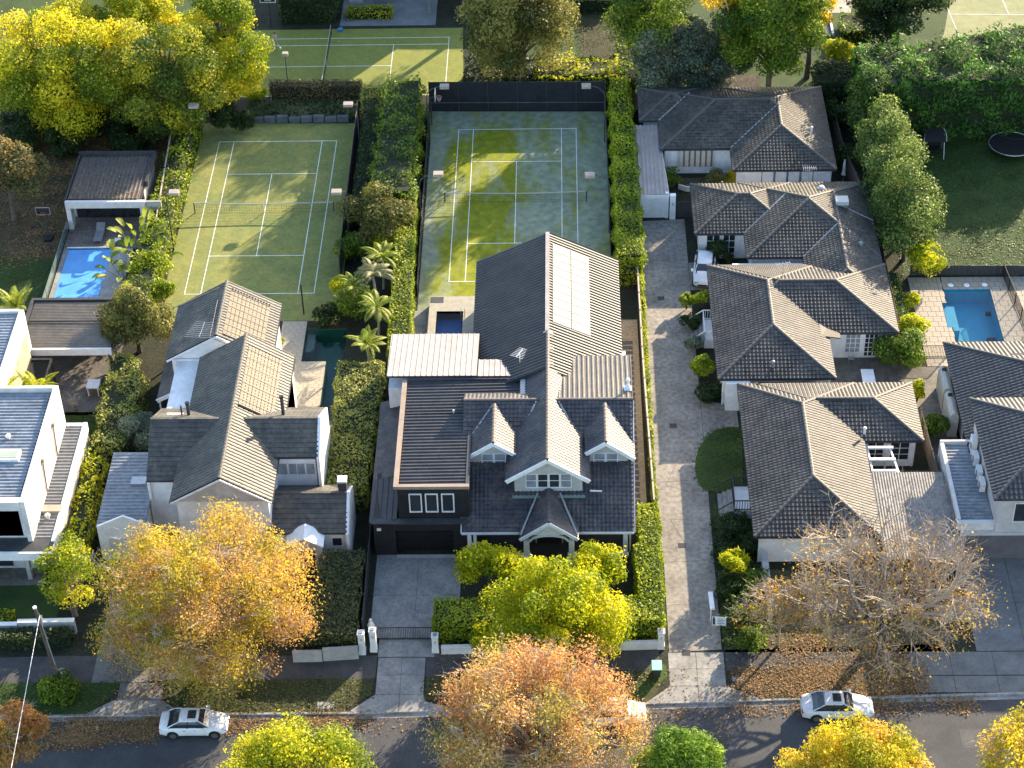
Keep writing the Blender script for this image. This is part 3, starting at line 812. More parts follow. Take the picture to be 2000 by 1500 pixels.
# right driveway in front of garage
dg = struct_root('garage_driveway', (33, -50, 0))
slab_grid('slab', [32.2, 35.6, 39.5], [-55.0, -50.4, -45.9], concrete_d, parent=dg, t=0.02, gap=0.03)
slab_grid('slab', [27.6, 30.3, 33.2, 36.2, 40], [-57.2, -55.05], concrete_d, parent=dg, t=0.02, gap=0.03)
slab_grid('slab', [27.6, 30.3, 33.2, 36.2, 40], [-58.75, -57.25], concrete_d, parent=dg, t=0.014, gap=0.03)

for (x_, d_, w_, h_, mt_) in ((-14, -3.4, 3.2, .8, 'a'), (4.5, -3.2, 1.2, 2.4, 'b'), (20, -4.2, 4.5, .7, 'a'), (30, -3.0, 1.4, 1.6, 'b'), (-26, -4.6, 2.0, .9, 'b')):
    patch('road_patch', [off(x_, d_), off(x_+w_, d_), off(x_+w_, d_-h_), off(x_, d_-h_)], -.126, M('patch_asphalt_'+('dark' if mt_ == 'a' else 'light'), (0.04, 0.04, 0.043) if mt_ == 'a' else (0.085, 0.084, 0.083), rough=.9, fine=(9, .25)))
rr_ = random.Random(4)
for k_ in range(9):
    x_, d_ = rr_.uniform(-32, 34), rr_.uniform(-1.5, -4.5); b = MB()
    for j_ in range(6):
        nx, nd = x_+rr_.uniform(.3, .9), d_+rr_.uniform(-.3, .3); p_, q_ = off(x_, d_), off(nx, nd); b.bar((p_[0], p_[1], -.124), (q_[0], q_[1], -.124), .025, .006); x_, d_ = nx, nd
    struct('crack', b, M('crack_tar', (0.015, 0.015, 0.016), rough=.7))
# lawns, beds
patch('lawn', rect(-60, -39.3, -16.5, 14), 0.004, mulch)
patch('lawn', rect(-46, -39.6, -18, -8), 0.008, lawn)
patch('leafy_ground', rect(-60, -31.0, 4.5, 14), 0.006, mulch)
patch('lawn', rect(-35.5, -29.5, -33.5, -28.9), 0.004, lawn)
patch('lawn', rect(-60, -31.5, -52.3, -48.2), 0.004, lawn)
patch('lawn', rect(33.0, 80, -11.7, 9.5), 0.004, lawn)
patch('lawn', [G(u, v, .02) for u, v in ((1448, 834), (1420, 834), (1396, 842), (1377, 857), (1364, 877), (1358, 900), (1359, 925), (1364, 945), (1375, 958), (1452, 966))], 0.034, lawn_b)
patch('lawn', rect(15.2, 17.3, -47, -40), 0.004, lawn)
patch('lawn', rect(6, 11.5, 22, 42), 0.007, M('dry_lawn', (0.05, 0.048, 0.022), (0.03, 0.034, 0.016), .6, rough=.95, fine=(8, .4)))
patch('garden_bed', rect(15.1, 30.5, -55, -47), 0.004, M('bed_mulch', (0.09, 0.08, 0.05), (0.04, 0.045, 0.022), 0.8, rough=0.95, bump=0.5, bscale=8, fine=(6, 0.6)))

# ------------------------------------------------------------------ tennis courts
def court(name, surf_poly, x0, yc, mat, rot=False, W2=5.485, S2=4.115, L2=11.885, sv=6.4, lines=True, z=0.008, net=True, label='', short_right=False):
    t = struct_root(name, (x0, yc, 0))
    patch('playing_surface', surf_poly, z, mat, parent=t)
    def ln(xa, ya, xb, yb):
        w_ = 0.03
        if rot: xa, ya, xb, yb = ya, xa, yb, xb
        b = MB(); b.box(min(xa, xb)-w_+x0, max(xa, xb)+w_+x0, min(ya, yb)-w_+yc, max(ya, yb)+w_+yc, z-0.002, z+0.005+0.0015*len(t.children))
        b.build('court_line', linem, t)
    for sx in (-1, 1):
        ln(sx*W2, -L2, sx*W2, L2); ln(sx*S2, -L2+0.07, sx*S2, L2-0.07)
    for sy in (-1, 1):
        ln(-W2+0.07, sy*L2, W2-0.07, sy*L2); ln(-S2+0.07, sy*sv, S2-0.07, sy*sv)
    ln(0, -sv+0.07, 0, sv-0.07)
    return t
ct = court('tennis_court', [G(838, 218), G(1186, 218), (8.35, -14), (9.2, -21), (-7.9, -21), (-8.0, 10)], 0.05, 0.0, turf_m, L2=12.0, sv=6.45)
ctl = court('tennis_court', [(-29.6, 13.6), (-15.0, 13.3), (-14.3, -17.3), (-29.5, -17.3)], -22.25, -1.6, turf_l)
ctt = court('tennis_court', [(-29.5, 18.2), (-5.2, 18.2), (-5.7, 31.2), (-31, 31.2), (-31, 24)], -18.9, 23.85, turf_t, rot=True)

def tennis_net(label, x, y, half, axis='x', group='tennis nets'):
    t = thing('tennis_net', label, 'net', (x, y, 0), 0, group)
    def P(a, z): return (x+a, y, z) if axis == 'x' else (x, y+a, z)
    for sgn in (-1, 1):
        b = MB(); p = P(sgn*half, 0); b.cyl(p[0], p[1], 0, 1.07, 0.055, 8); b.build('post', charcoal, t)
    def top(a): return 0.914+(1.07-0.914)*(abs(a)/half)**1.6
    n = 24; b = MB(); th = 0.03
    for i in range(n):
        a0 = -half+2*half*i/n; a1 = -half+2*half*(i+1)/n
        b.bar(P(a0, top(a0)), P(a1, top(a1)), 0.03, 0.09)
    b.build('band', M('net_band', (0.42, 0.43, 0.42), rough=0.8), t)
    b = MB(); k = int(2*half/0.22)
    for i in range(k+1):
        a = -half+2*half*i/k; b.bar(P(a, 0.03), P(a, top(a)-0.05), 0.012, 0.012, (0, 1, 0) if axis == 'x' else (1, 0, 0))
    for j in range(5):
        z = 0.05+j*0.18; b.bar(P(-half, z), P(half, z), 0.012, 0.012)
    b.build('netting', netm, t, kind='stuff')
    b = MB(); p = P(0, 0.45); b.box(p[0]-0.03, p[0]+0.03, p[1]-0.03, p[1]+0.03, 0.0, 0.93); b.build('centre_strap', linem, t)
tennis_net('tennis net with dark posts across the sandy court behind the big house', 0.05, -0.1, 6.3)
tennis_net('tennis net with white band across the yellow-green sunlit court', -22.25, -1.4, 6.2)
tennis_net('net seen end-on on the cross-wise court where the player stands', -18.9, 23.85, 6.3, 'y')

def court_lamp(label, lx, ly, side, h=6.0, reach=1.7, dark=False, straight=False):
    t = thing('court_floodlight', label, 'floodlight', (lx+side*reach, ly, 0), 0, 'floodlights round the tennis courts')
    px = lx+side*reach; b = MB()
    pts = [(px, ly, 0), (px, ly, h-1.2), (px-side*0.12, ly, h-0.7), (px-side*0.5, ly, h-0.25), (px-side*1.0, ly, h-0.05), (lx+side*0.35, ly, h)]
    if straight: pts = [(px, ly, 0), (px, ly, h), (lx+side*0.3, ly, h)]
    b.tube(pts, [0.06, 0.05, 0.045, 0.04, 0.035, 0.03][:len(pts)], 6); b.build('pole', charcoal, t)
    b = MB(); b.box(lx-0.42, lx+0.42, ly-0.3, ly+0.3, h-0.12, h+0.14); b.build('lamp_head', lamp_box, t)
    b = MB(); b.box(lx-0.38, lx+0.38, ly-0.26, ly+0.26, h-0.15, h-0.122); b.build('lens', glass, t)
for (u, v, side, st, lab) in ((856, 340, -1, 0, 'floodlight on curved pole over left side of the sandy court at net height'),
        (1152, 342, 1, 0, 'floodlight on curved pole over right side of the sandy court by its net'),
        (1145, 168, 1, 0, 'floodlight on curved pole at the right end of the black windscreen'),
        (868, 169, -1, 0, 'floodlight on curved pole above the basketball ring at the court corner'),
        (657, 375, 1, 1, 'floodlight on straight pole right of the sunlit court net'),
        (340, 376, -1, 1, 'floodlight on straight pole beside the hedge right of the pool house'),
        (680, 204, 1, 1, 'floodlight at the far right corner of the sunlit court under the planting'),
        (378, 207, -1, 1, 'floodlight under the large yellow tree at the far left court corner')):
    x, y = G(u, v, 6.0); court_lamp(lab, x, y, side, 6.0, 1.7 if not st else 0.75, straight=bool(st))
x, y = G(556, 104, 6.0)
t = thing('court_floodlight', 'slim floodlight pole in front of the far court near the tennis player', 'floodlight', (x, y, 0), 0, 'floodlights round the tennis courts')
b = MB(); b.cyl(x, y, 0, 5.8, 0.06, 6, 0.04); b.build('pole', charcoal, t)
b = MB(); b.box(x-0.22, x+0.3, y-0.2, y+0.25, 5.75, 6.05); b.build('lamp_head', lamp_box, t)
# black post at the near end of the left court
x, y = -17.35, -16.4
t = thing('fence_post', 'tall black post standing alone at the near end of the sunlit court', 'post', (x, y, 0))
b = MB(); b.cyl(x, y, 0, 3.1, 0.06, 8); b.build('shaft', black_p, t); b = MB(); b.box(x-0.08, x+0.08, y-0.08, y+0.08, 3.1, 3.16); b.build('cap', charcoal, t)

# windscreen at the back of the main court
def screen(name, label, pts, h, mat, cat='fence', post=3.0, rail=True, base=0.0, th=0.02, group=None):
    t = thing(name, label, cat, (pts[0][0], pts[0][1], base), 0, group)
    for p, q in zip(pts, pts[1:]):
        b = MB(); b.bar((p[0], p[1], base+h/2), (q[0], q[1], base+h/2), th, h-0.06); b.build('panel', mat, t)
        L_ = math.dist(p, q); n = max(1, round(L_/post))
        for i in range(n+1):
            a = i/n; x = p[0]+(q[0]-p[0])*a; y = p[1]+(q[1]-p[1])*a
            b = MB(); b.cyl(x, y, base, base+h+0.06, 0.035, 6); b.build('post', charcoal, t)
        if rail:
            b = MB(); b.tube([(p[0], p[1], base+h), (q[0], q[1], base+h)], 0.025, 6); b.build('top_rail', charcoal, t)
            b = MB(); b.tube([(p[0], p[1]-0.03, base+h*0.3), (q[0], q[1]-0.03, base+h*0.3)], 0.015, 4); b.build('wire', grey_m, t)
    return t
screen('court_windscreen', 'tall black windscreen fence behind the sandy court', [(-8.3, 15.3), (8.35, 15.1)], 3.2, mesh_b)
screen('court_windscreen', 'black side fence between tall hedge and left edge of the sandy court', [(-8.3, 15.3), (-8.0, -14)], 1.2, mesh_b)
screen('court_windscreen', 'black side fence along the long clipped hedge right of the sandy court', [(8.35, 15.1), (8.3, -10.3)], 1.2, mesh_b)
screen('court_windscreen', 'dark mesh side fence on the right of the sunlit court', [(-14.85, 13.2), (-14.6, -12)], 2.6, mesh_b)
for (x, y, sgn, lab, h) in ((-7.55, 12.9, 1, 'small basketball ring on white backboard at the dark court corner', 3.05),):
    t = thing('basketball_hoop', lab, 'basketball hoop', (x, y, 0))
    b = MB(); b.cyl(x-0.45, y, 0, 3.0, 0.06, 6); b.bar((x-0.45, y, 2.9), (x, y, 3.1), 0.06, 0.06); b.build('post', charcoal, t)
    b = MB(); b.box(x-0.03, x+0.02, y-0.6, y+0.6, 2.85, 3.7); b.build('backboard', white, t)
    b = MB(); b.tube([(x+0.35+0.24*math.cos(a*math.pi/6), y+0.24*math.sin(a*math.pi/6), 3.05) for a in range(13)], 0.02, 5, False); b.bar((x, y, 3.05), (x+0.12, y, 3.05), 0.06, 0.03); b.build('ring', red_o, t)
    b = MB()
    for a in range(10):
        b.bar((x+0.35+0.23*math.cos(a*.628), y+0.23*math.sin(a*.628), 3.04), (x+0.35+0.1*math.cos(a*.628+.3), y+0.1*math.sin(a*.628+.3), 2.6), 0.012, 0.012, (1, 0, 0))
    b.build('net', white, t)
def portable_hoop(label, x, y, face=(0, -1), col=charcoal, boardw=1.2):
    t = thing('basketball_hoop', label, 'basketball hoop', (x, y, 0))
    b = MB(); b.prism([(x-0.45, y+0.5), (x+0.45, y+0.5), (x+0.3, y-0.4), (x-0.3, y-0.4)], 0, 0.25); b.build('base', black_p, t)
    b = MB(); b.bar((x, y+0.35, 0.2), (x, y+0.1, 3.0), 0.1, 0.1, (0, 1, 0)); b.build('post', charcoal, t)
    b = MB(); b.box(x-boardw/2, x+boardw/2, y-0.05, y-0.01, 2.7, 3.4); b.build('backboard', glass, t)
    b = MB()
    for z in (2.7, 3.4): b.box(x-boardw/2-0.03, x+boardw/2+0.03, y-0.07, y+0.01, z-0.03, z+0.03)
    for xx in (-boardw/2, boardw/2): b.box(x+xx-0.03, x+xx+0.03, y-0.07, y+0.01, 2.73, 3.37)
    b.build('board_frame', grey_m, t)
    b = MB(); b.tube([(x+0.23*math.cos(a*math.pi/6), y-0.3+0.23*math.sin(a*math.pi/6), 2.9) for a in range(13)], 0.02, 5, False); b.build('ring', red_o, t)
x, y = G(95, 468); portable_hoop('black portable basketball stand on the leafy lawn left of the pool house', x, y)
x, y = G(530, 55); x, y = -25.2, 31.6
t = thing('basketball_hoop', 'basketball backboard with white square markings above the far court hedge', 'basketball hoop', (x, y, 0))
b = MB(); b.cyl(x, y+0.3, 0, 3.4, 0.07, 6); b.build('post', charcoal, t)
b = MB(); b.box(x-0.8, x+0.8, y-0.03, y+0.03, 2.9, 3.9); b.build('backboard', glass, t)
b = MB()
for (a0, a1, z0, z1) in ((-.8, .8, 2.9, 2.97), (-.8, .8, 3.83, 3.9), (-.8, -.73, 2.97, 3.83), (.73, .8, 2.97, 3.83), (-.3, .3, 3.1, 3.15), (-.3, .3, 3.5, 3.55), (-.3, -.25, 3.15, 3.5), (.25, .3, 3.15, 3.5)):
    b.box(x+a0, x+a1, y-0.05, y-0.032, z0, z1)
b.build('board_marking', white, t)

# ------------------------------------------------------------------ pools
def basin(parent, outline, depth, mat):
    n = len(outline); a = sum(outline[i][0]*outline[(i+1) % n][1]-outline[(i+1) % n][0]*outline[i][1] for i in range(n))
    if a < 0: outline = outline[::-1]
    b = MB(); v = [(p[0], p[1], 0.02) for p in outline]+[(p[0], p[1], -depth) for p in outline]
    b.add(v, [tuple(range(n, 2*n))]+[(i, i+n, (i+1) % n+n, (i+1) % n) for i in range(n)])
    b.build('basin', mat, parent)
pl = thing('swimming_pool', 'dark green L-shaped swimming pool beside the stone paved terrace', 'swimming pool', (-15, -22, 0))
o1 = [(-16.95, -22.75), (-14.95, -22.75), (-14.95, -30.5), (-13.6, -30.5), (-13.6, -18.45), (-16.95, -18.45)]
basin(pl, o1, 1.5, green_t)
b = MB(); b.add([(p[0], p[1], -0.09) for p in o1], [(0, 1, 4, 5), (1, 2, 3, 4)]); b.build('water', water, pl)
b = MB(); b.prism([(-16.9, -18.5), (-16.2, -18.5), (-16.2, -20.4), (-16.45, -20.8), (-16.9, -20.9)], -1.5, -0.5); b.build('step', M('pool_step', (0.10, 0.14, 0.12), rough=0.6), pl)
pr_ = thing('swimming_pool', 'bright blue swimming pool with pale paving below the large lawn', 'swimming pool', (38, -17, 0))
o2 = [(36.0, -20.75), (39.8, -20.75), (39.8, -13.75), (36.0, -13.75), (36.0, -15.6), (35.6, -15.6), (35.6, -18.9), (36.0, -18.9)]
basin(pr_, o2, 1.4, blue_t)
b = MB(); b.add([(p[0], p[1], -0.08) for p in o2], [(0, 1, 2, 3), (4, 5, 6, 7)]); b.build('water', water, pr_)
b = MB(); b.box(35.62, 36.6, -18.88, -15.62, -1.4, -0.35); b.build('step', M('pool_bench', (0.02, 0.30, 0.46), rough=0.5), pr_)
for (u, v, s_) in ((1860, 629, 0.3), (1931, 608, 0.22), (1937, 660, 0.35)):
    x, y = G(u, v, -1.0); b = MB(); b.box(x-s_, x+s_, y-s_*0.7, y+s_*0.7, -1.395, -1.15); b.build('pool_cleaner', black_p, pr_)
for i, (u, v) in enumerate(((1857, 558), (1888, 558), (1923, 557))):
    x, y = G(u, v); o = MB().cyl(x, y, 0.03, 0.06, 0.24, 14).build('skimmer_lid', white, pr_)
# blue covered pool
pc = thing('swimming_pool', 'narrow swimming pool under a bright blue cover below the pool house deck', 'swimming pool', (-36.8, -10, 0))
b = MB(); b.box(-38.75, -34.95, -17.5, -6.95, 0.0, 0.10)
b.build('cover', cover_b, pc)
b = MB(); b.tube([(-38.85, -6.85, 0.22), (-34.85, -6.85, 0.22)], 0.07, 8); b.build('cover_roller', white, pc)
b = MB(); b.box(-39.15, -38.78, -17.5, -6.7, 0.0, 0.14); b.build('coping', concrete, pc)
b = MB(); b.box(-34.92, -33.1, -17.5, -6.7, 0.0, 0.12); b.build('paved_edge', M('pool_surround', (0.36, 0.36, 0.36), (0.28, 0.28, 0.285), 1.0, rough=0.8, fine=(4, 0.15)), pc)
b = MB()
for i in range(4):
    b.box(-39.3, -39.27, -3.9-3.4*i-3.3, -3.9-3.4*i, 0.05, 1.1)
b.build('glass_fence', M('fence_glass', (0.10, 0.14, 0.13), rough=0.05, spec=0.8), pc)
# main house plunge pool in a raised deck
pm = thing('swimming_pool', 'small square navy plunge pool in pale paving beside the big dark roof', 'swimming pool', (-5, -17, 0))
z = 0.9; X0, X1, Y0, Y1 = G(840, 580, z)[0], -2.3, -24.5, G(840, 579, z)[1]
px0, px1, py1 = G(853, 608, z)[0], G(905, 608, z)[0], G(853, 608, z)[1]
b = MB()
b.box(X0, px0, Y0, Y1, 0, z); b.box(px1, X1, Y0, Y1, 0, z); b.box(px0+0.002, px1-0.002, py1, Y1, 0, z)
b.build('coping', M('pool_coping', (0.33, 0.31, 0.25), (0.27, 0.25, 0.2), 0.8, rough=0.8, fine=(3, 0.12)), pm)
b = MB(); b.add([(px0, Y0, 0.05), (px1, Y0, 0.05), (px1, py1, 0.05), (px0, py1, 0.05), (px0, Y0, z-.01), (px1, Y0, z-.01), (px1, py1, z-.01), (px0, py1, z-.01)], [(0, 1, 2, 3), (0, 4, 5, 1), (1, 5, 6, 2), (2, 6, 7, 3), (3, 7, 4, 0)])
b.build('basin', navy_t, pm)
b = MB(); b.add([(px0, Y0, z-0.12), (px1, Y0, z-0.12), (px1, py1, z-0.12), (px0, py1, z-0.12)], [(0, 1, 2, 3)]); b.build('water', water, pm)
b = MB(); b.box(X0+0.05, X0+1.15, Y1-0.9, Y1-0.1, z-0.2, z+0.012); b.build('equipment_hatch', charcoal, pm)
b = MB()
for dx in (0.0, 0.35): b.tube([(px1+0.15, py1-0.6-dx, z), (px1+0.15, py1-0.6-dx, z+0.7), (px1-0.15, py1-0.6-dx, z+0.75), (px1-0.2, py1-0.6-dx, z-0.3)], 0.025, 6)
b.build('handrail', galv, pm)
patch('side_path', [(-8.9, -24.5), (X0-0.02, -24.5), (X0-0.02, -15.9), (-8.6, -16.2)], 0.02, concrete)

# paving: individual pavers
def pavers(regions, pw, pd, mat, z=0.0, t=0.03, gap=0.02, parent=None, limit=300, jit=0.004, brick=True):
    cnt = 0; rest = MB(); meshes = {}
    X0 = min(r[0] for r in regions); X1 = max(r[1] for r in regions); Y0 = min(r[2] for r in regions); Y1 = max(r[3] for r in regions)
    r = 0; y = Y1
    while y > Y0+0.02:
        x = X0-((r % 2)*pw/2 if brick else 0)
        while x < X1-0.02:
            for (a0, a1, c0, c1) in regions:
                a, b_ = max(x, a0), min(x+pw, a1); lo, hi = max(y-pd, c0), min(y, c1)
                if b_-a < 0.08 or hi-lo < 0.08: continue
                w_, d_ = round(b_-a-gap, 3), round(hi-lo-gap, 3)
                if cnt < limit:
                    key = (w_, d_)
                    if key not in meshes:
                        m_ = MB(); m_.box(-w_/2, w_/2, -d_/2, d_/2, 0, t)
                        me = bpy.data.meshes.new('paver'); me.from_pydata(m_.v, [], m_.f); me.materials.append(mat); me.update(); meshes[key] = me
                    ob = bpy.data.objects.new('paver', meshes[key]); COL.objects.link(ob); ob.parent = parent
                    o0 = org(parent); ob.location = ((a+b_)/2-o0.x, (lo+hi)/2-o0.y, z+random.uniform(-jit, jit)-o0.z); cnt += 1
                else: rest.box(a+gap/2, b_-gap/2, lo+gap/2, hi-gap/2, z, z+t+random.uniform(-jit, jit))
            x += pw
        y -= pd; r += 1
    if rest.v: rest.build('pavers', mat, parent, kind='stuff')
tp = struct_root('pool_terrace', (-17, -24, 0))
patch('paving_bed', [(-19.0, -31), (-14.95, -31), (-14.95, -22.75), (-16.95, -22.75), (-16.95, -17.35), (-19.0, -17.35)], 0.008, patio_d, parent=tp)
pavers([(-19.0, -16.97, -22.77, -17.4), (-19.0, -14.97, -31, -22.77)], 0.62, 0.46, paver, parent=tp, z=0.01, t=0.035)
tq = struct_root('pool_surround', (38, -17, 0))
pavers([(33.2, 35.58, -24.0, -12.0), (35.58, 35.98, -24.0, -18.92), (35.58, 35.98, -15.58, -12.0), (35.98, 39.82, -24.0, -20.77), (35.98, 39.82, -13.73, -12.0), (39.82, 43.5, -24.0, -12.0)], 0.68, 0.68, paver_w, parent=tq, z=0.004, t=0.03, gap=0.03)
# patio villa 3
patch('courtyard_paving', rect(25.0, 32.3, -30.0, -22.4), 0.01, patio_d)
for i in range(8):
    pass
patch('courtyard_ground', rect(27.0, 31.8, -39.6, -36.4), 0.01, M('brown_paving', (0.10, 0.065, 0.05), (0.06, 0.045, 0.038), 1.0, rough=0.8))
patch('side_yard', rect(31.9, 34.3, -37.0, -24.0), 0.006, patio_d)
patch('terrace', rect(-39, -31.8, -29.3, -18.5), 0.004, M('terrace_paving', (0.13, 0.12, 0.11), (0.09, 0.085, 0.08), 0.7, rough=0.7, fine=(3, 0.2)))
patch('terrace', rect(-44, -33.2, -48.2, -46), 0.006, patio_d)
# stepping stones east of the main house
sp = struct_root('side_path', (9.6, -30, 0))
patch('gravel_strip', rect(8.75, 10.3, -41.9, -17.5), 0.006, gravel, parent=sp)
me = bpy.data.meshes.new('stepping_stone'); m_ = MB(); m_.box(-0.47, 0.47, -0.2, 0.2, 0, 0.03); me.from_pydata(m_.v, [], m_.f); me.materials.append(paver_d); me.update()
y = -20.6
while y > -41.7:
    ob = bpy.data.objects.new('stepping_stone', me); COL.objects.link(ob); ob.parent = sp; ob.location = (9.35-9.6+random.uniform(-.03, .03), y+30, 0.008)
    ob.rotation_euler = (0, 0, random.uniform(-.02, .02)); y -= 0.66

# ================================================================== BUILDINGS
def hip_block(x0, x1, y0, y1, ze, p):
    hw = min(x1-x0, y1-y0)/2; zr = ze+hw*p
    if y1-y0 >= x1-x0: r0 = ((x0+x1)/2, y0+hw, zr); r1 = ((x0+x1)/2, y1-hw, zr)
    else: r0 = (x0+hw, (y0+y1)/2, zr); r1 = (x1-hw, (y0+y1)/2, zr)
    A, B, C, D = (x0, y0, ze), (x1, y0, ze), (x1, y1, ze), (x0, y1, ze)
    if y1-y0 >= x1-x0:
        planes = [[A, B, r0], [B, C, r1, r0], [C, D, r1], [D, A, r0, r1]]
        hips = [(A, r0), (B, r0), (C, r1), (D, r1)]
    else:
        planes = [[A, B, r1, r0], [B, C, r1], [C, D, r0, r1], [D, A, r0]]
        hips = [(A, r0), (D, r0), (B, r1), (C, r1)]
    planes = [[q for i, q in enumerate(P) if math.dist(q, P[i-1]) > 1e-3] for P in planes]
    def h(x, y):
        return ze+p*min(x-x0, x1-x, y-y0, y1-y) if x0 < x < x1 and y0 < y < y1 else -99
    return dict(rect=(x0, x1, y0, y1), planes=planes, hips=hips, ridge=(r0, r1), h=h, ze=ze, zr=zr)

def roof_deck(b, planes, t=0.14):
    for P in planes: b.slab(P, t)

def hip_house(name, label, blocks, ze, p, prof, mat, capm, walls, inset=0.45, gutter=charcoal, wallmat=white, group=None, fascia=white):
    x0 = blocks[0][0]; y0 = blocks[0][2]
    t = thing(name, label, 'house', ((blocks[0][0]+blocks[0][1])/2, (blocks[0][2]+blocks[0][3])/2, 0), 0, group)
    hb = [hip_block(*bl, ze, p) for bl in blocks]
    b = MB(); sh = Sheets()
    for h in hb:
        roof_deck(b, h['planes'])
        for P in h['planes']: sh.plane(P, prof)
    b.build('roof', charcoal, t); sh.build('roof_tiles', mat, t)
    H = lambda x, y: max(h['h'](x, y) for h in hb)
    for h in hb:
        hf = lambda x, y: H(x, y)
        if math.dist(*h['ridge']) > 0.3: caps(t, *h['ridge'], capm, hf)
        for a, b_ in h['hips']: caps(t, a, b_, capm, hf)
    g = MB(); wl = MB(); fs = MB()
    for i, h in enumerate(hb):
        x0, x1, y0, y1 = h['rect']
        wl.box(x0+inset, x1-inset, y0+inset, y1-inset, 0, ze+0.02+0.001*i)
        for (a, c_) in (((x0, y0), (x1, y0)), ((x1, y0), (x1, y1)), ((x1, y1), (x0, y1)), ((x0, y1), (x0, y0))):
            n = max(1, int(math.dist(a, c_)/0.5)); run = None
            for k in range(n+1):
                pt = (a[0]+(c_[0]-a[0])*(k+0.5)/n, a[1]+(c_[1]-a[1])*(k+0.5)/n) if k < n else None
                inside = pt is None or any(j != i and hb[j]['rect'][0]+0.05 < pt[0] < hb[j]['rect'][1]-0.05 and hb[j]['rect'][2]+0.05 < pt[1] < hb[j]['rect'][3]-0.05 for j in range(len(hb)))
                if not inside and run is None: run = k
                if inside and run is not None:
                    p_ = (a[0]+(c_[0]-a[0])*run/n, a[1]+(c_[1]-a[1])*run/n, ze-0.06); q_ = (a[0]+(c_[0]-a[0])*k/n, a[1]+(c_[1]-a[1])*k/n, ze-0.06)
                    if math.dist(p_, q_) > 0.3: g.bar(p_, q_, 0.13, 0.13)
                    run = None
    g.build('gutter', gutter, t); wl.build('wall', wallmat, t)
    return t, hb

def valley(t, p, q, mat=valley_m, w_=0.12):
    MB().bar((p[0], p[1], p[2]+0.07), (q[0], q[1], q[2]+0.07), w_, 0.05).build('valley_flashing', mat, t)

PV = 0.395; ZE = 2.85
v1, h1 = hip_house('villa', 'grey tiled hip-roofed white villa furthest up the shared driveway, behind the others', [(11.3, 17.5, 8.6, 14.4), (13.05, 28.2, 3.8, 14.0), (19.25, 28.35, 0.25, 14.2)], ZE, PV, 'tile', tile_v2, cap_v, None)
v2, h2 = hip_house('villa', 'grey tiled white villa with evaporative cooler box on its roof', [(15.4, 24, -9.4, -1.85), (19.55, 30.5, -12.9, -1.8), (24.2, 30.6, -19.5, -2.0)], ZE, PV, 'tile', tile_v2, cap_v, None)
v3, h3 = hip_house('villa', 'grey tiled white villa with courtyard and long white table on its right', [(16.15, 25.2, -28.9, -14.0), (17.0, 30.75, -23.2, -14.0)], ZE, PV, 'tile', tile_v, cap_v, None)
v4, h4 = hip_house('villa', 'grey tiled white villa nearest the street, partly behind the big bare tree', [(17.6, 26.5, -46.6, -29.55), (19, 30.9, -36.35, -29.55)], ZE, PV, 'tile', tile_v, cap_v, None)
k = 1
valley(v2, (19.55, -9.4, ZE), (19.55+3.7, -9.4+3.7, ZE+3.7*PV)); valley(v2, (24.2, -12.9, ZE), (24.2+3.1, -12.9+3.1, ZE+3.1*PV))
valley(v1, (13.05, 8.6, ZE), (13.05+2.9, 8.6+2.9, ZE+2.9*PV)); valley(v1, (19.25, 3.8, ZE), (19.25+4.6, 3.8+4.6, ZE+4.6*PV))
valley(v3, (25.2, -23.2, ZE), (25.2-4.5, -23.2+4.5, ZE+4.5*PV), charcoal); valley(v4, (26.5, -36.35, ZE), (26.5-3.4, -36.35+3.4, ZE+3.4*PV), charcoal)
# villa openings
yv4 = -36.35+0.45
window(v4, 27.5, yv4, 1.55, 1.3, 1.9, nx=2, nz=3); window(v4, 29.3, yv4, 1.5, 1.5, 1.8, nx=2, nz=3)
yv3 = -23.2+0.45
window(v3, 27.3, yv3, 1.5, 1.25, 1.9, nx=3, nz=4, pane=glass_l); window(v3, 28.75, yv3, 1.3, 1.1, 2.3, nx=3, nz=5); window(v3, 29.95, yv3, 1.5, 0.95, 1.9, nx=2, nz=4, pane=glass_l)
yv2 = -9.4+0.45
window(v2, 17.0, yv2, 1.5, 1.2, 2.0, nx=2, nz=3); window(v2, 18.35, yv2, 1.5, 1.1, 2.0, nx=2, nz=3)
window(v3, 17.6, -28.9+.45, 1.5, 1.2, 1.7, nx=2, nz=3, pane=glass_l)
window(v3, 21.5, -28.9+.45, 1.9, 4.6, 0.8, nx=4, nz=1)
yv1 = 0.25+0.45
for i in range(4): window(v1, 22.4+i*1.15, yv1, 1.45, 1.1, 2.3, nx=1, nz=1, frame=charcoal, pane=white, t=0.05, name='panel')
# rendered projecting walls under roof of villa 3 (left) and skylight hood
b = MB(); b.box(16.75, 18.6, -29.3, -28.3, 0, 2.7); b.build('porch_wall', white, v3)
b = MB(); b.slab([(24.6, -23.9, 3.15), (26.1, -23.9, 2.9), (26.1, -20.9, 2.95), (24.4, -20.9, 3.35)], 0.1); b.build('porch_roof', M('porch_metal', (0.09, 0.078, 0.06), rough=.6), v3)
def roof_item(name, label, cat, x, y, z, build):
    t = thing(name, label, cat, (x, y, z)); build(t, x, y, z); return t
def vent(t_, u, v, z, mat=white, r=0.14, h=0.45, nm='vent', flat=False):
    x, y = G(u, v, z+h*0.5); b = MB(); b.cyl(x, y, z-0.2, z+h*0.7, r*0.6, 8); b.dome(x, y, z+h*0.65, r, 8, 3, 0.8); b.build(nm, mat, t_, smooth=False)
def Hof(hb): return lambda x, y: max(h['h'](x, y) for h in hb)
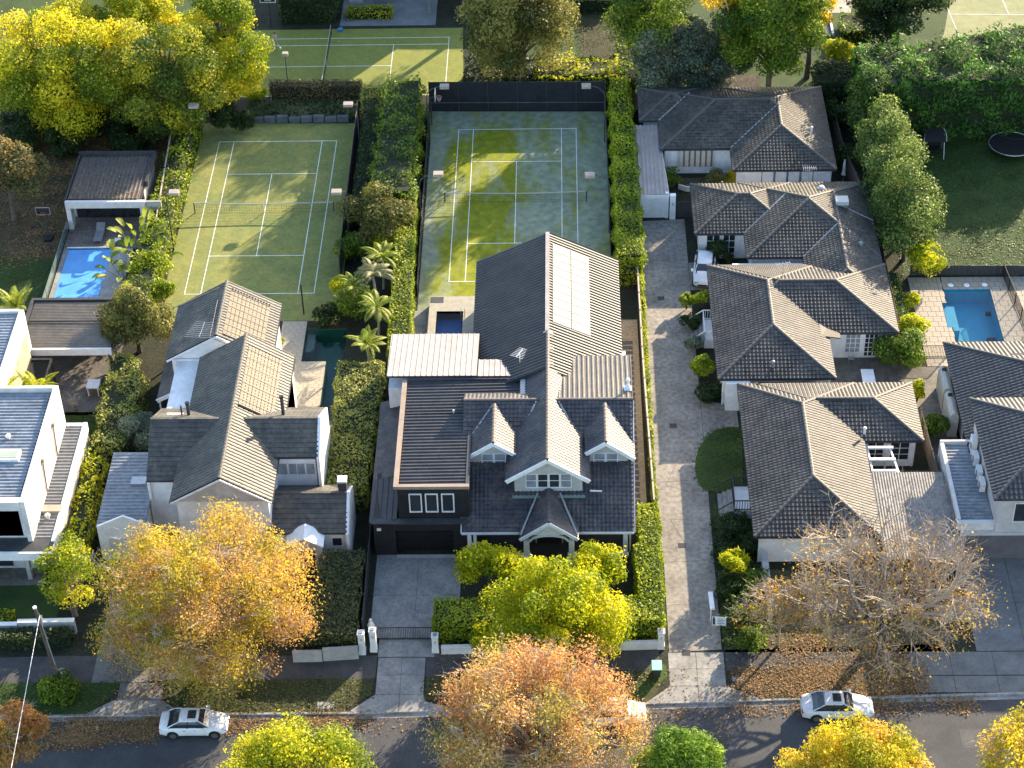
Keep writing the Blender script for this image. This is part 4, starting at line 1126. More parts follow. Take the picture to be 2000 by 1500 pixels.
vent(v1, 1585, 250, 4.0); vent(v2, 1410, 358, 4.0, bark_p, 0.1, 0.9); vent(v2, 1681, 476, 3.6, copper, 0.22, 0.35); vent(v3, 1510, 708, 3.5, galv, 0.16, 0.5); vent(v4, 1689, 838, 3.5, white, 0.16, 0.5); vent(v2, 1604, 368, 3.9, white, 0.3, 0.4)
x, y = G(1644, 394, 4.2)
t = thing('evaporative_cooler', 'square pale evaporative cooler standing on a grey tiled villa roof', 'cooler', (x, y, 3.6))
b = MB(); b.box(x-.48, x+.48, y-.42, y+.42, 3.4, 4.15); b.build('cabinet', grey_m, t)
b = MB(); b.box(x-.54, x+.54, y-.48, y+.48, 4.15, 4.5); b.build('lid', M('cooler_lid', (0.5, 0.5, 0.47), rough=0.5), t)
b = MB(); b.tube([(x+.5, y-.4, 3.75), (x+2.6, y-1.4, 3.2)], 0.04, 6); b.build('drain_pipe', galv, t)
def skylight(par, pts, z, mat=None, nm='skylight', t_=0.1):
    P = [G3(u, v, zz) for (u, v, zz) in pts]; b = MB(); b.slab(P, t_); return b.build(nm, mat or white, par)
skylight(v3, [(1598, 532, 3.75), (1618, 532, 3.75), (1624, 539, 3.85), (1602, 539, 3.85)], 0)
def antenna(name, label, x, y, z, h, n=7, mat=galv, L=1.1, ax=(1, 0.25), elem=0.45, group='television antennas on the roofs'):
    t = thing(name, label, 'antenna', (x, y, z), 0, group)
    b = MB(); b.tube([(x, y, z), (x, y, z+h)], 0.025, 5); b.build('mast', mat, t)
    d = Vector((ax[0], ax[1], 0)).normalized(); p = Vector((-d.y, d.x, 0)); c0 = Vector((x, y, z+h-0.05))
    b = MB(); b.bar(c0-d*L/2, c0+d*L/2, 0.04, 0.04)
    for i in range(n):
        q = c0+d*(-L/2+L*i/(n-1)); e = elem*(0.7+0.5*(1-i/(n-1))); b.bar(q-p*e, q+p*e, 0.02, 0.02)
    b.build('boom', mat, t); return t
x, y = G(1581, 333, 5.0); antenna('tv_antenna', 'white antenna on tripod at far edge of the cooler villa roof', x, y, 3.3, 2.0, ax=(1, 0))
x, y = G(1530, 520, 5.5); antenna('tv_antenna', 'thin antenna mast rising from the courtyard villa roof', x, y, 3.9, 1.9, n=5, ax=(1, 0.3), elem=0.3)
# villa 2 pergola strip with white beams behind villa 3 roof
t = thing('pergola', 'glass lean-to strip with white beam between two villa roofs', 'pergola', (21.5, -13.4, 0))
b = MB(); b.box(18.3, 24.2, -13.75, -13.2, 2.4, 2.5); b.box(18.3, 24.2, -14.2, -14.1, 2.38, 2.48)
b.build('beam', white, t); b = MB(); b.box(18.3, 24.2, -14.05, -13.8, 2.4, 2.44); b.build('roof_glass', glass_l, t)
for xx in (18.4, 22.3, 24.0):
    b = MB(); b.box(xx-.05, xx+.05, -14.1, -14.0, 0, 2.37); b.build('post', white, t)
# villa 4 white pergola ladder
t = thing('pergola', 'white painted timber pergola frame over the brown courtyard', 'pergola', (27.3, -38, 0))
b = MB(); b.bar((28.3, -36.0, 2.5), (28.7, -39.6, 2.5), 0.12, 0.2); b.bar((26.7, -36.0, 2.5), (26.8, -39.6, 2.5), 0.12, 0.2); b.build('beam', white, t)
for yy in (-36.9, -38.2, -39.5):
    b = MB(); b.box(26.75, 28.6, yy-.1, yy+.1, 2.62, 2.78); b.build('rafter', white, t)
for xx, yy in ((28.7, -39.5), (28.3, -36.15)):
    b = MB(); b.box(xx-.06, xx+.06, yy-.06, yy+.06, 0, 2.4); b.build('post', white, t)
# carport metal roof of villa 4
t = thing('carport', 'old grey ribbed carport roof behind the bare tree canopy', 'carport', (29.5, -43.5, 0))
sh = Sheets(); sh.plane([(26.6, -48.4, 2.5), (32.0, -48.4, 2.5), (31.9, -39.75, 2.75), (26.6, -39.75, 2.75)], 'fine'); sh.build('roof_sheets', metal_o, t)
b = MB(); b.slab([(26.6, -48.4, 2.48), (32.0, -48.4, 2.48), (31.9, -39.75, 2.73), (26.6, -39.75, 2.73)], 0.15); b.build('roof', white, t)
for xx, yy in ((26.8, -48.2), (31.8, -48.2), (29.3, -48.2), (31.8, -44)):
    b = MB(); b.box(xx-.06, xx+.06, yy-.06, yy+.06, 0, 2.3); b.build('post', white, t)
# white front wall / fence of villa 4 and lattice
t = thing('garden_wall', 'low white rendered wall running to the street through the bare tree', 'wall', (18.4, -50, 0))
b = MB(); b.box(18.2, 18.55, -52.3, -46.7, 0, 1.3); b.build('wall_panel', render_w, t)
b = MB(); b.box(18.15, 18.6, -52.4, -46.65, 1.3, 1.38); b.build('coping', grey_r, t)
# entry balconies villa 3 and 4
def balustrade(name, label, x0, x1, y0, y1, z, mat, infill, cat='balcony', stair=None, n=7):
    t = thing(name, label, cat, ((x0+x1)/2, (y0+y1)/2, 0))
    b = MB(); b.box(x0, x1, y0, y1, 0, z); b.build('platform', white, t)
    b = MB(); h = 0.95
    for (p, q) in (((x0, y0), (x0, y1)), ((x0, y0), (x1, y0)), ((x0, y1), (x1, y1))):
        b.bar((p[0], p[1], z+h), (q[0], q[1], z+h), 0.07, 0.06); b.bar((p[0], p[1], z+0.1), (q[0], q[1], z+0.1), 0.05, 0.05)
    b.build('handrail', mat, t)
    b = MB()
    for (p, q) in (((x0, y0), (x0, y1)), ((x0, y0), (x1, y0)), ((x0, y1), (x1, y1))):
        k_ = max(2, int(math.dist(p, q)/0.17))
        for i in range(k_+1):
            xx = p[0]+(q[0]-p[0])*i/k_; yy = p[1]+(q[1]-p[1])*i/k_; b.box(xx-.02, xx+.02, yy-.02, yy+.02, z, z+h-.04)
    b.build('balusters', infill, t, kind='stuff')
    if stair:
        sx, sy = stair
        for i in range(3):
            b = MB(); b.box(x0-0.35*(i+1), x0-0.35*i-0.01, y0+0.1, y1-0.1, 0, z*(3-i)/4); b.build('step', concrete, t)
        b = MB(); b.bar((x0, y0, z+h), (x0-1.1, y0, 0.9), 0.06, 0.06); b.bar((x0, y1, z+h), (x0-1.1, y1, 0.9), 0.06, 0.06); b.build('stair_rail', mat, t)
    return t
balustrade('entry_balcony', 'white balustraded entry steps on the left of the courtyard villa', 15.6, 16.6, -21.4, -18.6, 0.8, white, white, stair=(1, 0))
balustrade('entry_balcony', 'entry steps with black railings beside the oval lawn', 16.6, 17.95, -41.6, -39.0, 0.8, black_p, black_p, stair=(1, 0))
# villa 1 carport (white ribbed), white garage front, pillar
t = thing('carport', 'white ribbed carport roof beside the long court hedge', 'carport', (12.1, 2, 0))
P = [(10.75, -2.9, 2.5), (13.5, -2.9, 2.5), (12.95, 8.2, 2.6), (10.75, 8.4, 2.6)]
sh = Sheets(); sh.plane([(10.75, -2.9, 2.5), (13.5, -2.9, 2.5), (12.95, 8.2, 2.62), (10.75, 8.2, 2.62)], 'rib', vdir=(0, 1, 0)); sh.build('roof_sheets', metal_w, t)
b = MB(); b.slab([(10.7, -2.95, 2.48), (13.55, -2.95, 2.48), (13.0, 8.25, 2.6), (10.7, 8.25, 2.6)], 0.16); b.build('roof', white, t)
b = MB(); b.box(10.85, 13.2, -2.75, -2.65, 0, 2.3); b.build('garage_door', white, t)
b = MB(); b.box(10.75, 10.84, -2.8, 8, 0, 2.3); b.box(13.2, 13.5, -2.85, -2.55, 0, 2.6); b.box(10.7, 13.5, -2.97, -2.76, 2.15, 2.5); b.build('wall', white, t)
t = thing('gate_pillar', 'white square pillar with a small dark number beside the garage door', 'pillar', (13.85, -2.8, 0))
b = MB(); b.box(13.6, 14.1, -3.05, -2.6, 0, 2.45); b.build('shaft', white, t)
b = MB(); b.box(13.83, 13.87, -3.07, -3.052, 1.45, 1.75); b.box(13.79, 13.83, -3.07, -3.052, 1.66, 1.70); b.build('number', sign_k, t)
t = thing('garden_gate', 'dark timber slatted gate between white pillar and villa wall', 'gate', (14.8, -2.6, 0))
for i in range(9):
    b = MB(); b.box(14.15+i*.14, 14.26+i*.14, -2.7, -2.66, 0.05, 1.6); b.build('slat', charcoal, t)
# striped blind and terrace of villa 1
t = thing('window_blind', 'striped canvas blind hanging below the furthest villa roof', 'blind', (16.0, 3.9, 0))
for i in range(18):
    b = MB(); b.box(14.75+i*.165, 14.75+i*.165+0.16, 3.95-0.01, 3.99, 0.9, 2.6); b.build('stripe', stripe_d if i % 3 == 2 else stripe_m, t)
t = thing('garden_bench', 'small white garden bench under the furthest villa eave', 'bench', (18.4, 2.9, 0))
b = MB(); b.box(17.9, 18.9, 2.6, 3.0, 0.4, 0.46); b.build('seat', white, t)
b = MB(); b.box(17.9, 18.9, 2.98, 3.03, 0.55, 0.95); b.build('backrest', white, t)
for xx in (17.95, 18.85):
    for yy in (2.65, 2.95):
        b = MB(); b.box(xx-.03, xx+.03, yy-.03, yy+.03, 0, 0.4); b.build('leg', white, t)
t = thing('planter_wall', 'curved white garden bed wall in front of the furthest villa', 'planter', (16.3, 1.6, 0))
b = MB(); pts = [(14.6, 1.75), (15.3, 1.35), (16.4, 1.2), (17.5, 1.3), (18.0, 1.6)]
for p, q in zip(pts, pts[1:]): b.bar((p[0], p[1], 0.25), (q[0], q[1], 0.25), 0.15, 0.5)
b.build('edging', render_w, t)
b = MB(); b.prism(pts+[(18.0, 3.0), (14.6, 3.0)], 0, 0.35); b.build('bed', mulch, t)

for v_, spots in ((v4, ((18.0, -46.2), (30.3, -35.95), (26.1, -46.2))), (v3, ((16.55, -28.5), (24.8, -28.5), (30.35, -22.8))), (v2, ((15.8, -9.0), (19.95, -12.5))), (v1, ((19.65, .65), (27.95, .65), (13.45, 4.2)))):
    for (dx, dy) in spots:
        MB().tube([(dx, dy-.04, 0.02), (dx, dy-.04, 2.45), (dx, dy-.42, 2.74)], .045, 5).build('downpipe', white, v_)
# ------------------------------------------------------------------ gable helper
def gable(t, x0, x1, y0, y1, ze, zr, sh, deck, xc=None, ze2=None):
    """ridge along Y"""
    xc = (x0+x1)/2 if xc is None else xc; ze2 = ze if ze2 is None else ze2
    L = [(x0, y0, ze), (x0, y1, ze), (xc, y1, zr), (xc, y0, zr)]
    Rr = [(x1, y0, ze2), (x1, y1, ze2), (xc, y1, zr), (xc, y0, zr)]
    for P in (L, Rr): deck.slab(P, 0.14); sh[0].plane(P, sh[1])
def gable_wall(b, x0, x1, y, th, zb, ze, zr, xc=None, ze2=None, sgn=1):
    xc = (x0+x1)/2 if xc is None else xc; ze2 = ze if ze2 is None else ze2
    P = [(x0, zb), (x1, zb), (x1, ze2), (xc, zr), (x0, ze)]
    v = [(p[0], y, p[1]) for p in P]+[(p[0], y+th, p[1]) for p in P]
    n = 5
    b.add(v, [tuple(range(n)), tuple(range(2*n-1, n-1, -1))]+[(i, i+n, (i+1) % n+n, (i+1) % n) for i in range(n)])
def barge(b, x0, x1, y, ze, zr, xc=None, ze2=None, w_=0.1, h=0.3, dz=-0.08):
    xc = (x0+x1)/2 if xc is None else xc; ze2 = ze if ze2 is None else ze2
    b.bar((x0, y, ze+dz), (xc, y, zr+dz), w_, h); b.bar((xc, y, zr+dz-0.002), (x1, y, ze2+dz-0.002), w_+0.006, h)

# ------------------------------------------------------------------ MAIN HOUSE
mh = thing('house', 'large two-storey house with dark tiled gables, dormers and a solar-panelled ribbed metal roof', 'house', (3, -30, 0))
deck = MB(); tiles = Sheets(); ribs = Sheets(); ribsb = Sheets(); ribsw = Sheets(); seams = Sheets(); flats = Sheets()
# rear metal gable
gable(mh, -2.8, 8.7, -33.5, -16.0, 4.95, 7.75, (ribs, 'rib'), deck, xc=3.0)
# transverse tiled roof: street slope and rear slope
P = [(-3.1, -45.85, 2.75), (9.15, -45.85, 2.75), (9.25, -36.75, 7.4), (-3.1, -36.75, 7.4)]; deck.slab(P, 0.14); tiles.plane(P, 'tile')
P = [(-3.1, -36.75, 7.4), (1.6, -36.75, 7.4), (1.6, -35.0, 6.5), (-3.1, -35.0, 6.5)]; deck.slab(P, 0.14); tiles.plane(P, 'tile')
# central gable
gable(mh, 0.08, 6.0, -43.75, -37.0, 5.77, 7.75, (tiles, 'tile'), deck, xc=3.03)
gable(mh, 0.95, 5.1, -37.0, -29.1, 6.35, 7.75, (tiles, 'tile'), deck, xc=3.03)
# dormers
gable(mh, -3.1, 0.7, -41.4, -37.0, 5.75, 7.3, (tiles, 'tile'), deck, xc=-0.85, ze2=6.25)
gable(mh, 5.75, 9.25, -41.4, -37.0, 6.3, 7.3, (tiles, 'tile'), deck, xc=7.2, ze2=5.75)
# entrance gable
zeg, zrg = 2.75, 4.35
gable(mh, 1.05, 5.15, -46.75, -42.9, 2.95, 4.5, (tiles, 'flat'), deck, xc=3.1)
# brown low metal roof (right) and flat ribbed roof (left)
P = [(3.6, -36.8, 7.3), (9.25, -36.8, 7.3), (9.3, -30.8, 6.75), (3.6, -30.8, 6.75)]; deck.slab(P, 0.14); ribsb.plane(P, 'rib', vdir=(0, 1, 0))
P = [(-7.45, -44.65, 6.12), (-2.75, -44.65, 6.2), (-2.75, -36.8, 6.2), (-7.45, -36.8, 6.12)]; ribs.plane(P, 'rib', vdir=(1, 0, 0))
P = [(-7.45, -36.8, 6.12), (0.95, -36.8, 6.26), (0.95, -32.9, 6.26), (-7.45, -32.9, 6.12)]; ribs.plane(P, 'rib', vdir=(1, 0, 0))
# white roof sloping to the back
P = [(-9.05, -32.85, 6.55), (-2.3, -32.85, 6.55), (-2.3, -26.1, 5.3), (-9.15, -26.1, 5.3)]; deck.slab(P, 0.14); ribsw.plane(P, 'seam')
P = [(-2.25, -32.85, 6.5), (0.3, -32.85, 6.5), (-0.2, -30.3, 6.05), (-2.25, -30.3, 6.05)]; deck.slab(P, 0.14); ribsw.plane(P, 'seam')
# left low roofs
P = [(-9.75, -40.6, 2.95), (-7.7, -40.6, 3.6), (-7.7, -31.6, 3.6), (-9.75, -31.6, 2.95)]; deck.slab(P, 0.14); tiles.plane(P, 'flat')
P = [(-9.75, -45.1, 3.0), (-7.75, -45.1, 3.3), (-7.75, -40.65, 3.5), (-9.75, -40.65, 3.1)]; deck.slab(P, 0.14); seams.plane(P, 'seam', vdir=(0, 1, 0))
deck.build('roof', charcoal, mh)
tiles.build('roof_tiles', tile_m, mh); ribs.build('metal_roofing', metal_d, mh); ribsb.build('brown_metal_roofing', metal_b, mh); ribsw.build('white_metal_roofing', metal_w, mh); seams.build('seam_roofing', charcoal, mh)
# walls
b = MB()
b.box(-2.4, 8.3, -33.4, -16.4, 0, 4.9); gable_wall(b, -2.4, 8.3, -16.4, 0.15, 4.9, 4.98, 7.55, xc=3.0)
b.box(-2.45, 8.65, -44.3, -36.9, 0, 2.9)
b.box(1.0, 9.1, -36.7, -30.9, 2.0, 6.7); b.box(0.9, 9.1, -36.72, -30.95, 0, 2.0)
gable_wall(b, 0.65, 5.5, -43.15, 0.2, 3.9, 5.95, 7.55, xc=3.03)
b.box(0.65, 5.5, -42.95, -37, 3.0, 5.9)
gable_wall(b, -2.65, 0.6, -41.1, 0.2, 4.5, 5.95, 7.1, xc=-0.85, ze2=6.1); b.box(-2.65, 0.6, -40.9, -37, 4.4, 5.9)
gable_wall(b, 5.8, 8.8, -41.1, 0.2, 4.5, 6.1, 7.1, xc=7.2, ze2=5.95); b.box(5.8, 8.8, -40.9, -37, 4.4, 5.9)
b.build('wall', cream_r, mh)
b = MB(); b.box(8.66, 9.0, -31.5, -27.5, 0, 4.6); b.build('side_wall', white, mh); b = MB(); b.box(-9.0, -2.4, -32.6, -26.4, 0, 5.2); b.build('rear_wall', white, mh)
b = MB(); b.box(-9.5, -8.0, -44.9, -31.7, 0, 2.9); b.build('low_wall', grey_r, mh)
# black garage block
b = MB(); b.box(-7.6, -2.56, -44.88, -33.0, 2.9, 6.1); b.box(-2.56, 0.9, -36.6, -33.0, 2.9, 6.1)
b.box(-9.45, -7.9, -45.28, -40, 0, 3.2); b.box(-3.75, -2.56, -45.25, -36, 0, 3.2); b.box(-7.899, -3.751, -45.22, -44.9, 2.35, 3.2); b.box(-7.9, -3.75, -44.7, -36, 0, 2.89)
b.build('black_wall', black_c, mh)
b = MB(); b.box(-9.55, -2.7, -45.5, -44.95, 3.2, 3.3); b.build('garage_parapet', charcoal, mh)
gd = MB(); gd.box(-7.88, -3.77, -44.82, -44.72, 0.04, 2.35)
for i in range(1, 5): gd.box(-7.88, -3.77, -44.835, -44.821, 0.04+i*0.46-.015, 0.04+i*.46+.015)
gd.build('garage_door', M('garage_door_black', (0.012, 0.012, 0.013), rough=0.45), mh)
b = MB(); b.box(-7.9, -3.7, -45.6, -45.3, 0.01, 0.06); b.build('threshold', grey_r, mh)
# parapet of the flat roof (tan capping in sun)
tanm = M('parapet_capping', (0.30, 0.235, 0.18), (0.26, 0.2, 0.155), 0.8, rough=0.5)
b = MB(); b.box(-7.85, -7.5, -44.98, -32.8, 6.1, 6.36); b.box(-7.49, -2.5, -45.0, -44.7, 6.1, 6.36); b.build('parapet', tanm, mh)
b = MB(); b.box(-2.75, -2.5, -44.69, -37, 6.1, 6.36); b.box(-7.45, 0.9, -33.1, -32.86, 6.0, 6.45); b.build('box_gutter', charcoal, mh)
# white verandah trim, bargeboards
b = MB()
barge(b, 0.08, 6.0, -43.83, 5.77, 7.75, xc=3.03); barge(b, -3.1, 0.7, -41.48, 5.75, 7.3, xc=-0.85, ze2=6.25); barge(b, 5.75, 9.25, -41.48, 6.3, 7.3, xc=7.2, ze2=5.75)
barge(b, 1.05, 5.15, -46.83, 2.95, 4.5, xc=3.1, h=0.24)
b.build('bargeboard', white, mh)
b = MB(); b.box(-3.12, 1.0, -45.97, -45.86, 2.6, 2.76); b.box(5.2, 9.15, -45.97, -45.86, 2.6, 2.76)
b.bar((-3.16, -45.9, 2.7), (-3.16, -41.6, 4.9), 0.06, 0.12); b.bar((9.2, -45.9, 2.7), (9.3, -36.8, 7.35), 0.06, 0.12); b.build('gutter', white, mh)
b = MB()      # verandah beam & arch
b.box(-2.75, 1.25, -45.62, -45.45, 2.35, 2.59); b.box(4.95, 8.75, -45.62, -45.45, 2.35, 2.59)
n = 12
for i in range(n):
    a0, a1 = math.pi*i/n, math.pi*(i+1)/n
    b.bar((3.1-1.35*math.cos(a0), -46.6, 2.55+0.55*math.sin(a0)), (3.1-1.35*math.cos(a1), -46.6, 2.55+0.55*math.sin(a1)), 0.12, 0.16)
gable_wall(b, 1.5, 4.7, -46.55, 0.08, 3.1, 3.11, 4.2, xc=3.1)
b.build('verandah_beam', white, mh)
for xx, yy, zz, w_ in ((-2.6, -45.5, 2.35, .14), (-2.2, -45.5, 2.35, .11), (8.55, -45.5, 2.35, .16), (8.9, -45.2, 2.5, .06), (1.5, -46.5, 2.6, .2), (4.7, -46.5, 2.6, .2)):
    b = MB(); b.box(xx-w_, xx+w_, yy-w_, yy+w_, 0.2, zz)
    if w_ > .19: b.box(xx-w_-.08, xx+w_+.08, yy-w_-.08, yy+w_+.08, 0, 1.1)
    b.build('column', white, mh)
b = MB(); b.box(-2.8, 8.8, -45.75, -44.3, 0, 0.2); b.box(1.1, 5.1, -46.9, -45.75, 0, 0.2); b.build('verandah_floor', M('verandah_slate', (0.05, 0.045, 0.045), rough=0.6), mh)
b = MB(); b.box(-2.8, 1.15, -45.8, -45.68, 0.2, 0.55); b.box(5.05, 8.8, -45.8, -45.68, 0.2, 0.55); b.build('low_wall', white, mh)
b = MB(); b.box(2.2, 4.0, -44.34, -44.31, 0.2, 2.3); b.build('front_door', black_c, mh)
for xx in (-1.1, 0.0, 1.05, 5.9, 6.9, 7.9): window(mh, xx, -44.31, 1.85, 0.85, 1.0, nx=2, nz=1)
b = MB(); b.box(-2.4, 2.1, -44.33, -44.31, 0.2, 1.3); b.box(4.1, 8.6, -44.33, -44.31, 0.2, 1.3); b.build('plinth', charcoal, mh)
# upper windows
for xx in (-0.85-.45, -0.85+.45): window(mh, xx, -41.11, 5.4, 0.88, 1.35, nx=1, nz=2, pane=glass_l)
for xx in (7.2-.45, 7.2+.45): window(mh, xx, -41.11, 5.4, 0.88, 1.35, nx=1, nz=2, pane=glass_l)
for xx, ww, pn in ((1.85, .82, glass_l), (2.68, .8, glass), (3.5, .8, glass), (4.33, .82, glass_l)): window(mh, xx, -43.16, 5.25, ww, 1.35, nx=1, nz=2, pane=pn)
for xx in (-6.35, -5.2, -4.05): window(mh, xx, -44.89, 4.75, 0.92, 1.75, nx=1, nz=1, t=0.09)
b = MB(); b.bar((0.5, -43.55, 4.05), (5.7, -43.55, 4.05), 0.3, 0.06); b.build('flashing', copper, mh)
for p, q, ze_ in (((0.95, -29.0, 6.3), (3.03, -29.0, 7.75), 0), ((3.03, -29.0, 7.75), (5.1, -29.0, 6.3), 0)):
    MB().bar(p, q, 0.12, 0.2).build('bargeboard', white, mh)
caps(mh, (3.03, -43.75, 7.75), (3.03, -29.1, 7.75), cap_m); caps(mh, (-0.85, -41.4, 7.3), (-0.85, -37.1, 7.3), cap_m); caps(mh, (7.2, -41.4, 7.3), (7.2, -37.1, 7.3), cap_m)
caps(mh, (3.1, -46.75, 4.5), (3.1, -43.2, 4.5), cap_m, lift=0.03); caps(mh, (-3.1, -36.75, 7.4), (2.2, -36.75, 7.4), cap_m); caps(mh, (3.9, -36.75, 7.4), (9.2, -36.75, 7.4), cap_m)
b = MB(); b.bar((3.0, -16.0, 7.82), (3.0, -29.0, 7.82), 0.32, 0.05); b.build('ridge_flashing', metal_w, mh)
def vly(p, q): MB().bar(p, q, 0.12, 0.05).build('valley_flashing', valley_m, mh)
def Tz(y): return 2.75+(y+45.85)*(7.4-2.75)/9.1
vly((2.2, -36.9, 7.4), (0.72, -40.0, Tz(-40)+.15)); vly((-0.9, -37.1, 7.35), (-3.05, -40.1, Tz(-40.1)+.15)); vly((-0.8, -37.1, 7.35), (0.68, -39.7, Tz(-39.7)+.15))
vly((3.85, -36.9, 7.4), (5.55, -40.0, Tz(-40)+.15)); vly((7.15, -37.1, 7.35), (5.75, -39.8, Tz(-39.8)+.15)); vly((7.25, -37.1, 7.35), (9.15, -40.1, Tz(-40.1)+.15))
vly((1.1, -46.5, 3.1), (2.3, -43.4, 4.25)); vly((5.1, -46.5, 3.1), (3.9, -43.4, 4.25))
x, y = G(1226, 758, 7.3); t = thing('roof_cowl', 'white metal flue cowl on the brown ribbed roof corner', 'flue', (x, y, 6.9))
b = MB(); b.box(x-.28, x+.28, y-.28, y+.28, 6.8, 7.3); b.tube([(x, y, 7.3), (x, y, 7.7)], [.3, .1], 8); b.cyl(x, y, 7.7, 8.1, .09, 8); b.dome(x, y, 8.05, .18, 8, 3); b.build('cowl', white, t)
x, y = G(886, 803, 6.5); vent(mh, 886, 803, 6.2, white, .1, .35)
b = MB(); b.bar((6.05, -43.4, 4.45), (6.9, -43.4, 4.4), 0.09, 0.09); b.build('downpipe', white, mh)
antenna('tv_antenna', 'white antenna on the left edge of the central tiled ridge', *G(1015, 692, 7.6), 6.1, 1.7, ax=(0.5, 1), mat=white)
# wall light and downpipe near garage
b = MB(); b.box(-9.2, -8.9, -45.45, -45.3, 2.55, 2.7); b.build('wall_light', white, mh)
# solar panels (2 columns x 10)
sp_ = thing('solar_array', 'pale glaring solar array on the sunny slope of the ribbed roof', 'solar panels', (4.8, -22.5, 6.8))
def slope_pt(x, y, lift=0.14): return (x, y, 7.75-(x-3.0)*(7.75-4.95)/5.7+lift)
me = None
for ci, (xa, xb) in enumerate(((3.42, 4.82), (4.88, 6.3))):
    n = 10
    for r_i in range(n):
        ya = -17.45-r_i*1.03-(0.35 if ci else 0)*0; yb = ya-1.0
        b = MB(); b.slab([slope_pt(xa, ya), slope_pt(xb, ya), slope_pt(xb, yb), slope_pt(xa, yb)], 0.04); pn = b.build('solar_panel', solar_f, sp_)
        b = MB(); b.slab([slope_pt(xa+.04, ya-.04, .155), slope_pt(xb-.04, ya-.04, .155), slope_pt(xb-.04, yb+.04, .155), slope_pt(xa+.04, yb+.04, .155)], 0.01); b.build('cell_face', solar_m, pn)

# ------------------------------------------------------------------ LEFT HOUSE (white, flat tiles)
lh = thing('house', 'white two-storey house with charcoal flat-tiled cross gables and pool heating mats', 'house', (-20, -35, 0))
deck = MB(); ft = Sheets()
gable(lh, -26.35, -18.2, -28.9, -21.9, 5.15, 7.5, (ft, 'wave'), deck)
gable(lh, -23.55, -16.4, -45.85, -29.4, 5.8, 8.0, (ft, 'wave'), deck, xc=-19.85)
PC = 0.575
def crossr(x0, x1, yr, zr, dS, dN):
    S = [(x0, yr-dS, zr-PC*dS), (x1, yr-dS, zr-PC*dS), (x1, yr, zr), (x0, yr, zr)]
    N_ = [(x0, yr, zr), (x1, yr, zr), (x1, yr+dN, zr-PC*dN), (x0, yr+dN, zr-PC*dN)]
    for P in (S, N_): deck.slab(P, 0.14); ft.plane(P, 'flat')
crossr(-25.8, -19.9, -38.75, 7.5, 4.1, 3.6)
crossr(-19.9, -13.5, -38.75, 7.5, 2.6, 3.6)
crossr(-16.9, -11.3, -43.3, 4.3, 2.62, 2.0)
# left verandah lean-to
P = [(-27.15, -30.6, 2.55), (-25.75, -30.6, 3.3), (-25.75, -19.0, 3.3), (-27.15, -19.0, 2.55)]; deck.slab(P, 0.12); ft.plane(P, 'flat')
deck.build('roof', charcoal, lh); ft.build('roof_tiles', tile_l, lh)
b = MB()
b.box(-26.0, -18.5, -28.7, -22.2, 0, 5.15); gable_wall(b, -26.0, -18.5, -28.7, 0.2, 5.1, 5.2, 7.3)
b.box(-25.6, -16.7, -42.5, -28.7, 0, 4.9); b.box(-23.2, -16.7, -45.5, -29.6, 0, 5.85); gable_wall(b, -23.2, -16.7, -45.5, 0.2, 5.8, 5.95, 7.8, xc=-19.85)
gable_wall(b, -23.2, -16.7, -29.7, 0.2, 5.8, 5.95, 7.8, xc=-19.85)
b.box(-16.69, -13.75, -41.1, -35.4, 0, 5.6); b.box(-25.6, -16.6, -42.6, -35, 0, 5.0)
# parapet gable ends of the cross roof (right)
for (xx, yr, zr, dS, dN, zb) in ((-13.5, -38.75, 7.5, 2.75, 3.6, 0), (-11.28, -43.3, 4.3, 2.75, 2.0, 0), (-25.72, -38.75, 7.3, 4.0, 3.4, 0)):
    pts = [(yr-dS, zb), (yr+dN, zb), (yr+dN, zr-PC*dN+.06), (yr, zr+.1), (yr-dS, zr-PC*dS+.06)]
    v = [(xx-0.1, p[0], p[1]) for p in pts]+[(xx+0.12, p[0], p[1]) for p in pts]
    b.add(v, [tuple(range(5)), tuple(range(9, 4, -1))]+[(i, i+5, (i+1) % 5+5, (i+1) % 5) for i in range(5)])
b.box(-16.6, -11.4, -45.5, -41.6, 0, 2.85)
b.build('wall', white, lh)
b = MB(); gable_wall(b, -23.4, -16.5, -45.78, 0.1, 5.8, 5.82, 7.86, xc=-19.85); b.build('gable_panel', grey_r, lh)
b = MB(); barge(b, -26.35, -18.2, -28.98, 5.15, 7.5, w_=.06, h=.16); barge(b, -23.55, -16.4, -45.93, 5.8, 8.0, xc=-19.85, w_=.06, h=.14); b.bar((-27.2, -30.65, 2.5), (-25.75, -30.65, 3.25), .08, .3); b.build('bargeboard', white, lh)
b = MB(); b.bar((-27.2, -30.7, 2.5), (-27.2, -18.9, 2.5), .1, .1); b.bar((-16.35, -29.4, 5.74), (-16.35, -45.9, 5.74), .1, .1); b.bar((-18.15, -28.9, 5.08), (-18.15, -21.9, 5.08), .1, .1); b.bar((-23.6, -29.4, 5.74), (-23.6, -45.9, 5.74), .1, .1); b.bar((-26.4, -28.9, 5.08), (-26.4, -21.9, 5.08), .1, .1); b.build('gutter', charcoal, lh)
for yy in (-30.4, -26.5, -22.5):
    b = MB(); b.box(-27.1, -26.98, yy-.06, yy+.06, 0, 2.45); b.build('verandah_post', white, lh)
for i, (xx, ww) in enumerate(((-16.25, .85), (-15.15, 1.25), (-14.15, .7))):
    window(lh, xx, -41.11, 4.7, ww, 1.15, nx=2 if ww > 1 else 1, nz=1, pane=glass_l, frame=white, t=.05)
window(lh, -14.3, -45.51, 1.7, 1.6, 1.3, nx=2, nz=1, frame=charcoal); window(lh, -12.1, -45.51, 1.6, .8, .9, nx=1, nz=1)
caps(lh, (-22.28, -28.9, 7.5), (-22.28, -21.9, 7.5), cap_v); caps(lh, (-19.85, -45.85, 8.0), (-19.85, -29.4, 8.0), cap_v)
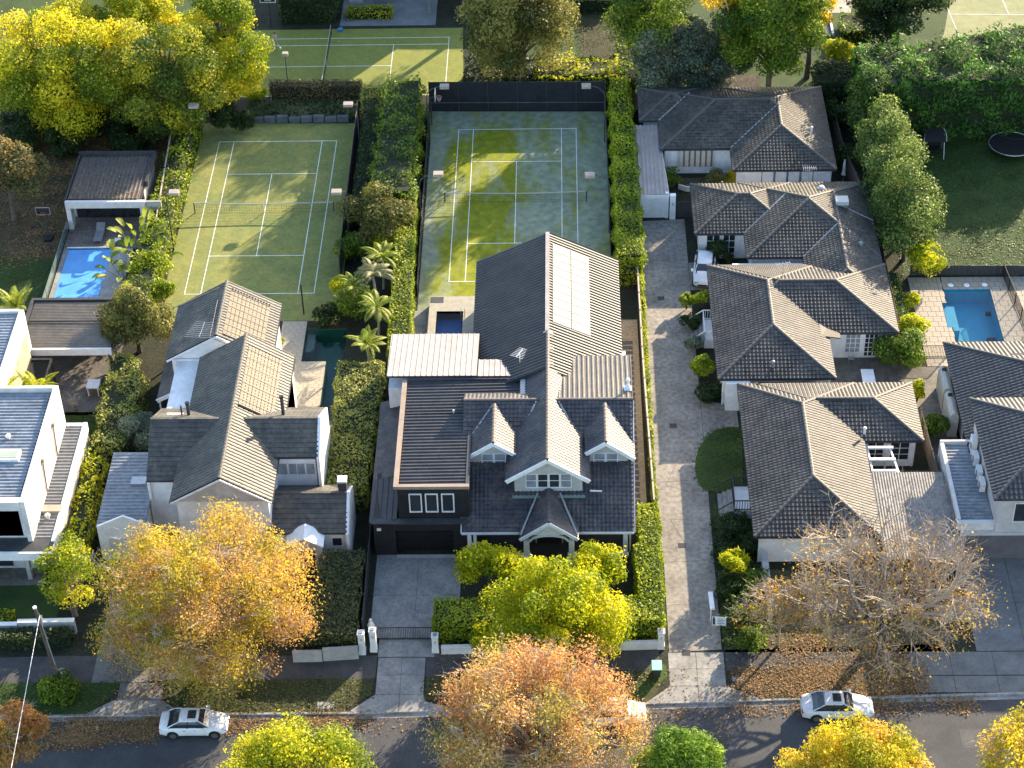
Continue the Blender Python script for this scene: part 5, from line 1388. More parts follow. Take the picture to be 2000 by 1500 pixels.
b = MB(); b.bar((-25.8, -38.75, 7.56), (-20.8, -38.75, 7.56), .22, .05); b.bar((-18.9, -38.75, 7.56), (-13.6, -38.75, 7.56), .22, .05); b.bar((-16.5, -43.3, 4.36), (-11.4, -43.3, 4.36), .22, .05); b.build('ridge_capping', cap_v, lh)
# heating mats
def mat_on(xc_, zr_, slope, x0, x1, y0, y1, label):
    z = lambda x: zr_-(x-xc_)*slope+0.12
    t = thing('pool_heating_mat', label, 'heating mat', ((x0+x1)/2, (y0+y1)/2, z((x0+x1)/2)), 0, 'pool heating mats on the flat-tiled roof')
    n = 10
    for i in range(n):
        a = x0+(x1-x0)*i/n+0.02; c_ = x0+(x1-x0)*(i+1)/n-0.03
        b = MB(); b.slab([(a, y0, z(a)), (c_, y0, z(c_)), (c_, y1, z(c_)), (a, y1, z(a))], 0.04); b.build('strip', heat_m, t)
    b = MB()
    for k_ in range(7):
        yy = y0+(y1-y0)*(k_+.5)/7; b.bar((x0, yy, z(x0)+.02), (x1, yy, z(x1)+.02), .04, .02)
    b.bar((x0, y1+.12, z(x0)), (x1, y1+.12, z(x1)), .08, .08); b.bar((x0, y0-.12, z(x0)), (x1, y0-.12, z(x1)), .08, .08)
    b.build('manifold_pipe', black_p, t)
    b = MB()
    for i in range(14):
        a = x0+(x1-x0)*(i+.5)/14; yy = y1+.25 if 'rear' in label else y0-.28
        if 'rear' in label or i % 1 == 0: b.box(a-.06, a+.06, yy-.08, yy+.08, z(a)-.05, z(a)+.08)
    b.build('pipe_fittings', black_p, t, kind='stuff')
mat_on(-22.28, 7.5, (7.5-5.15)/4.07, -21.85, -18.9, -28.3, -23.0, 'tan pool heating mat on the rear white-house gable roof')
mat_on(-19.85, 8.0, (8.0-5.8)/3.45, -19.5, -17.1, -37.4, -30.6, 'tan pool heating mat on the middle white-house gable roof')
b = MB(); b.tube([(-27.0, -21.5, 4.6), (-26.2, -22.2, 5.4), (-22.9, -22.4, 7.25)], .04, 5); b.tube([(-22.75, -24.2, 7.35), (-22.75, -28.9, 7.35), (-21.5, -29.3, 7.0)], .04, 5); b.build('heating_pipes', tanm, lh)
antenna('tv_antenna', 'large aerial above the left slope of the white house rear roof', *G(396, 655, 7.0), 5.2, 2.4, n=9, L=1.9, ax=(0.1, 1), elem=1.0, mat=galv)
for (u, v, lab) in ((368, 805, 'pair of dark flue pipes on the left cross roof of the white house'), (553, 805, 'tall dark flue pipe on the right cross roof of the white house')):
    x, y = G(u, v, 7.2); t = thing('flue', lab, 'flue', (x, y, 6.5)); zz = 8.6 if u > 400 else 8.0
    b = MB(); b.cyl(x, y, 6.4, zz, .13, 8); b.build('pipe', charcoal, t)
    b = MB(); b.cyl(x, y, zz, zz+.12, .17, 8); b.build('cap', black_p, t)
    if u < 400: b = MB(); b.cyl(x-.5, y, 6.4, 7.8, .07, 8); b.build('thin_pipe', charcoal, t)
x, y = G(670, 955, 4.3); t = thing('chimney', 'dark brick chimney on the low front roof of the white house', 'chimney', (x, y, 3.5))
b = MB(); b.box(x-.3, x+.3, y-.3, y+.3, 3.3, 5.15); b.build('stack', charcoal, t); b = MB(); b.box(x-.34, x+.34, y-.34, y+.34, 5.15, 5.3); b.build('crown', white, t)
skylight(lh, [(428, 800, 7.0), (452, 776, 7.0), (452, 790, 6.9), (432, 800, 6.8)], 0, white)
b = MB(); x, y = G(440, 787, 7.3); b.slab([(x-.5, y-.6, 7.1), (x+.45, y-.3, 7.3), (x+.5, y+.6, 7.3), (x-.5, y+.3, 7.1)], .1); b.build('skylight', white, lh)
b = MB(); x, y = G(340, 809, 6.9); b.slab([(x-.6, y-.4, 6.95), (x+.6, y-.4, 6.95), (x+.6, y+.5, 6.6), (x-.6, y+.5, 6.6)], .05); b.build('skylight', white, lh)
# porch gable arch
pt = thing('entry_arch', 'free-standing white gabled entry arch beside the autumn tree', 'arch', (-14.25, -46.5, 0))
b = MB(); b.slab([(-15.6, -47.15, 2.62), (-14.25, -47.15, 3.42), (-14.25, -45.55, 3.42), (-15.6, -45.55, 2.62)], .12); b.slab([(-12.9, -47.15, 2.62), (-14.25, -47.15, 3.42), (-14.25, -45.55, 3.42), (-12.9, -45.55, 2.62)], .12); b.build('roof', white, pt)
b = MB(); b.box(-15.45, -14.95, -47.0, -46.7, 0, 2.55); b.box(-13.55, -13.0, -47.0, -46.7, 0, 2.55); b.build('pier', grey_r, pt)
b = MB(); gable_wall(b, -15.45, -13.0, -47.02, .3, 2.1, 2.6, 3.3); b.build('gable', grey_r, pt)
b = MB(); b.box(-15.0, -13.5, -46.2, -46.15, 0, 2.0); b.build('screen_door', black_c, pt)
# left metal-roofed garage wing
gw = thing('garage', 'garage wing with silver ribbed roof and white gabled parapet beside the autumn tree', 'garage', (-27.4, -41.6, 0))
sh = Sheets(); sh.plane([(-29.25, -45.4, 3.15), (-25.75, -45.4, 3.15), (-25.85, -37.6, 3.3), (-29.25, -37.6, 3.3)], 'rib', vdir=(1, 0, 0)); sh.build('roof_sheets', metal_s, gw)
b = MB(); b.slab([(-29.3, -45.45, 3.12), (-25.75, -45.45, 3.12), (-25.85, -37.55, 3.27), (-29.3, -37.55, 3.27)], .14); b.build('roof', grey_m, gw)
b = MB(); b.box(-29.05, -25.9, -45.3, -37.8, 0, 3.05); gable_wall(b, -29.2, -25.3, -45.6, .16, 0, 3.25, 4.25, xc=-27.2); b.build('wall', white, gw)
x, y = G(271, 939, 3.5); b = MB(); b.box(x-.55, x+.55, y-.4, y+.4, 3.3, 3.55); b.build('roof_hatch', galv, gw)
b = MB(); b.box(-28.5, -26.0, -45.72, -45.61, .03, 2.1); b.build('garage_door', cream_r, gw)
# side verandah clutter
t = thing('bucket', 'blue plastic tub under the small verandah of the white house', 'tub', (-26.3, -31.3, 0)); b = MB(); b.tube([(-26.4, -31.4, 0), (-26.4, -31.4, .5)], [.28, .35], 12); b.build('shell', blue_p, t)

# ------------------------------------------------------------------ LEFT MODERN HOUSE
lm = thing('house', 'modern white box house with silver ribbed flat roof at the left edge', 'house', (-38, -41, 0))
b = MB(); b.box(-52, -33.85, -46.6, -34.2, 3.2, 6.42); b.box(-52, -33.9, -46.4, -34.0, 0, 3.2); b.build('wall', render_w, lm)
b = MB(); b.box(-33.84, -33.5, -47.0, -34.1, 2.4, 6.95); b.box(-52, -33.85, -34.4, -34.1, 6.3, 6.95); b.box(-52, -33.86, -47.0, -46.45, 6.1, 6.9); b.box(-36.0, -35.6, -46.98, -46.5, 3.3, 6.1) if False else None
b.build('parapet', render_w, lm)
sh = Sheets(); sh.plane([(-52, -46.4, 6.5), (-33.95, -46.4, 6.5), (-33.95, -34.5, 6.5), (-52, -34.5, 6.5)], 'rib', vdir=(1, 0, 0)); sh.build('roof_sheets', metal_s, lm)
b = MB(); b.box(-34.1, -33.86, -46.4, -34.45, 6.45, 6.56); b.build('box_gutter', black_p, lm)
b = MB(); b.box(-52, -34.2, -46.6, -46.55, 3.35, 6.0); b.build('window_wall', glass, lm)
b = MB(); b.box(-52, -31.95, -48.2, -47.05, 2.45, 3.15); b.box(-32.2, -31.9, -47.04, -34.0, 2.45, 3.25); b.box(-33.49, -32.21, -34.3, -34.0, 2.5, 3.2); b.build('terrace_fascia', white, lm)
b = MB(); b.box(-52, -32.0, -48.0, -46.7, 3.1, 3.17); b.build('terrace_floor', charcoal, lm)
sh = Sheets(); sh.plane([(-33.48, -46.9, 3.05), (-32.25, -46.9, 3.05), (-32.25, -34.35, 3.05), (-33.48, -34.35, 3.05)], 'rib', vdir=(1, 0, 0)); sh.build('low_roof_sheets', metal_b if False else grey_m, lm)
b = MB(); b.box(-33.5, -31.95, -46.5, -34.05, 0, 3.0); b.build('lower_wall', grey_r, lm)
for xx in (-34.1, -37.9):
    b = MB(); b.box(xx-.15, xx+.15, -47.6, -47.2, 0, 2.45); b.build('column', grey_r, lm)
for yy in (-37.5, -41.5):
    b = MB(); b.tube([(-33.42, yy, 5.9), (-33.42, yy-.4, 3.3)], .06, 6); b.box(-33.5, -33.3, yy-.12, yy+.12, 5.85, 6.15); b.build('downpipe', tanm, lm)
x, y = G(18, 888, 6.8); b = MB(); b.box(x-1.6, x+.75, y-.55, y+.55, 6.5, 6.85); b.build('skylight_frame', white, lm); b = MB(); b.box(x-1.5, x+.6, y-.4, y+.42, 6.85, 6.88); b.build('skylight', M('skylight_glass', (0.35, 0.4, 0.34), rough=.1), lm)
vent(lm, 16, 853, 6.5, white, .22, .4); vent(lm, 93, 1008, 3.1, white, .22, .45)
x, y = G(100, 993, 3.3); b = MB(); b.box(x-.7, x+.75, y-.35, y+.35, 3.1, 3.35); b.build('roof_hatch', M('hatch_tan', (0.36, 0.31, 0.25), rough=.6), lm)
window(lm, -36.6, -46.42, 1.4, 2.2, 2.2, nx=2, nz=1, frame=charcoal, pane=glass)
# left rear building
lr = thing('house', 'white walled building with silver ribbed roof at the left edge behind the palms', 'house', (-42, -29, 0))
b = MB(); b.box(-55, -38.4, -34.0, -24.6, 0, 6.3); b.build('wall', render_w, lr)
b = MB(); b.box(-38.39, -38.05, -34.1, -24.4, 3.0, 6.75); b.box(-55, -38.4, -24.6, -24.3, 6.2, 6.75); b.build('parapet', render_w, lr)
sh = Sheets(); sh.plane([(-55, -33.9, 6.45), (-38.45, -33.9, 6.45), (-38.45, -24.65, 6.45), (-55, -24.65, 6.45)], 'rib', vdir=(1, 0, 0)); sh.build('roof_sheets', metal_s, lr)
b = MB(); b.box(-38.04, -38.0, -33.0, -25.2, 1.0, 5.0); b.build('timber_screen', M('timber_screen', (0.36, 0.3, 0.22), (0.3, 0.25, 0.18), 1, rough=.7), lr)
# pergola slats
t = thing('pergola', 'black slatted pergola against the white wall on the left', 'pergola', (-37.2, -28.5, 0))
b = MB(); b.box(-38.0, -37.88, -31.5, -25.5, 2.5, 2.75); b.box(-36.4, -36.28, -31.5, -25.5, 2.5, 2.75); b.box(-37.87, -36.41, -25.7, -25.5, 2.5, 2.75); b.box(-37.87, -36.41, -28.5, -28.35, 2.5, 2.75); b.build('frame', black_c, t)
for i in range(10):
    b = MB(); b.box(-37.8+i*.145, -37.76+i*.145, -31.4, -28.55, 2.55, 2.7); b.build('slat', black_c, t)
for yy in (-31.4, -25.7): b = MB(); b.box(-36.4, -36.28, yy-.06, yy+.06, 0, 2.5); b.build('post', black_c, t)
# flat carport / alfresco roof
cp = thing('carport', 'flat-roofed alfresco shelter with brown ribbed roof and white fascia below the blue pool', 'shelter', (-35.3, -21.3, 0))
sh = Sheets(); sh.plane([(-39.0, -24.35, 2.75), (-31.8, -24.35, 2.75), (-32.0, -18.3, 2.85), (-39.0, -18.3, 2.85)], 'fine', vdir=(1, 0, 0)); sh.build('roof_sheets', metal_b, cp)
b = MB(); b.slab([(-39.1, -24.4, 2.73), (-31.75, -24.4, 2.73), (-31.95, -18.2, 2.83), (-39.1, -18.2, 2.83)], .2); b.build('roof', charcoal, cp)
b = MB(); b.box(-38.3, -31.7, -24.62, -24.42, 2.3, 2.92); b.build('fascia', white, cp)
b = MB(); b.box(-39.3, -31.8, -18.2, -17.9, 2.6, 3.05); b.box(-39.35, -39.1, -24.4, -18.2, 2.6, 3.05); b.bar((-39.0, -20.9, 2.98), (-31.9, -21.0, 2.98), .12, .08); b.build('parapet', charcoal, cp)
for xx, yy in ((-38.8, -24.2), (-32.0, -24.2), (-32.1, -18.4), (-38.8, -18.4)): b = MB(); b.box(xx-.1, xx+.1, yy-.1, yy+.1, 0, 2.55); b.build('post', charcoal, cp)
b = MB(); b.box(-38.9, -32.0, -18.6, -18.45, 0, 2.5); b.build('back_wall', grey_r, cp)
t = thing('fence', 'dark slatted strip fence left of the alfresco shelter', 'fence', (-40, -21, 0))
for i in range(9):
    b = MB(); b.box(-40.4, -39.45, -23.5+i*.55, -23.3+i*.55, 2.5, 2.62); b.build('slat', charcoal, t)
b = MB(); b.box(-40.5, -40.4, -24, -18.4, 0, 2.6); b.build('frame', charcoal, t)
t = thing('outdoor_table', 'white outdoor table with barbecue on the shaded alfresco terrace', 'table', (-32.9, -26.3, 0))
b = MB(); b.box(-33.6, -32.6, -27.0, -25.9, .8, .9); b.build('top', white, t)
for xx in (-33.5, -32.7):
    for yy in (-26.9, -26.0): b = MB(); b.box(xx-.04, xx+.04, yy-.04, yy+.04, 0, .8); b.build('leg', white, t)
t = thing('barbecue', 'black covered barbecue at the right end of the alfresco terrace', 'barbecue', (-32.2, -26.6, 0))
b = MB(); b.box(-32.5, -31.95, -27.0, -26.2, 0, .85); b.tube([(-32.22, -27.0, .95), (-32.22, -26.2, .95)], .28, 8); b.build('body', black_p, t)

# pool house
ph = thing('pool_house', 'small pool house with leaf-strewn ribbed roof and white portal frame', 'pool house', (-35.7, 0, 0))
sh = Sheets(); sh.plane([(-39.0, -3.55, 3.0), (-32.7, -3.55, 3.0), (-32.7, 3.5, 2.85), (-39.0, 3.5, 2.85)], 'rib', vdir=(0, 1, 0)); sh.build('roof_sheets', M('pool_house_metal', (0.14, 0.115, 0.095), (0.09, 0.08, 0.075), .9, rough=.6, fine=(4, .4)), ph)
b = MB(); b.box(-39.1, -32.6, -3.6, 3.55, 2.7, 2.83); b.build('roof', charcoal, ph)
b = MB(); b.box(-39.25, -32.3, 3.56, 3.8, 2.6, 3.3); b.box(-39.25, -39.11, -3.6, 3.55, 2.6, 3.1); b.box(-32.6, -32.35, -1.0, 3.55, 2.6, 3.2); b.build('parapet', charcoal, ph)
b = MB(); b.box(-39.2, -32.2, -3.95, -3.62, 2.35, 3.0); b.box(-39.2, -38.8, -3.93, -3.0, .05, 2.34); b.box(-32.7, -32.2, -3.93, -3.0, .05, 2.34); b.build('portal', render_w, ph)
b = MB(); b.box(-32.19, -30.8, -3.8, -3.6, 0, 2.9); b.build('side_wall', grey_r, ph)
b = MB(); b.box(-39.1, -32.6, -1.9, 3.5, 0, 2.68); b.build('wall', grey_r, ph)
for i in range(6):
    xx = -38.3+i*1.03; w_ = window(ph, xx, -2.0, 1.3, .98, 2.3, nx=1, nz=1, frame=black_c, pane=glass, t=.07, name='folding_door')
dk = thing('deck', 'weathered timber deck between the pool house and the blue covered pool', 'deck', (-35.7, -5, 0))
for i in range(22):
    y0 = -1.95-i*.222; 
    b = MB(); b.box(-39.2, -32.3, y0-.21, y0, .02, .12+random.uniform(0, .006)); b.build('board', deckm, dk)
t = thing('sun_lounger', 'grey sun lounger standing on the timber pool deck', 'lounger', (-36.3, -5.2, 0))
b = MB(); b.box(-36.7, -35.95, -6.1, -4.6, .35, .45); b.build('base', grey_m, t)
b = MB(); b.slab([(-36.7, -4.6, .45), (-35.95, -4.6, .45), (-35.95, -3.9, .85), (-36.7, -3.9, .85)], .06); b.build('backrest', grey_m, t)
for xx in (-36.6, -36.05):
    for yy in (-6.0, -4.7): b = MB(); b.box(xx-.03, xx+.03, yy-.03, yy+.03, .12, .35); b.build('leg', grey_m, t)
t = thing('side_table', 'small white side table beside the palm plants on the pool deck', 'table', (-34.5, -6.1, 0))
b = MB(); b.box(-34.8, -34.25, -6.4, -5.9, .5, .56); b.build('top', white, t); b = MB(); b.cyl(-34.52, -6.15, .12, .5, .06, 8); b.build('leg', grey_m, t)

# ------------------------------------------------------------------ RIGHT HOUSE (navy roof)
rh = thing('house', 'two-storey pale grey house with near-black tiled hip roofs at the right edge', 'house', (38, -38, 0))
deck = MB(); dt = Sheets()
for bl, ze_, p_ in (((34.0, 44.5, -38.0, -24.9), 3.1, .42), ((34.1, 46.0, -46.3, -35.3), 6.0, .42)):
    h = hip_block(*bl, ze_, p_); roof_deck(deck, h['planes'])
    for P in h['planes']: dt.plane(P, 'wave')
    caps(rh, *h['ridge'], cap_v)
    for a_, b_ in h['hips']:
        if a_[0] < 40: caps(rh, a_, b_, M('navy_ridge_cap', (0.07, 0.07, 0.072), rough=.6))
deck.build('roof', charcoal, rh); dt.build('roof_tiles', tile_d, rh)
b = MB(); b.box(34.6, 45, -45.85, -35.8, 0, 5.95); b.build('wall', cream_r, rh)
b = MB(); b.box(34.5, 44, -37.5, -25.4, 0, 3.05); b.build('rear_wall', render_w, rh)
b = MB(); b.box(32.1, 34.59, -45.3, -37.0, 0, 2.95); b.box(32.0, 34.4, -36.98, -36.8, 0, 3.35); b.box(31.98, 32.25, -45.3, -37.0, 2.96, 3.3); b.box(32.0, 34.6, -45.7, -45.32, 2.5, 3.2); b.build('garage_wall', render_w, rh)
b = MB(); b.box(32.2, 45, -46.0, -45.72, 2.3, 2.55); b.build('garage_lintel', cream_r, rh)
sh = Sheets(); sh.plane([(32.3, -45.2, 3.0), (34.55, -45.2, 3.0), (34.55, -37.1, 3.0), (32.3, -37.1, 3.0)], 'rib', vdir=(1, 0, 0)); sh.build('roof_sheets', metal_s, rh)
b = MB(); b.box(32.6, 44, -45.93, -45.87, .03, 2.3); b.build('garage_door', M('grey_roller_door', (0.12, 0.115, 0.125), (0.10, 0.095, 0.105), 1, rough=.5), rh)
b = MB(); b.box(32.2, 32.59, -45.95, -45.72, 0, 2.3); b.build('pier', grey_r, rh)
window(rh, 36.2, -45.86, 4.4, 1.0, 1.8, nx=1, nz=1)
window(rh, 34.49, -34.6, 1.6, 2.6, 2.2, axis='x-', nx=2, nz=1)
for i, (u, v) in enumerate(((1900, 862), (1904, 893), (1912, 921), (1920, 944))):
    zz = 4.1 if i == 0 else 3.6; x, y = G(u, v, zz)
    t = thing('air_conditioner', ['tallest white air conditioner nearest the back of the silver side roof', 'second white air conditioner along the pale wall over the side roof', 'third white air conditioner along the pale wall over the side roof', 'white air conditioner nearest the street over the side roof'][i], 'air conditioner', (34.2, y, 3.05), 0, 'air conditioners on the side roof')
    hh = 1.3 if i == 0 else .75
    b = MB(); b.box(34.05, 34.42, y-.45, y+.45, 3.15, 3.15+hh); b.build('casing', white, t)
    b = MB(); b.tube([(34.04, y-.1, 3.15+hh*.5), (34.02, y-.1, 3.15+hh*.5)], .28, 12); b.build('fan_grille', grey_m, t)
    b = MB(); b.box(34.0, 34.5, y-.35, y-.28, 3.06, 3.15); b.box(34.0, 34.5, y+.28, y+.35, 3.06, 3.15); b.build('bracket', galv, t)
for i, (u, v) in enumerate(((1843, 745), (1855, 795))):
    x, y = G(u, v, 1.8)
    t = thing('water_tank', ['slim beige rainwater tank against the dark-roofed house, rear one', 'slim beige rainwater tank against the dark-roofed house, one nearer the street'][i], 'tank', (33.85, y, 0), 0, 'slimline rainwater tanks')
    b = MB()
    for k_ in range(3):
        y0 = y-1.4+k_*.95; b.box(33.5, 34.2, y0, y0+.9, 0, 2.0)
    b.box(33.55, 34.15, y-1.35, y+1.4, 0.05, 1.95); b.tube([(33.85, y-1.35, 1.98), (33.85, y+1.4, 1.98)], .3, 10); b.build('vessel', tank_m, t)
    b = MB(); b.cyl(33.85, y+.9, 2.2, 2.32, .2, 10); b.build('lid', black_p, t)
skylight(rh, [(1976, 690, 4.7), (2040, 690, 4.7), (2050, 770, 4.5), (1996, 770, 4.5)], 0, M('roof_pool_mat', (0.02, 0.022, 0.03), rough=.4), nm='solar_mat', t_=.05)

# ================================================================== FENCES, WALLS, GATE
def paling_fence(name, label, pts, h, mat, pw=0.14, base=0.0, cat='fence', group=None, cap=None, th=0.03, panel=None, lim=300):
    t = thing(name, label, cat, (pts[0][0], pts[0][1], base), 0, group)
    meshes = {}; cnt = 0
    for p, q in zip(pts, pts[1:]):
        L_ = math.dist(p, q); n = max(1, int(L_/(panel or pw))); ang = math.atan2(q[1]-p[1], q[0]-p[0])
        wv = L_/n-0.012
        m_ = MB(); m_.box(0, wv, -th/2, th/2, 0, h); me = bpy.data.meshes.new('paling'); me.from_pydata(m_.v, [], m_.f); me.materials.append(mat); me.update()
        for i in range(n):
            if cnt >= lim: break
            o = bpy.data.objects.new('paling' if not panel else 'panel', me); COL.objects.link(o); o.parent = t
            o.location = (p[0]+(q[0]-p[0])*i/n-pts[0][0], p[1]+(q[1]-p[1])*i/n-pts[0][1], random.uniform(-.02, .02)); o.rotation_euler = (0, 0, ang); cnt += 1
        for k_ in range(int(L_/2.4)+1):
            a = min(1, k_*2.4/L_); x = p[0]+(q[0]-p[0])*a; y = p[1]+(q[1]-p[1])*a
            b = MB(); b.box(x-.05, x+.05, y-.05, y+.05, base, base+h+.08); b.build('post', mat, t)
        if cap: b = MB(); b.bar((p[0], p[1], base+h+.02), (q[0], q[1], base+h+.02), .12, .05); b.build('top_rail', cap, t)
    return t
pale_cap = M('pale_rail', (0.42, 0.36, 0.30), rough=.7)  # top rails paler than their fences
paling_fence('fence', 'brown paneled timber fence between stepping-stone path and shared driveway', [(10.45, -9.0), (10.5, -25), (10.75, -41.5)], 1.8, timber_f, panel=0.45, cap=pale_cap)
paling_fence('fence', 'dark paling fence left of the concrete front driveway', [(-9.75, -53.4), (-9.85, -40.5)], 1.7, charcoal, panel=.3)
paling_fence('fence', 'weathered paling fence behind the small brown courtyard of the street villa', [(31.5, -31.5), (31.8, -40.3)], 1.9, timber_f, pw=.16, lim=200)
paling_fence('fence', 'weathered paling fence between the upper villas and the tree row', [(31.2, -21.5), (31.2, -6), (29.6, 6), (29.4, 15.5)], 1.9, timber_f, pw=.3)
paling_fence('fence', 'dark fence behind the furthest villa', [(10.9, 15.2), (29.3, 15.0)], 1.8, timber_f, pw=.4)
paling_fence('fence', 'pale sunlit fence rail along the hedge left of the sunlit court', [(-31.9, 12.0), (-31.0, -6.0)], 2.3, charcoal, panel=1.0, cap=pale_cap)
paling_fence('fence', 'grey fence beside the narrow hedge between left box house and garage wing', [(-30.4, -36), (-30.2, -52)], 1.7, timber_f, panel=.5)
paling_fence('fence', 'dark fence strip below the upper right lawn', [(33.5, -11.6), (45, -11.8)], 1.0, charcoal, panel=.5)
def metal_fence(label, pts, h=1.15, base=0.0, sp=0.12):
    t = thing('pool_fence', label, 'fence', (pts[0][0], pts[0][1], base))
    for p, q in zip(pts, pts[1:]):
        for z in (.1, h): MB().bar((p[0], p[1], base+z), (q[0], q[1], base+z), .04, .04).build('rail', black_p, t)
        n = int(math.dist(p, q)/sp); b = MB()
        for i in range(n+1):
            x = p[0]+(q[0]-p[0])*i/n; y = p[1]+(q[1]-p[1])*i/n; b.box(x-.012, x+.012, y-.012, y+.012, base, base+h)
        b.build('bars', black_p, t, kind='stuff')
        for k_ in range(int(math.dist(p, q)/2)+1):
            a = min(1, k_*2/math.dist(p, q)); x = p[0]+(q[0]-p[0])*a; y = p[1]+(q[1]-p[1])*a
            b = MB(); b.box(x-.04, x+.04, y-.04, y+.04, base, base+h+.06); b.build('post', black_p, t)
metal_fence('black metal pool fence right of the bright blue pool', [(41.2, -11.9), (41.9, -21.0)], 1.2)
metal_fence('short black pool gate between shrubs and the dark-roofed house', [(32.9, -22.8), (35.0, -22.8)], 1.2)
def wall_seg(name, label, segs, mat, capm=None, cat='wall'):
    t = thing(name, label, cat, (segs[0][0][0], segs[0][0][1], 0))
    for (p, q, h, th) in segs:
        MB().bar((p[0], p[1], h/2), (q[0], q[1], h/2), th, h).build('wall_panel', mat, t)
        if capm: MB().bar((p[0], p[1], h+.03), (q[0], q[1], h+.03), th+.06, .06).build('coping', capm, t)
    return t
wall_seg('front_wall', 'grey rendered front wall under the clipped hedge of the white gabled house', [((-14.4, -55.7), (-12.4, -55.65), 1.0, .2), ((-12.35, -55.6), (-9.95, -55.4), 1.15, .2)], grey_r)
wall_seg('front_wall', 'low white front wall below the big clipped hedge of the main house', [((-4.3, -55.0), (5.0, -54.8), .65, .22), ((5.05, -54.8), (10.6, -54.6), .65, .22)], render_w, white)
wall_seg('front_wall', 'stepped pale front wall with planting at the left edge by the utility pole', [((-42, -53.1), (-33.8, -53.0), 1.0, .3), ((-33.75, -53.0), (-29.8, -52.9), 1.25, .3)], grey_r, white)
wall_seg('retaining_wall', 'bluestone block retaining wall at the far end of the sunlit court', [((-25+i*1.15, 13.75), (-23.95+i*1.15, 13.75), .5+.08*(i % 3), .45) for i in range(8)], M('retaining_block', (0.12, 0.135, 0.145), (0.08, 0.09, 0.095), 1, rough=.85))
def pillar(label, x, y, h, w_=.42):
    t = thing('gate_pillar', label, 'pillar', (x, y, 0), 0, 'white front gate pillars')
    b = MB(); b.box(x-w_/2, x+w_/2, y-w_/2, y+w_/2, 0, h); b.box(x-w_/2-.04, x+w_/2+.04, y-w_/2-.04, y+w_/2+.04, 0, .35); b.build('shaft', white, t)
    b = MB(); b.box(x-w_/2-.04, x+w_/2+.04, y-w_/2-.04, y+w_/2+.04, h, h+.1); b.build('cap', white, t)
    b = MB(); b.box(x-.13, x+.13, y-.13, y+.13, h+.1, h+.16); b.build('lantern_base', grey_m, t)
    b = MB(); b.box(x-.07, x+.07, y-w_/2-.025, y-w_/2-.001, h-.55, h-.3); b.build('emblem', cream_r, t)
pillar('white gate pillar nearest the left grey wall', -9.72, -54.9, 1.9); pillar('white gate pillar hinging the left gate leaf', -8.95, -54.65, 1.9)
pillar('white gate pillar at the right end of the black gate', -4.7, -54.75, 1.45)
pillar('white end pillar of the low wall beside the shared driveway', 10.75, -54.5, 1.5)
x, y = -9.2, -53.2
t = thing('garden_statue', 'small white statue behind the left gate pillars', 'statue', (x, y, 0))
b = MB(); b.box(x-.2, x+.2, y-.2, y+.2, 0, .7); b.build('pedestal', grey_r, t)
b = MB(); b.tube([(x, y, .7), (x, y, .95), (x, y, 1.15), (x, y, 1.35)], [.2, .26, .18, .1], 8); b.dome(x, y, 1.42, .13, 8, 4, full=True); b.build('figure', white, t)
for lab, xa, xb in (('left leaf of the black barred driveway gate', -8.7, -6.82), ('right leaf of the black barred driveway gate', -6.78, -4.95)):
    t = thing('driveway_gate', lab, 'gate', (xa, -53.75, 0), 0, 'driveway gate leaves')
    for z in (.12, 1.25): MB().box(xa, xb, -53.77, -53.73, z-.03, z+.03).build('rail', black_p, t)
    me = bpy.data.meshes.new('bar'); m_ = MB(); m_.box(-.013, .013, -.013, .013, .15, 1.22); me.from_pydata(m_.v, [], m_.f); me.materials.append(black_p); me.update()
    n = int((xb-xa)/.11)
    for i in range(n+1):
        o = bpy.data.objects.new('bar', me); COL.objects.link(o); o.parent = t; o.location = ((xb-xa)*i/n, 0, 0)

# ================================================================== VEGETATION
# --- hedges
hedge('hedge', 'long tall clipped hedge right of the sandy court', [(8.75, -12.8), (10.9, -12.6), (10.75, 5), (10.3, 16.2), (8.75, 16.2)], 3.0, LF['hedge'], 110, .2, bulge=.25, topn=.2)
hedge('hedge', 'narrow clipped hedge along the left side of the sandy court', [(-9.7, -24.6), (-8.0, -24.6), (-8.5, -2.5), (-10.0, -2.5)], 2.9, LF['hedge'], 75, .18)
hedge('hedge', 'tall shaggy hedge left of the sandy court windscreen', [(-12.3, -5), (-8.9, -5), (-8.9, 13.6), (-12.0, 13.6)], 4.6, LF['midgreen'], 60, .24, bulge=.5, topn=.5, lumps=.35)
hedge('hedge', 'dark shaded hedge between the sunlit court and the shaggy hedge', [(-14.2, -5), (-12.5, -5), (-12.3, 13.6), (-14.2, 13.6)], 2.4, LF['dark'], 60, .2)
hedge('reed_bed', 'pale tufted reeds in front of the crosswise court', [(-14.6, 13.8), (-10.0, 13.8), (-10.0, 16.0), (-14.6, 16.0)], 2.5, LF['hedge_pale'], 60, .42, bulge=.2, cat='reeds', aspect=.16, jit=1.3)
hedge('hedge', 'broad pale-topped clipped hedge beside the dark green pool', [(-13.2, -40.6), (-10.3, -40.6), (-9.95, -26.0), (-13.5, -26.0)], 2.6, LF['hedge_pale'], 75, .19, bulge=.2, lumps=.12)
hedge('hedge', 'rough hedge along the left side of the sunlit court', [(-32.4, -17.5), (-29.9, -17.5), (-29.75, 12.8), (-31.4, 12.8)], 2.1, LF['hedge'], 60, .22, bulge=.4, topn=.4, lumps=.2)
hedge('hedge', 'wide clipped front hedge behind the low white street wall', [(-4.85, -54.2), (10.95, -54.0), (10.95, -51.7), (-4.85, -51.9)], 2.2, LF['hedge'], 120, .17)
hedge('hedge', 'clipped hedge running from the verandah corner toward the street', [(9.35, -51.6), (11.0, -51.6), (11.0, -42.3), (9.5, -42.3), (9.5, -46.5), (9.1, -46.5)], 2.2, LF['hedge'], 120, .17)
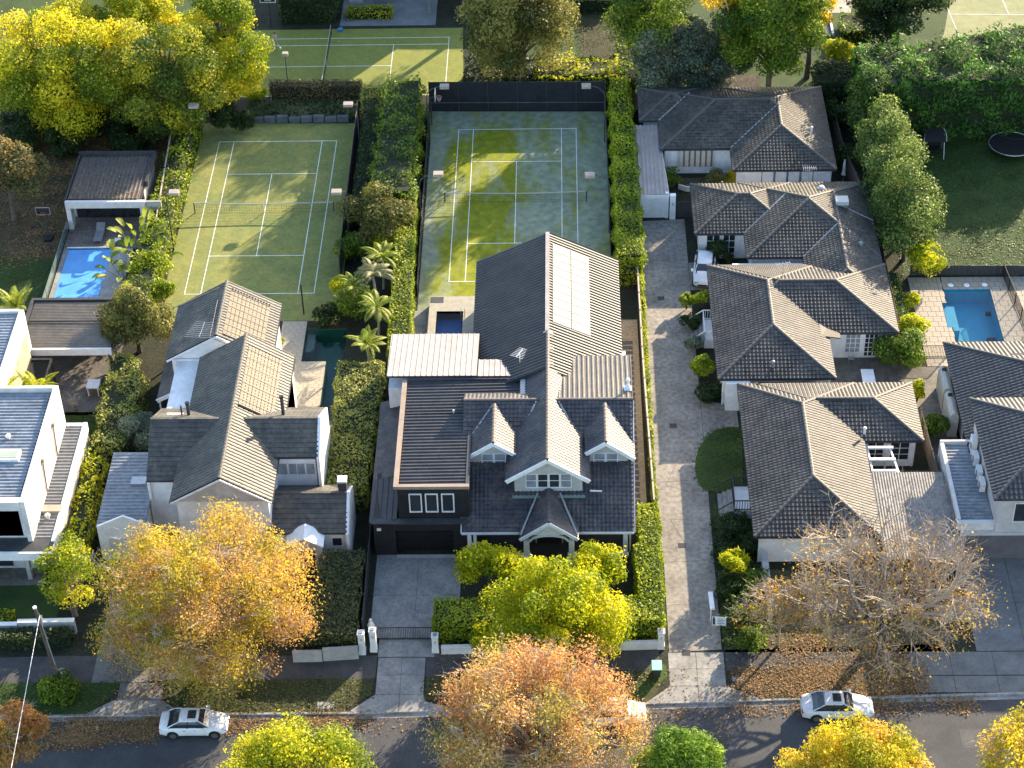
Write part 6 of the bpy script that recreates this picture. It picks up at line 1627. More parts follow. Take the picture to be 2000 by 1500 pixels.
hedge('hedge', 'broad dull-green clipped hedge left of the front driveway', [(-13.9, -55.2), (-10.1, -55.0), (-10.1, -46.6), (-13.0, -46.6)], 1.9, leafmat('leaf_hedge_dull', [(0.05, 0.06, 0.02), (0.10, 0.115, 0.035), (0.17, 0.16, 0.06)], .3), 80, .17)
hedge('hedge', 'towering bright green cypress hedge behind the upper right lawn', [G(u, v, 6.5) for u, v in ((1668, 95), (1800, 88), (1990, 50), (2150, 45), (2150, 150), (1990, 155), (1800, 155), (1690, 168))], 6.5, LF['cypress'], 64, .42, bulge=.4, topn=.9, lumps=.4, aspect=.3, jit=1.0)
hedge('hedge', 'lit yellow creeper hedge behind the black court windscreen', [(2.0, 16.6), (9.6, 16.6), (9.6, 19.5), (2.0, 19.5)], 3.0, LF['yellowgreen'], 50, .26, bulge=.4, topn=.7, lumps=.4)
hedge('hedge', 'dark ivy bank at the right end of the crosswise court', [(-5.2, 16.6), (2.0, 16.6), (2.0, 21), (-4.6, 22.5)], 2.4, LF['dark'], 45, .26, bulge=.5, topn=.5)
hedge('hedge', 'dark tall hedge beyond the far court beside the hoop', [(-24.2, 32.2), (-18.6, 32.2), (-18.6, 36.5), (-24.2, 36.5)], 3.2, LF['dark'], 30, .3)
hedge('hedge', 'low bright green box hedge beyond the far court', [(-17.6, 33.0), (-12.9, 33.0), (-12.9, 34.4), (-17.6, 34.4)], 1.0, LF['lime'], 60, .18)
hedge('hedge', 'brown creeper-covered fence below the crosswise court', [(-23.6, 16.5), (-14.8, 16.5), (-14.8, 17.7), (-23.6, 17.7)], 2.2, leafmat('leaf_brown_creeper', [(0.06, 0.045, 0.02), (0.13, 0.095, 0.04), (0.22, 0.17, 0.06)], .3), 60, .2)
hedge('reed_bed', 'strappy dark plants along the far end of the sunlit court', [(-25.5, 14.1), (-15.3, 14.1), (-15.3, 16.3), (-25.5, 16.3)], .8, LF['reed'], 60, .5, cat='plants', aspect=.14, jit=1.4, core=False)
hedge('hedge', 'sunlit pale hedge between the left lawn and the white house', [G(u, v, 2.4) for u, v in ((222, 688), (272, 700), (274, 760), (232, 868), (188, 868), (200, 770))], 2.4, LF['hedge_pale'], 70, .22, bulge=.4, topn=.4, lumps=.2)
hedge('hedge', 'narrow bright hedge row beside the modern box house', [G(u, v, 2.2) for u, v in ((168, 885), (200, 888), (182, 985), (158, 1080), (118, 1082), (150, 975))], 2.2, LF['lime'], 60, .22, bulge=.35, topn=.5, lumps=.3)
hedge('hedge', 'low dark hedge in front of the stepped pale front wall', [(-36, -54.6), (-29.9, -54.4), (-29.9, -53.3), (-36, -53.5)], 1.0, LF['dark'], 60, .2)
hedge('hedge', 'bright sunlit plants on top of the stepped pale front wall', [(-42, -52.7), (-34.2, -52.7), (-34.2, -51.7), (-42, -51.7)], 1.2, LF['lime'], 60, .2)
hedge('hedge', 'thin bright creeper along the shared driveway fence', [(10.65, -41), (11.0, -41), (10.95, -10), (10.6, -10)], 1.3, LF['hedge'], 50, .18, core=False)
hedge('hedge', 'low green shrub row behind the villas along the right fence', [(31.3, -24), (32.3, -24), (32.1, -13), (31.3, -13)], 1.5, LF['midgreen'], 60, .2, bulge=.3, topn=.3)
hedge('hedge', 'dense clump of dark garden shrubs right of the shared driveway', [(15.1, -47), (17.4, -47), (17.5, -41.8), (15.5, -41.8)], .6, LF['dark'], 60, .22, bulge=.4, topn=.5, core=False)
hedge('hedge', 'overgrown dark garden bed between driveway and the bare tree', [(15.2, -54.6), (18.0, -54.4), (18.0, -47.2), (15.4, -47.2)], .7, LF['midgreen'], 40, .22, bulge=.4, topn=.6, core=False)

# --- trees
tree('deciduous_tree', 'huge yellow-green tree filling the upper left corner', 138, 128, 6.6, (8.3, 7.5, 6.0), LF['yellowgreen'], 76000, .23, 64, .4, tone_c=.5, cl=(.17, .27), twigs=30, low=-.95)
tree('deciduous_tree', 'tall green tree with yellow patches right of the huge corner tree', 315, 150, 6.8, (5.7, 5.4, 6.4), leafmat('leaf_green_yellow', [(0.04, 0.08, 0.012), (0.12, 0.17, 0.02), (0.28, 0.32, 0.03), (0.52, 0.46, 0.03)], .45), 52000, .22, 46, .38, tone_c=.6, cl=(.2, .3), low=-.95)
tree('deciduous_tree', 'yellow-green tree at the top edge behind the huge corner tree', 270, 20, 8.0, (5.0, 4.5, 5.5), LF['yellowgreen'], 36000, .24, 36, .3, tone_c=.5, cl=(.2, .3), low=-.9)
tree('deciduous_tree', 'golden yellow tree beside the tennis player court', 442, 78, 8.0, (4.4, 4.2, 6.0), LF['yellowgreen'], 38000, .22, 34, .3, tone_c=.5, cl=(.22, .32), low=-.9)
tree('deciduous_tree', 'bronze-green tree at the left edge above the lit leaf litter', 12, 345, 4.5, (3.3, 3.3, 3.6), leafmat('leaf_bronze', [(0.06, 0.08, 0.03), (0.14, 0.13, 0.04), (0.26, 0.17, 0.06)], .35), 15000, .24, 16)
tree('evergreen_tree', 'large olive-green tree between far court and brown lawn', 1010, 25, 8.5, (5.5, 5.0, 7.2), LF['olive'], 52000, .25, 48, .35, tone_c=.4, cl=(.24, .36), low=-.95)
tree('evergreen_tree', 'dark green tree with lit left edge above the long hedge', 1270, 5, 9.5, (3.6, 3.4, 7.5), LF['midgreen'], 32000, .24, 36, .25, cl=(.3, .45), low=-.9)
for i, (u, v, r_, lab) in enumerate(((1278, 118, 1.5, 'slender grey-green tree in front of the dark green tree'), (1322, 122, 1.6, 'grey-green conical tree behind the left end of the furthest villa'), (1362, 120, 1.6, 'grey-green conical tree, middle one behind the furthest villa'), (1402, 118, 1.5, 'grey-green conical tree nearest the big dark tree'))):
    tree('evergreen_tree', lab, u, v-5, 5.2, (r_, r_, 4.4), LF['grey'] if i == 0 else leafmat('leaf_dull_grey', [(0.04, 0.06, 0.04), (0.08, 0.11, 0.07), (0.14, 0.17, 0.11)], .3), 9500, .22, 20, .15, cl=(.45, .65), low=-1)
tree('deciduous_tree', 'feathery golden tree at the top edge left of the big dark tree', 1435, -5, 9.5, (3.2, 3.0, 5.0), LF['gold'], 22000, .22, 30, tone_c=.3, low=-.9)
tree('evergreen_tree', 'big dark green tree behind the furthest villa', 1510, 30, 9.5, (5.0, 4.4, 7.6), LF['midgreen'], 52000, .25, 52, .3, tone_c=.4, cl=(.24, .36), low=-.9)
tree('deciduous_tree', 'glowing pale yellow tree behind the big dark green tree', 1585, 35, 6.5, (2.3, 2.2, 2.8), LF['gold'], 9000, .24, 10, tone_c=.2)
shrub('shrub', 'sunlit speckled yellow shrub right of the glowing yellow tree', 1640, 95, 2.3, 1.7, LF['yellowgreen'], 3500, .25, rz=2.0)
tree('evergreen_tree', 'dense dark tree at the top right before the pale tennis court', 1757, 28, 5.8, (4.6, 4.0, 4.4), LF['dark'], 26000, .27, 22, .3)
shrub('shrub', 'dark shrub mass at the left foot of the cypress hedge', 1630, 185, 1.5, 1.6, LF['dark'], 3000, .22)
for i, (u, v, r_, zc, lab) in enumerate(((1700, 215, 2.2, 3.6, 'furthest tree of the row between villas and lawn'), (1716, 268, 2.3, 3.6, 'second tree of the row between villas and lawn'), (1738, 290, 2.2, 4.2, 'tree with lit crown left of the black swing seat'),
       (1752, 345, 2.4, 4.2, 'third lit tree of the row, level with the cooler villa'), (1768, 395, 2.5, 4.2, 'fullest lit tree of the row beside the upper right lawn'), (1772, 440, 2.4, 3.6, 'nearest large tree of the row, above the pale paving'))):
    tree('evergreen_tree', lab, u, v, zc, (r_, r_, 3.4), leafmat('leaf_row', [(0.04, 0.08, 0.015), (0.12, 0.18, 0.035), (0.34, 0.40, 0.10)], .4), 11000, .22, 14, .18, group='trees in the row right of the villas', cl=(.42, .6), low=-.8)
shrub('shrub', 'bright lime sapling at the corner of the pale pool paving', 1815, 502, 2.2, 1.7, LF['lime'], 2600, .24, rz=1.7)
shrub('shrub', 'rounded glossy green bush beside the courtyard table', 1762, 680, 1.9, 2.1, LF['midgreen'], 7000, .2, rz=1.8)
shrub('shrub', 'lime-leaved bush against the pool paving above the glossy bush', 1785, 632, 2.2, 1.2, LF['lime'], 2600, .2)
shrub('shrub', 'small bright shrub in the right fence line near the lit paving', 1778, 585, 1.2, .8, LF['lime'], 1500, .18)
shrub('shrub', 'boxy clipped bush below the rainwater tanks', 1824, 828, 1.2, 1.15, LF['midgreen'], 4000, .17, rz=1.1)
shrub('shrub', 'small yellowish hedge plant beside the street villa roof corner', 1794, 760, 1.3, .7, LF['lime'], 1600, .17, rz=1.3)
shrub('shrub', 'round clipped yellow-green bush left of the courtyard villa', 1370, 712, 1.4, 1.0, LF['hedge'], 4000, .16, rz=1.4)
shrub('shrub', 'dark bush below the round clipped bush near the driveway bend', 1385, 765, .8, 1.1, LF['dark'], 3000, .17)
shrub('shrub', 'sunlit leafy shrub right of the parked white car on the driveway', 1368, 578, 1.2, .85, LF['hedge'], 2600, .17)
shrub('shrub', 'yellowish shrub at the driveway edge left of the courtyard villa', 1342, 585, 1.0, .75, LF['hedge'], 2200, .17)
shrub('shrub', 'dark shrub between the driveway and the white balustrade', 1350, 625, .8, .9, LF['dark'], 2200, .17)
shrub('shrub', 'shrub with whitish blooms below the white balustrade', 1352, 665, .9, .8, LF['grey'], 2000, .16)
shrub('topiary', 'dark clipped ball in front of the cooler villa window', 1402, 486, 1.5, .95, LF['dark'], 3500, .13)
shrub('topiary', 'small dark clipped ball next to the large topiary', 1424, 503, 1.0, .42, LF['dark'], 900, .12)
shrub('shrub', 'green bush right of the white carport', 1312, 345, 1.2, 1.1, LF['midgreen'], 2500, .18)
shrub('shrub', 'golden tufted bush in front of the furthest villa', 1430, 346, .9, 1.1, LF['gold'], 2800, .22, aspect=.25, loc=G(1430, 346, 1.0))
shrub('shrub', 'dull olive tufted bush left of the golden bush', 1402, 345, .9, 1.0, LF['olive'], 2200, .22, aspect=.25)
for i, (u, v) in enumerate(((1475, 345), (1515, 340), (1550, 342), (1585, 350))):
    shrub('wall_shrub', 'spindly dark espaliered shrub on the white panelled wall, %s' % ['left-hand one', 'second one', 'third one', 'right-hand one'][i], u, v, 1.2, .55, LF['dark'], 420, .18, rz=.9, group='espaliered shrubs on the white wall')
shrub('yucca', 'bright yellow spiky yucca in the garden right of the driveway', 1435, 1095, 2.0, 1.1, LF['lime'], 1300, .5, aspect=.14, rz=1.0)
for i, (u, v, r_, mt) in enumerate(((1440, 1025, 1.2, 'dark'), (1465, 1060, 1.0, 'dark'), (1425, 1150, 1.2, 'dark'), (1480, 1140, 1.3, 'midgreen'), (1455, 1200, 1.0, 'midgreen'), (1465, 1250, .9, 'midgreen'))):
    shrub('shrub', ['dark shrub beside the tiled corner of the street villa', 'dark shrub under the left eave of the street villa', 'dark shrub left of the white garden wall', 'leafy shrub against the white garden wall', 'green shrub right of the estate agent sign', 'low green shrub at the footpath edge by the sign'][i], u, v, .9, r_, LF[mt], 2200, .18)
# left of main house
tree('evergreen_tree', 'rounded olive bush-tree between the two tennis courts', 735, 425, 2.9, (3.1, 3.0, 2.6), LF['olive'], 20000, .2, 20, .2, tone_c=.4, low=-.5)
tree('evergreen_tree', 'bushy olive tree with many stems beside the white house verandah', 262, 622, 3.4, (2.9, 2.7, 3.0), LF['olive'], 18000, .2, 18, .2, tone_c=.3, low=-.4)
for (u, v, zc, r_, mt, lab) in ((690, 590, 1.4, 1.7, 'midgreen', 'feathery green shrub at the near right corner of the sunlit court'), (640, 615, 1.0, 1.3, 'dark', 'dark ball shrub at the corner of the paved pool terrace'), (668, 560, 1.6, 1.1, 'lime', 'yellow-green spiky shrub under the pale palm'),
        (690, 480, 1.6, 1.6, 'midgreen', 'green bush below the rounded olive bush-tree'), (755, 470, 1.6, 1.5, 'lime', 'bright leafy shrub in front of the clipped court hedge'), (315, 565, 1.5, 1.1, 'hedge', 'small bushy tree at the near left corner of the sunlit court'), (295, 520, 1.6, 1.5, 'hedge', 'sunlit shrub behind the paddle-leaved plants'),
        (262, 845, 1.8, 1.9, 'grey', 'silvery grey shrub behind the garage wing'), (945, 1243, 1.6, 1.2, 'lime', 'small lime shrub in front of the clipped street hedge'), (498, 178, 1.4, 1.1, 'lime', 'bright green shrub on the bank below the far court'), (545, 665, .9, .5, 'lime', 'narrow bright shrub against the white house wall'),
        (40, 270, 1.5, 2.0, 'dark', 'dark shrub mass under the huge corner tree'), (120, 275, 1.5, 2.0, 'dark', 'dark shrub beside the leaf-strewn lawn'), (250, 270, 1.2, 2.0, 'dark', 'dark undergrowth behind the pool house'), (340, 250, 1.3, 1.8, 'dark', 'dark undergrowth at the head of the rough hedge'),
        (230, 950, .8, 1.0, 'dark', 'dark shrub in the gap beside the garage wing'), (115, 1345, .5, 1.6, 'midgreen', 'strappy grass mound at the foot of the utility pole'), (640, 1150, 1.2, .9, 'midgreen', 'dark green shrub between entry arch and dull hedge')):
    shrub('shrub', lab, u, v, zc, r_, LF[mt], int(1500*r_*r_)+600, .2 if mt != 'grey' else .26, aspect=.55 if mt != 'grey' else .3)
tree('birch_tree', 'small pale-stemmed yellow-green birch in front of the box house', 132, 1125, 3.9, (2.3, 2.2, 2.7), LF['yellowgreen'], 6500, .19, 16, .12, barkm=bark_p, twigs=26, droop=.8)
tree('street_tree', 'enormous golden autumn tree spreading over the garage wing and street', 402, 1178, 6.0, (7.9, 7.2, 6.3), leafmat('leaf_autumn_gold', [(0.18, 0.21, 0.015), (0.40, 0.33, 0.03), (0.64, 0.46, 0.04), (0.58, 0.36, 0.10), (0.44, 0.24, 0.11)], .5), 88000, .18, 90, .42, tone_c=.55, barkm=twigm, twigs=420, cl=(.10, .26), holes=.3, aspect=.5, low=-.8, shell=(.3, 1.2))
tree('street_tree', 'pink-orange autumn tree in the centre foreground', 1056, 1425, 6.0, (7.0, 6.2, 5.2), LF['orange'], 60000, .17, 90, .4, tone_c=.5, barkm=twigm, twigs=380, cl=(.13, .24), holes=.25, aspect=.5, shell=(.3, 1.25))
tree('garden_tree', 'dense bright lime tree in the main front garden', 1090, 1205, 3.9, (4.7, 4.0, 3.7), LF['lime'], 46000, .2, 40, .25, tone_c=.35, cl=(.24, .38), droop=.6, low=-.9)
tree('garden_tree', 'small lime tree left of the porch steps', 955, 1112, 2.9, (2.0, 1.5, 1.4), LF['lime'], 7000, .2, 9, .12, cl=(.5, .7))
tree('garden_tree', 'small lime tree right of the porch steps', 1166, 1112, 2.9, (1.6, 1.5, 1.4), LF['lime'], 6000, .2, 8, .12, cl=(.5, .7))
tree('street_tree', 'yellow-green tree at the bottom edge left of the centre tree', 578, 1535, 5.0, (5.2, 4.2, 3.8), LF['yellowgreen'], 40000, .18, 60, .3, tone_c=.4, cl=(.18, .28), shell=(.4, 1.2))
tree('conifer', 'bright green feathery conifer at the bottom edge', 1330, 1512, 4.2, (3.1, 2.6, 3.4), leafmat('leaf_conifer', [(0.05, 0.12, 0.012), (0.14, 0.26, 0.02), (0.34, 0.44, 0.04)], .4), 20000, .3, 60, .25, aspect=.2, cl=(.12, .24), shell=(.2, 1.6))
tree('street_tree', 'golden orange tree at the bottom below the silver sedan', 1662, 1517, 5.0, (4.7, 3.8, 3.7), LF['gold'], 38000, .18, 56, .3, tone_c=.5, cl=(.18, .28), shell=(.4, 1.2))
tree('street_tree', 'sparse golden tree at the lower right corner', 2000, 1470, 4.5, (2.9, 2.8, 2.9), LF['gold'], 6500, .18, 30, .2, twigs=90, barkm=twigm, cl=(.15, .28), shell=(.3, 1.4))
tree('street_tree', 'orange-brown tree at the lower left corner', 5, 1440, 4.0, (2.4, 2.6, 3.0), leafmat('leaf_rust', [(0.20, 0.20, 0.03), (0.45, 0.24, 0.06), (0.50, 0.18, 0.07)], .45), 9000, .2, 14, .2, twigs=40, barkm=twigm)

# --- palms
def frond_set(root, x, y, z, n, L, mat, droop=1.0, el=(10, 65), leaflet=.5, w_=.05, name='frond', k=14):
    for i in range(n):
        az = 2*math.pi*i/n+random.uniform(-.3, .3); e = R(random.uniform(*el)); V = []; F = []
        pts = []; p = Vector((x, y, z)); d = Vector((math.cos(az)*math.cos(e), math.sin(az)*math.cos(e), math.sin(e)))
        ll = L*random.uniform(.8, 1.1)
        for j in range(k+1):
            pts.append(p.copy()); p = p+d*(ll/k); d = (d+Vector((0, 0, -.105*droop*(14/k)*(.4+j/k)))).normalized()
        side = Vector((-math.sin(az), math.cos(az), 0))
        for j in range(1, k+1):
            a = pts[j]; dd = (pts[j]-pts[j-1]).normalized(); s_ = math.sin(math.pi*(.12+.86*j/k))*leaflet*L/2.6
            for sg in (-1, 1):
                for h_ in (0, .5):
                    q = a-dd*(h_*ll/k); tip = q+side*sg*s_+dd*s_*.35-Vector((0, 0, s_*.35*droop))
                    m_ = (q+tip)/2+Vector((0, 0, .04)); n0 = len(V)
                    V += [q-dd*w_, m_-dd*w_, tip, m_+dd*w_]; F.append((n0, n0+1, n0+2, n0+3))
        tone = np.clip(rng.normal(.5, .22, len(F))+0, 0, 1)
        npmesh(name, [tuple(v_) for v_ in V], F, mat, root, tone=np.repeat(tone, 4))
def palm(label, u, v, h, n=14, L=2.3, mat=None, trunk=.11, **kw):
    x, y = G(u, v, h); t = thing('palm_tree', label, 'palm', (x, y, 0))
    b = MB(); b.tube([(x, y, 0), (x+.1, y, h*.5), (x, y, h)], [trunk*1.3, trunk, trunk*.8], 8); b.build('trunk', bark_p, t)
    frond_set(t, x, y, h, n, L, mat or LF['palm'], **kw)
palm('palm with pale drooping fronds between court hedge and sunlit court', 728, 535, 3.6, 16, 2.2, leafmat('leaf_palm_pale', [(0.09, 0.11, 0.04), (0.20, 0.21, 0.09), (0.36, 0.34, 0.17)], .35), droop=1.5)
palm('bright green palm nearest the white ribbed roof', 716, 672, 3.0, 13, 1.9)
palm('palm with upright fronds above the small navy pool hedge', 735, 600, 3.6, 13, 2.1, droop=1.2)
palm('upper palm in front of the clipped court hedge', 745, 500, 3.4, 14, 1.9, droop=1.1)
palm('palm leaning over the left corner of the green pool', 690, 560, 3.0, 12, 1.8, leafmat('leaf_palm_pale', []) if False else LF['palm'], droop=1.4)
palm('palm between the left building and alfresco roof', 30, 600, 4.4, 12, 2.2, droop=.7, el=(25, 80))
palm('yellow-green palm between the two flat silver roofs', 70, 765, 4.6, 14, 2.4, LF['lime'], droop=1.0, el=(5, 60))
palm('yellow-green palm at the left image edge above the box house roof', 5, 760, 5.0, 12, 2.0, LF['lime'], droop=1.0, el=(5, 60))
def paddle_plant(label, u, v, h, n, L, seed=1):
    rr = random.Random(seed); x, y = G(u, v, h*.6); t = thing('paddle_leaf_plant', label, 'plant', (x, y, 0))
    for i in range(n):
        az = rr.uniform(0, 6.28); e = R(rr.uniform(35, 80)); L1 = h*rr.uniform(.55, 1.0)
        d = Vector((math.cos(az)*math.cos(e), math.sin(az)*math.cos(e), math.sin(e))); a = Vector((x, y, 0))+d*L1*.6
        side = Vector((-math.sin(az), math.cos(az), 0)); nrm = d.cross(side); V = []; ll = L*rr.uniform(.7, 1.1); k_ = 6
        for j in range(k_+1):
            s_ = j/k_; p = a+d*L1*.4+d*ll*s_-Vector((0, 0, .55*ll*s_*s_)); wd = .27*math.sin(math.pi*min(1, .08+.92*s_))**.7
            V += [p-side*wd+Vector((0, 0, .08)), p, p+side*wd+Vector((0, 0, .08))]
        F = []
        for j in range(k_): F += [(3*j, 3*j+1, 3*j+4, 3*j+3), (3*j+1, 3*j+2, 3*j+5, 3*j+4)]
        o = npmesh('leaf', [tuple(q) for q in V], F, LF['palm'], t, tone=np.full(len(V), rr.uniform(.1, .9)))
        b = MB(); b.tube([(x, y, 0), tuple(a), tuple(a+d*L1*.4)], [.04, .03, .02], 4, cap=False); b.build('stalk', bark_p, t) if i % 2 == 0 else None
paddle_plant('tall paddle-leaved plant at the corner of the pool house deck', 270, 460, 3.6, 22, 1.7, 3)
paddle_plant('paddle-leaved plant leaning over the blue pool cover', 238, 515, 3.2, 24, 1.6, 5)
paddle_plant('paddle-leaved plant between the pool and the rough hedge', 285, 500, 3.0, 18, 1.5, 9)

# --- bare tree
def bare_tree(label, x, y, seed=3):
    rr = random.Random(seed); t = thing('bare_tree', label, 'tree', (x, y, 0))
    big = MB(); tw = MB(); ends = []
    def grow(p, d, L_, r_, lvl):
        seg = 3; pts = [p.copy()]; rad = [r_]; q = p.copy(); dd = d.copy()
        for i in range(seg):
            dd = (dd+Vector((rr.gauss(0, .13), rr.gauss(0, .13), rr.gauss(.03, .10)))).normalized(); q = q+dd*L_/seg; pts.append(q.copy()); rad.append(r_*(1-.5*(i+1)/seg))
        (big if lvl < 2 else tw).tube(pts, rad, 7 if lvl < 2 else 3, cap=False)
        if lvl >= 5:
            ends.append(pts[-1]); return
        n = [10, 6, 5, 4, 4][lvl]
        for i in range(n):
            s_ = (0.35+.65*(i+1)/n) if lvl else (.72+.28*(i+1)/n); k = min(int(s_*seg), seg-1); f = s_*seg-k; a = pts[k].lerp(pts[k+1], min(1, f))
            az = rr.uniform(0, 6.28)
            perp = dd.orthogonal().normalized(); perp.rotate(Matrix.Rotation(az, 3, dd))
            ang = rr.uniform(.45, 1.0) if lvl else rr.uniform(.5, 1.15)
            nd = (dd*math.cos(ang)+perp*math.sin(ang)); nd.z += .12 if lvl < 3 else 0; nd.normalize()
            if lvl == 0: nd = Vector((math.cos(2*math.pi*i/n+.3)*math.sin(ang), math.sin(2*math.pi*i/n+.3)*math.sin(ang), math.cos(ang)*1.0)).normalized()
            grow(a, nd, L_*[1.75, .66, .62, .6, .6][lvl]*rr.uniform(.8, 1.15), max(.008, r_*[.52, .5, .5, .5, .55][lvl]), lvl+1)
    grow(Vector((x, y, -.05)), Vector((0, 0, 1)), 2.7, .42, 0)
    big.build('trunk', bark, t); tw.build('twigs', twigm, t)
    E_ = np.array([tuple(e) for e in ends]); n = len(E_)
    k = rng.random(n) < .75; P = np.concatenate([E_[k]+rng.normal(size=(k.sum(), 3))*.3 for _ in range(3)])
    P = P[(P[:, 2] < 5.5+rng.random(len(P))*4.0) ]
    V, F, T = leaf_quads(P, unit(len(P)), .17, np.clip(rng.normal(.5, .25, len(P)), 0, 1)); npmesh('leaves', V, F, LF['sparse'], t, tone=T)
bare_tree('huge nearly bare tree with fine brown twigs and a few golden leaves', 24.6, -55.4)
def bare_shrub(label, u, v, h, n, spread, seed=1, z=0, mat=None):
    rr = random.Random(seed); x, y = G(u, v, z); t = thing('bare_shrub', label, 'shrub', (x, y, 0)); b = MB()
    for i in range(n):
        az = rr.uniform(0, 6.28); p = Vector((x, y, 0)); q = Vector((x+math.cos(az)*spread*rr.random(), y+math.sin(az)*spread*rr.random(), h*rr.uniform(.6, 1)))
        b.tube([p, (p+q)/2+Vector((rr.gauss(0, .1), rr.gauss(0, .1), .1)), q], [.03, .02, .006], 3, cap=False)
        for j in range(5):
            s_ = p.lerp(q, rr.uniform(.5, .95)); b.tube([s_, s_+Vector((rr.gauss(0, .3), rr.gauss(0, .3), .25))], [.012, .004], 3, cap=False)
    b.build('stems', mat or twigm, t)
bare_shrub('leafless grey shrub on the small shaded lawn behind the box house', 148, 800, 1.8, 18, 1.2, 2, mat=bark_p)
bare_shrub('thin leafless tree in the brown courtyard of the street villa', 1760, 955, 2.2, 14, 1.0, 4)
t_x, t_y = G(1540, 1240, 0)
tree('dead_tree', 'smaller half-bare tree with thin leaning trunk left of the huge bare tree', 1525, 1200, 3.0, (2.8, 2.4, 2.2), LF['sparse'], 1800, .17, 16, .1, barkm=twigm, twigs=180, cl=(.35, .5))

# --- fallen leaves
def litter(name, regions, mat, size=.14, z=0.0, z_road=-0.125):
    P = []
    for (poly, n) in regions:
        A = np.array(poly); x0, y0 = A.min(0); x1, y1 = A.max(0); X = x0+(x1-x0)*rng.random(n*3); Y = y0+(y1-y0)*rng.random(n*3)
        ins = np.zeros(len(X), bool)
        for i in range(len(A)):
            ax, ay = A[i]; bx, by = A[(i+1) % len(A)]
            ins ^= ((ay > Y) != (by > Y)) & (X < (bx-ax)*(Y-ay)/((by-ay) if by != ay else 1e-9)+ax)
        X = X[ins]; Y = Y[ins]
        dens = (np.sin(X*1.3+np.sin(Y*2))+np.sin(X*.6-Y*1.9)+2)/4
        k = rng.random(len(X)) < .12+.75*dens**2; P.append(np.column_stack([X[k]+rng.normal(size=k.sum())*.32, Y[k]+rng.normal(size=k.sum())*.22]))
    P = np.concatenate(P); ky = np.array([kerb_y(x) for x in P[:, 0]])
    Z = np.where(P[:, 1] < ky-.12, z_road, z)+.035+rng.random(len(P))*.03
    Q = np.column_stack([P, Z]); V, F, T = leaf_quads(Q, np.tile([0, 0, 1.0], (len(Q), 1)), size, np.clip(rng.normal(.5, .3, len(Q)), 0, 1), jit=.35)
    o = npmesh(name, V, F, mat, None, tone=T); o['kind'] = 'stuff'; return o
litter('fallen_leaves', [([off(-31, -.1), off(-23, -.1), off(-22.5, -2.2), off(-31, -3.0)], 7000), ([off(-19, -.15), off(-9, -.15), off(-9, -1.3), off(-19, -1.6)], 4200), ([off(-27, 3), off(-24, 3), off(-24, 5.5), off(-27, 5.5)], 500),
    ([off(-27, 0), off(-22, 0), off(-23, 3), off(-26, 3)], 500), ([off(16, .2), off(28.5, .2), off(28.5, 2.9), off(15.6, 2.9)], 8000), ([off(15, -.15), off(32, -.15), off(31, -1.5), off(15, -1.3)], 4000),
    ([off(18, 3), off(28, 3), off(27, 5.5), off(18, 5.5)], 2600), ([off(-5, 0), off(8, 0), off(8, 5), off(-5, 5)], 900), ([off(8.5, -.2), off(15, -.2), off(15, -4), off(8.5, -4)], 700), ([off(-9, -.15), off(-1, -.15), off(-1, -1.8), off(-9, -2)], 500),
    ([off(9, 0), off(17, 0), off(16, 3), off(9, 3)], 350), ([(18.5, -54), (30, -54), (30, -48.6), (18.5, -48.6)], 2500)], LF['brown'])
litter('fallen_leaves', [([(-29, -16), (-15.5, -16), (-15.5, 12), (-29, 12)], 900), ([(-7.8, -15), (8, -15), (8, 14), (-7.8, 14)], 120), ([(-28, 18.5), (-6, 18.5), (-6, 30), (-28, 30)], 250), ([(-9.2, -53), (-3.4, -53), (-3.4, -45.4), (-9.2, -45.4)], 60)], leafmat('leaf_fleck', [(0.3, 0.24, 0.1), (0.5, 0.42, 0.2)], .1), .09)
litter('fallen_leaves', [([(-46, -11), (-39.6, -8), (-39.6, 4.5), (-50, 4)], 4500), ([(-46, 4.5), (-31, 4.5), (-31, 12), (-46, 12)], 6000), ([(-38.8, -3.4), (-32.8, -3.4), (-32.8, -2.2), (-38.8, -2.2)], 10)], LF['brown'], .16)
def turf(name, regions, mat, size=.13):
    o = litter(name, regions, mat, size, z=0.0); return o
gm = leafmat('leaf_grass', [(0.02, 0.045, 0.008), (0.045, 0.085, 0.012), (0.09, 0.13, 0.02)], .3)
gv = leafmat('leaf_verge_grass', [(0.03, 0.035, 0.012), (0.06, 0.075, 0.02), (0.13, 0.13, 0.045)], .3)
turf('grass', [([G(u, v, .03) for u, v in ((1448, 834), (1396, 842), (1364, 877), (1358, 900), (1364, 945), (1375, 958), (1452, 966))], 5000), ([(33, -11.5), (52, -11.5), (52, 9), (33, 9)], 20000), ([(15.2, -47), (17.3, -47), (17.3, -40), (15.2, -40)], 1500), ([(-35.5, -33.5), (-29.5, -33.5), (-29.5, -28.9), (-35.5, -28.9)], 2500), ([(-50, -18), (-39.6, -18), (-39.6, -8), (-50, -8)], 6000), ([off(-45, .1), off(-27.8, .1), off(-26, 2.9), off(-45, 2.9)], 5000)], gm)
turf('grass', [([off(-21.6, .1), off(-11, .1), off(-8.9, 1.6), off(-8.9, 2.9), off(-23, 2.9)], 6000), ([off(-5.2, 1.1), off(8, .1), off(10.6, 2.8), off(-5.2, 2.9)], 5500), ([(6, 22), (11.5, 22), (11.5, 40), (6, 40)], 4000)], gv)
# leaves on the pool house roof
n = 900; X = rng.uniform(-38.9, -32.8, n); Y = -3.5+rng.random(n)**2*4.5; Q = np.column_stack([X, Y, 3.0+rng.random(n)*.06+(-.021)*(Y+3.5)+.04]); V, F, T = leaf_quads(Q, np.tile([0, 0, 1.0], (n, 1)), .14, np.clip(rng.normal(.5, .3, n), 0, 1), jit=.4)
npmesh('fallen_leaves', V, F, LF['brown'], ph, tone=T, kind='stuff')

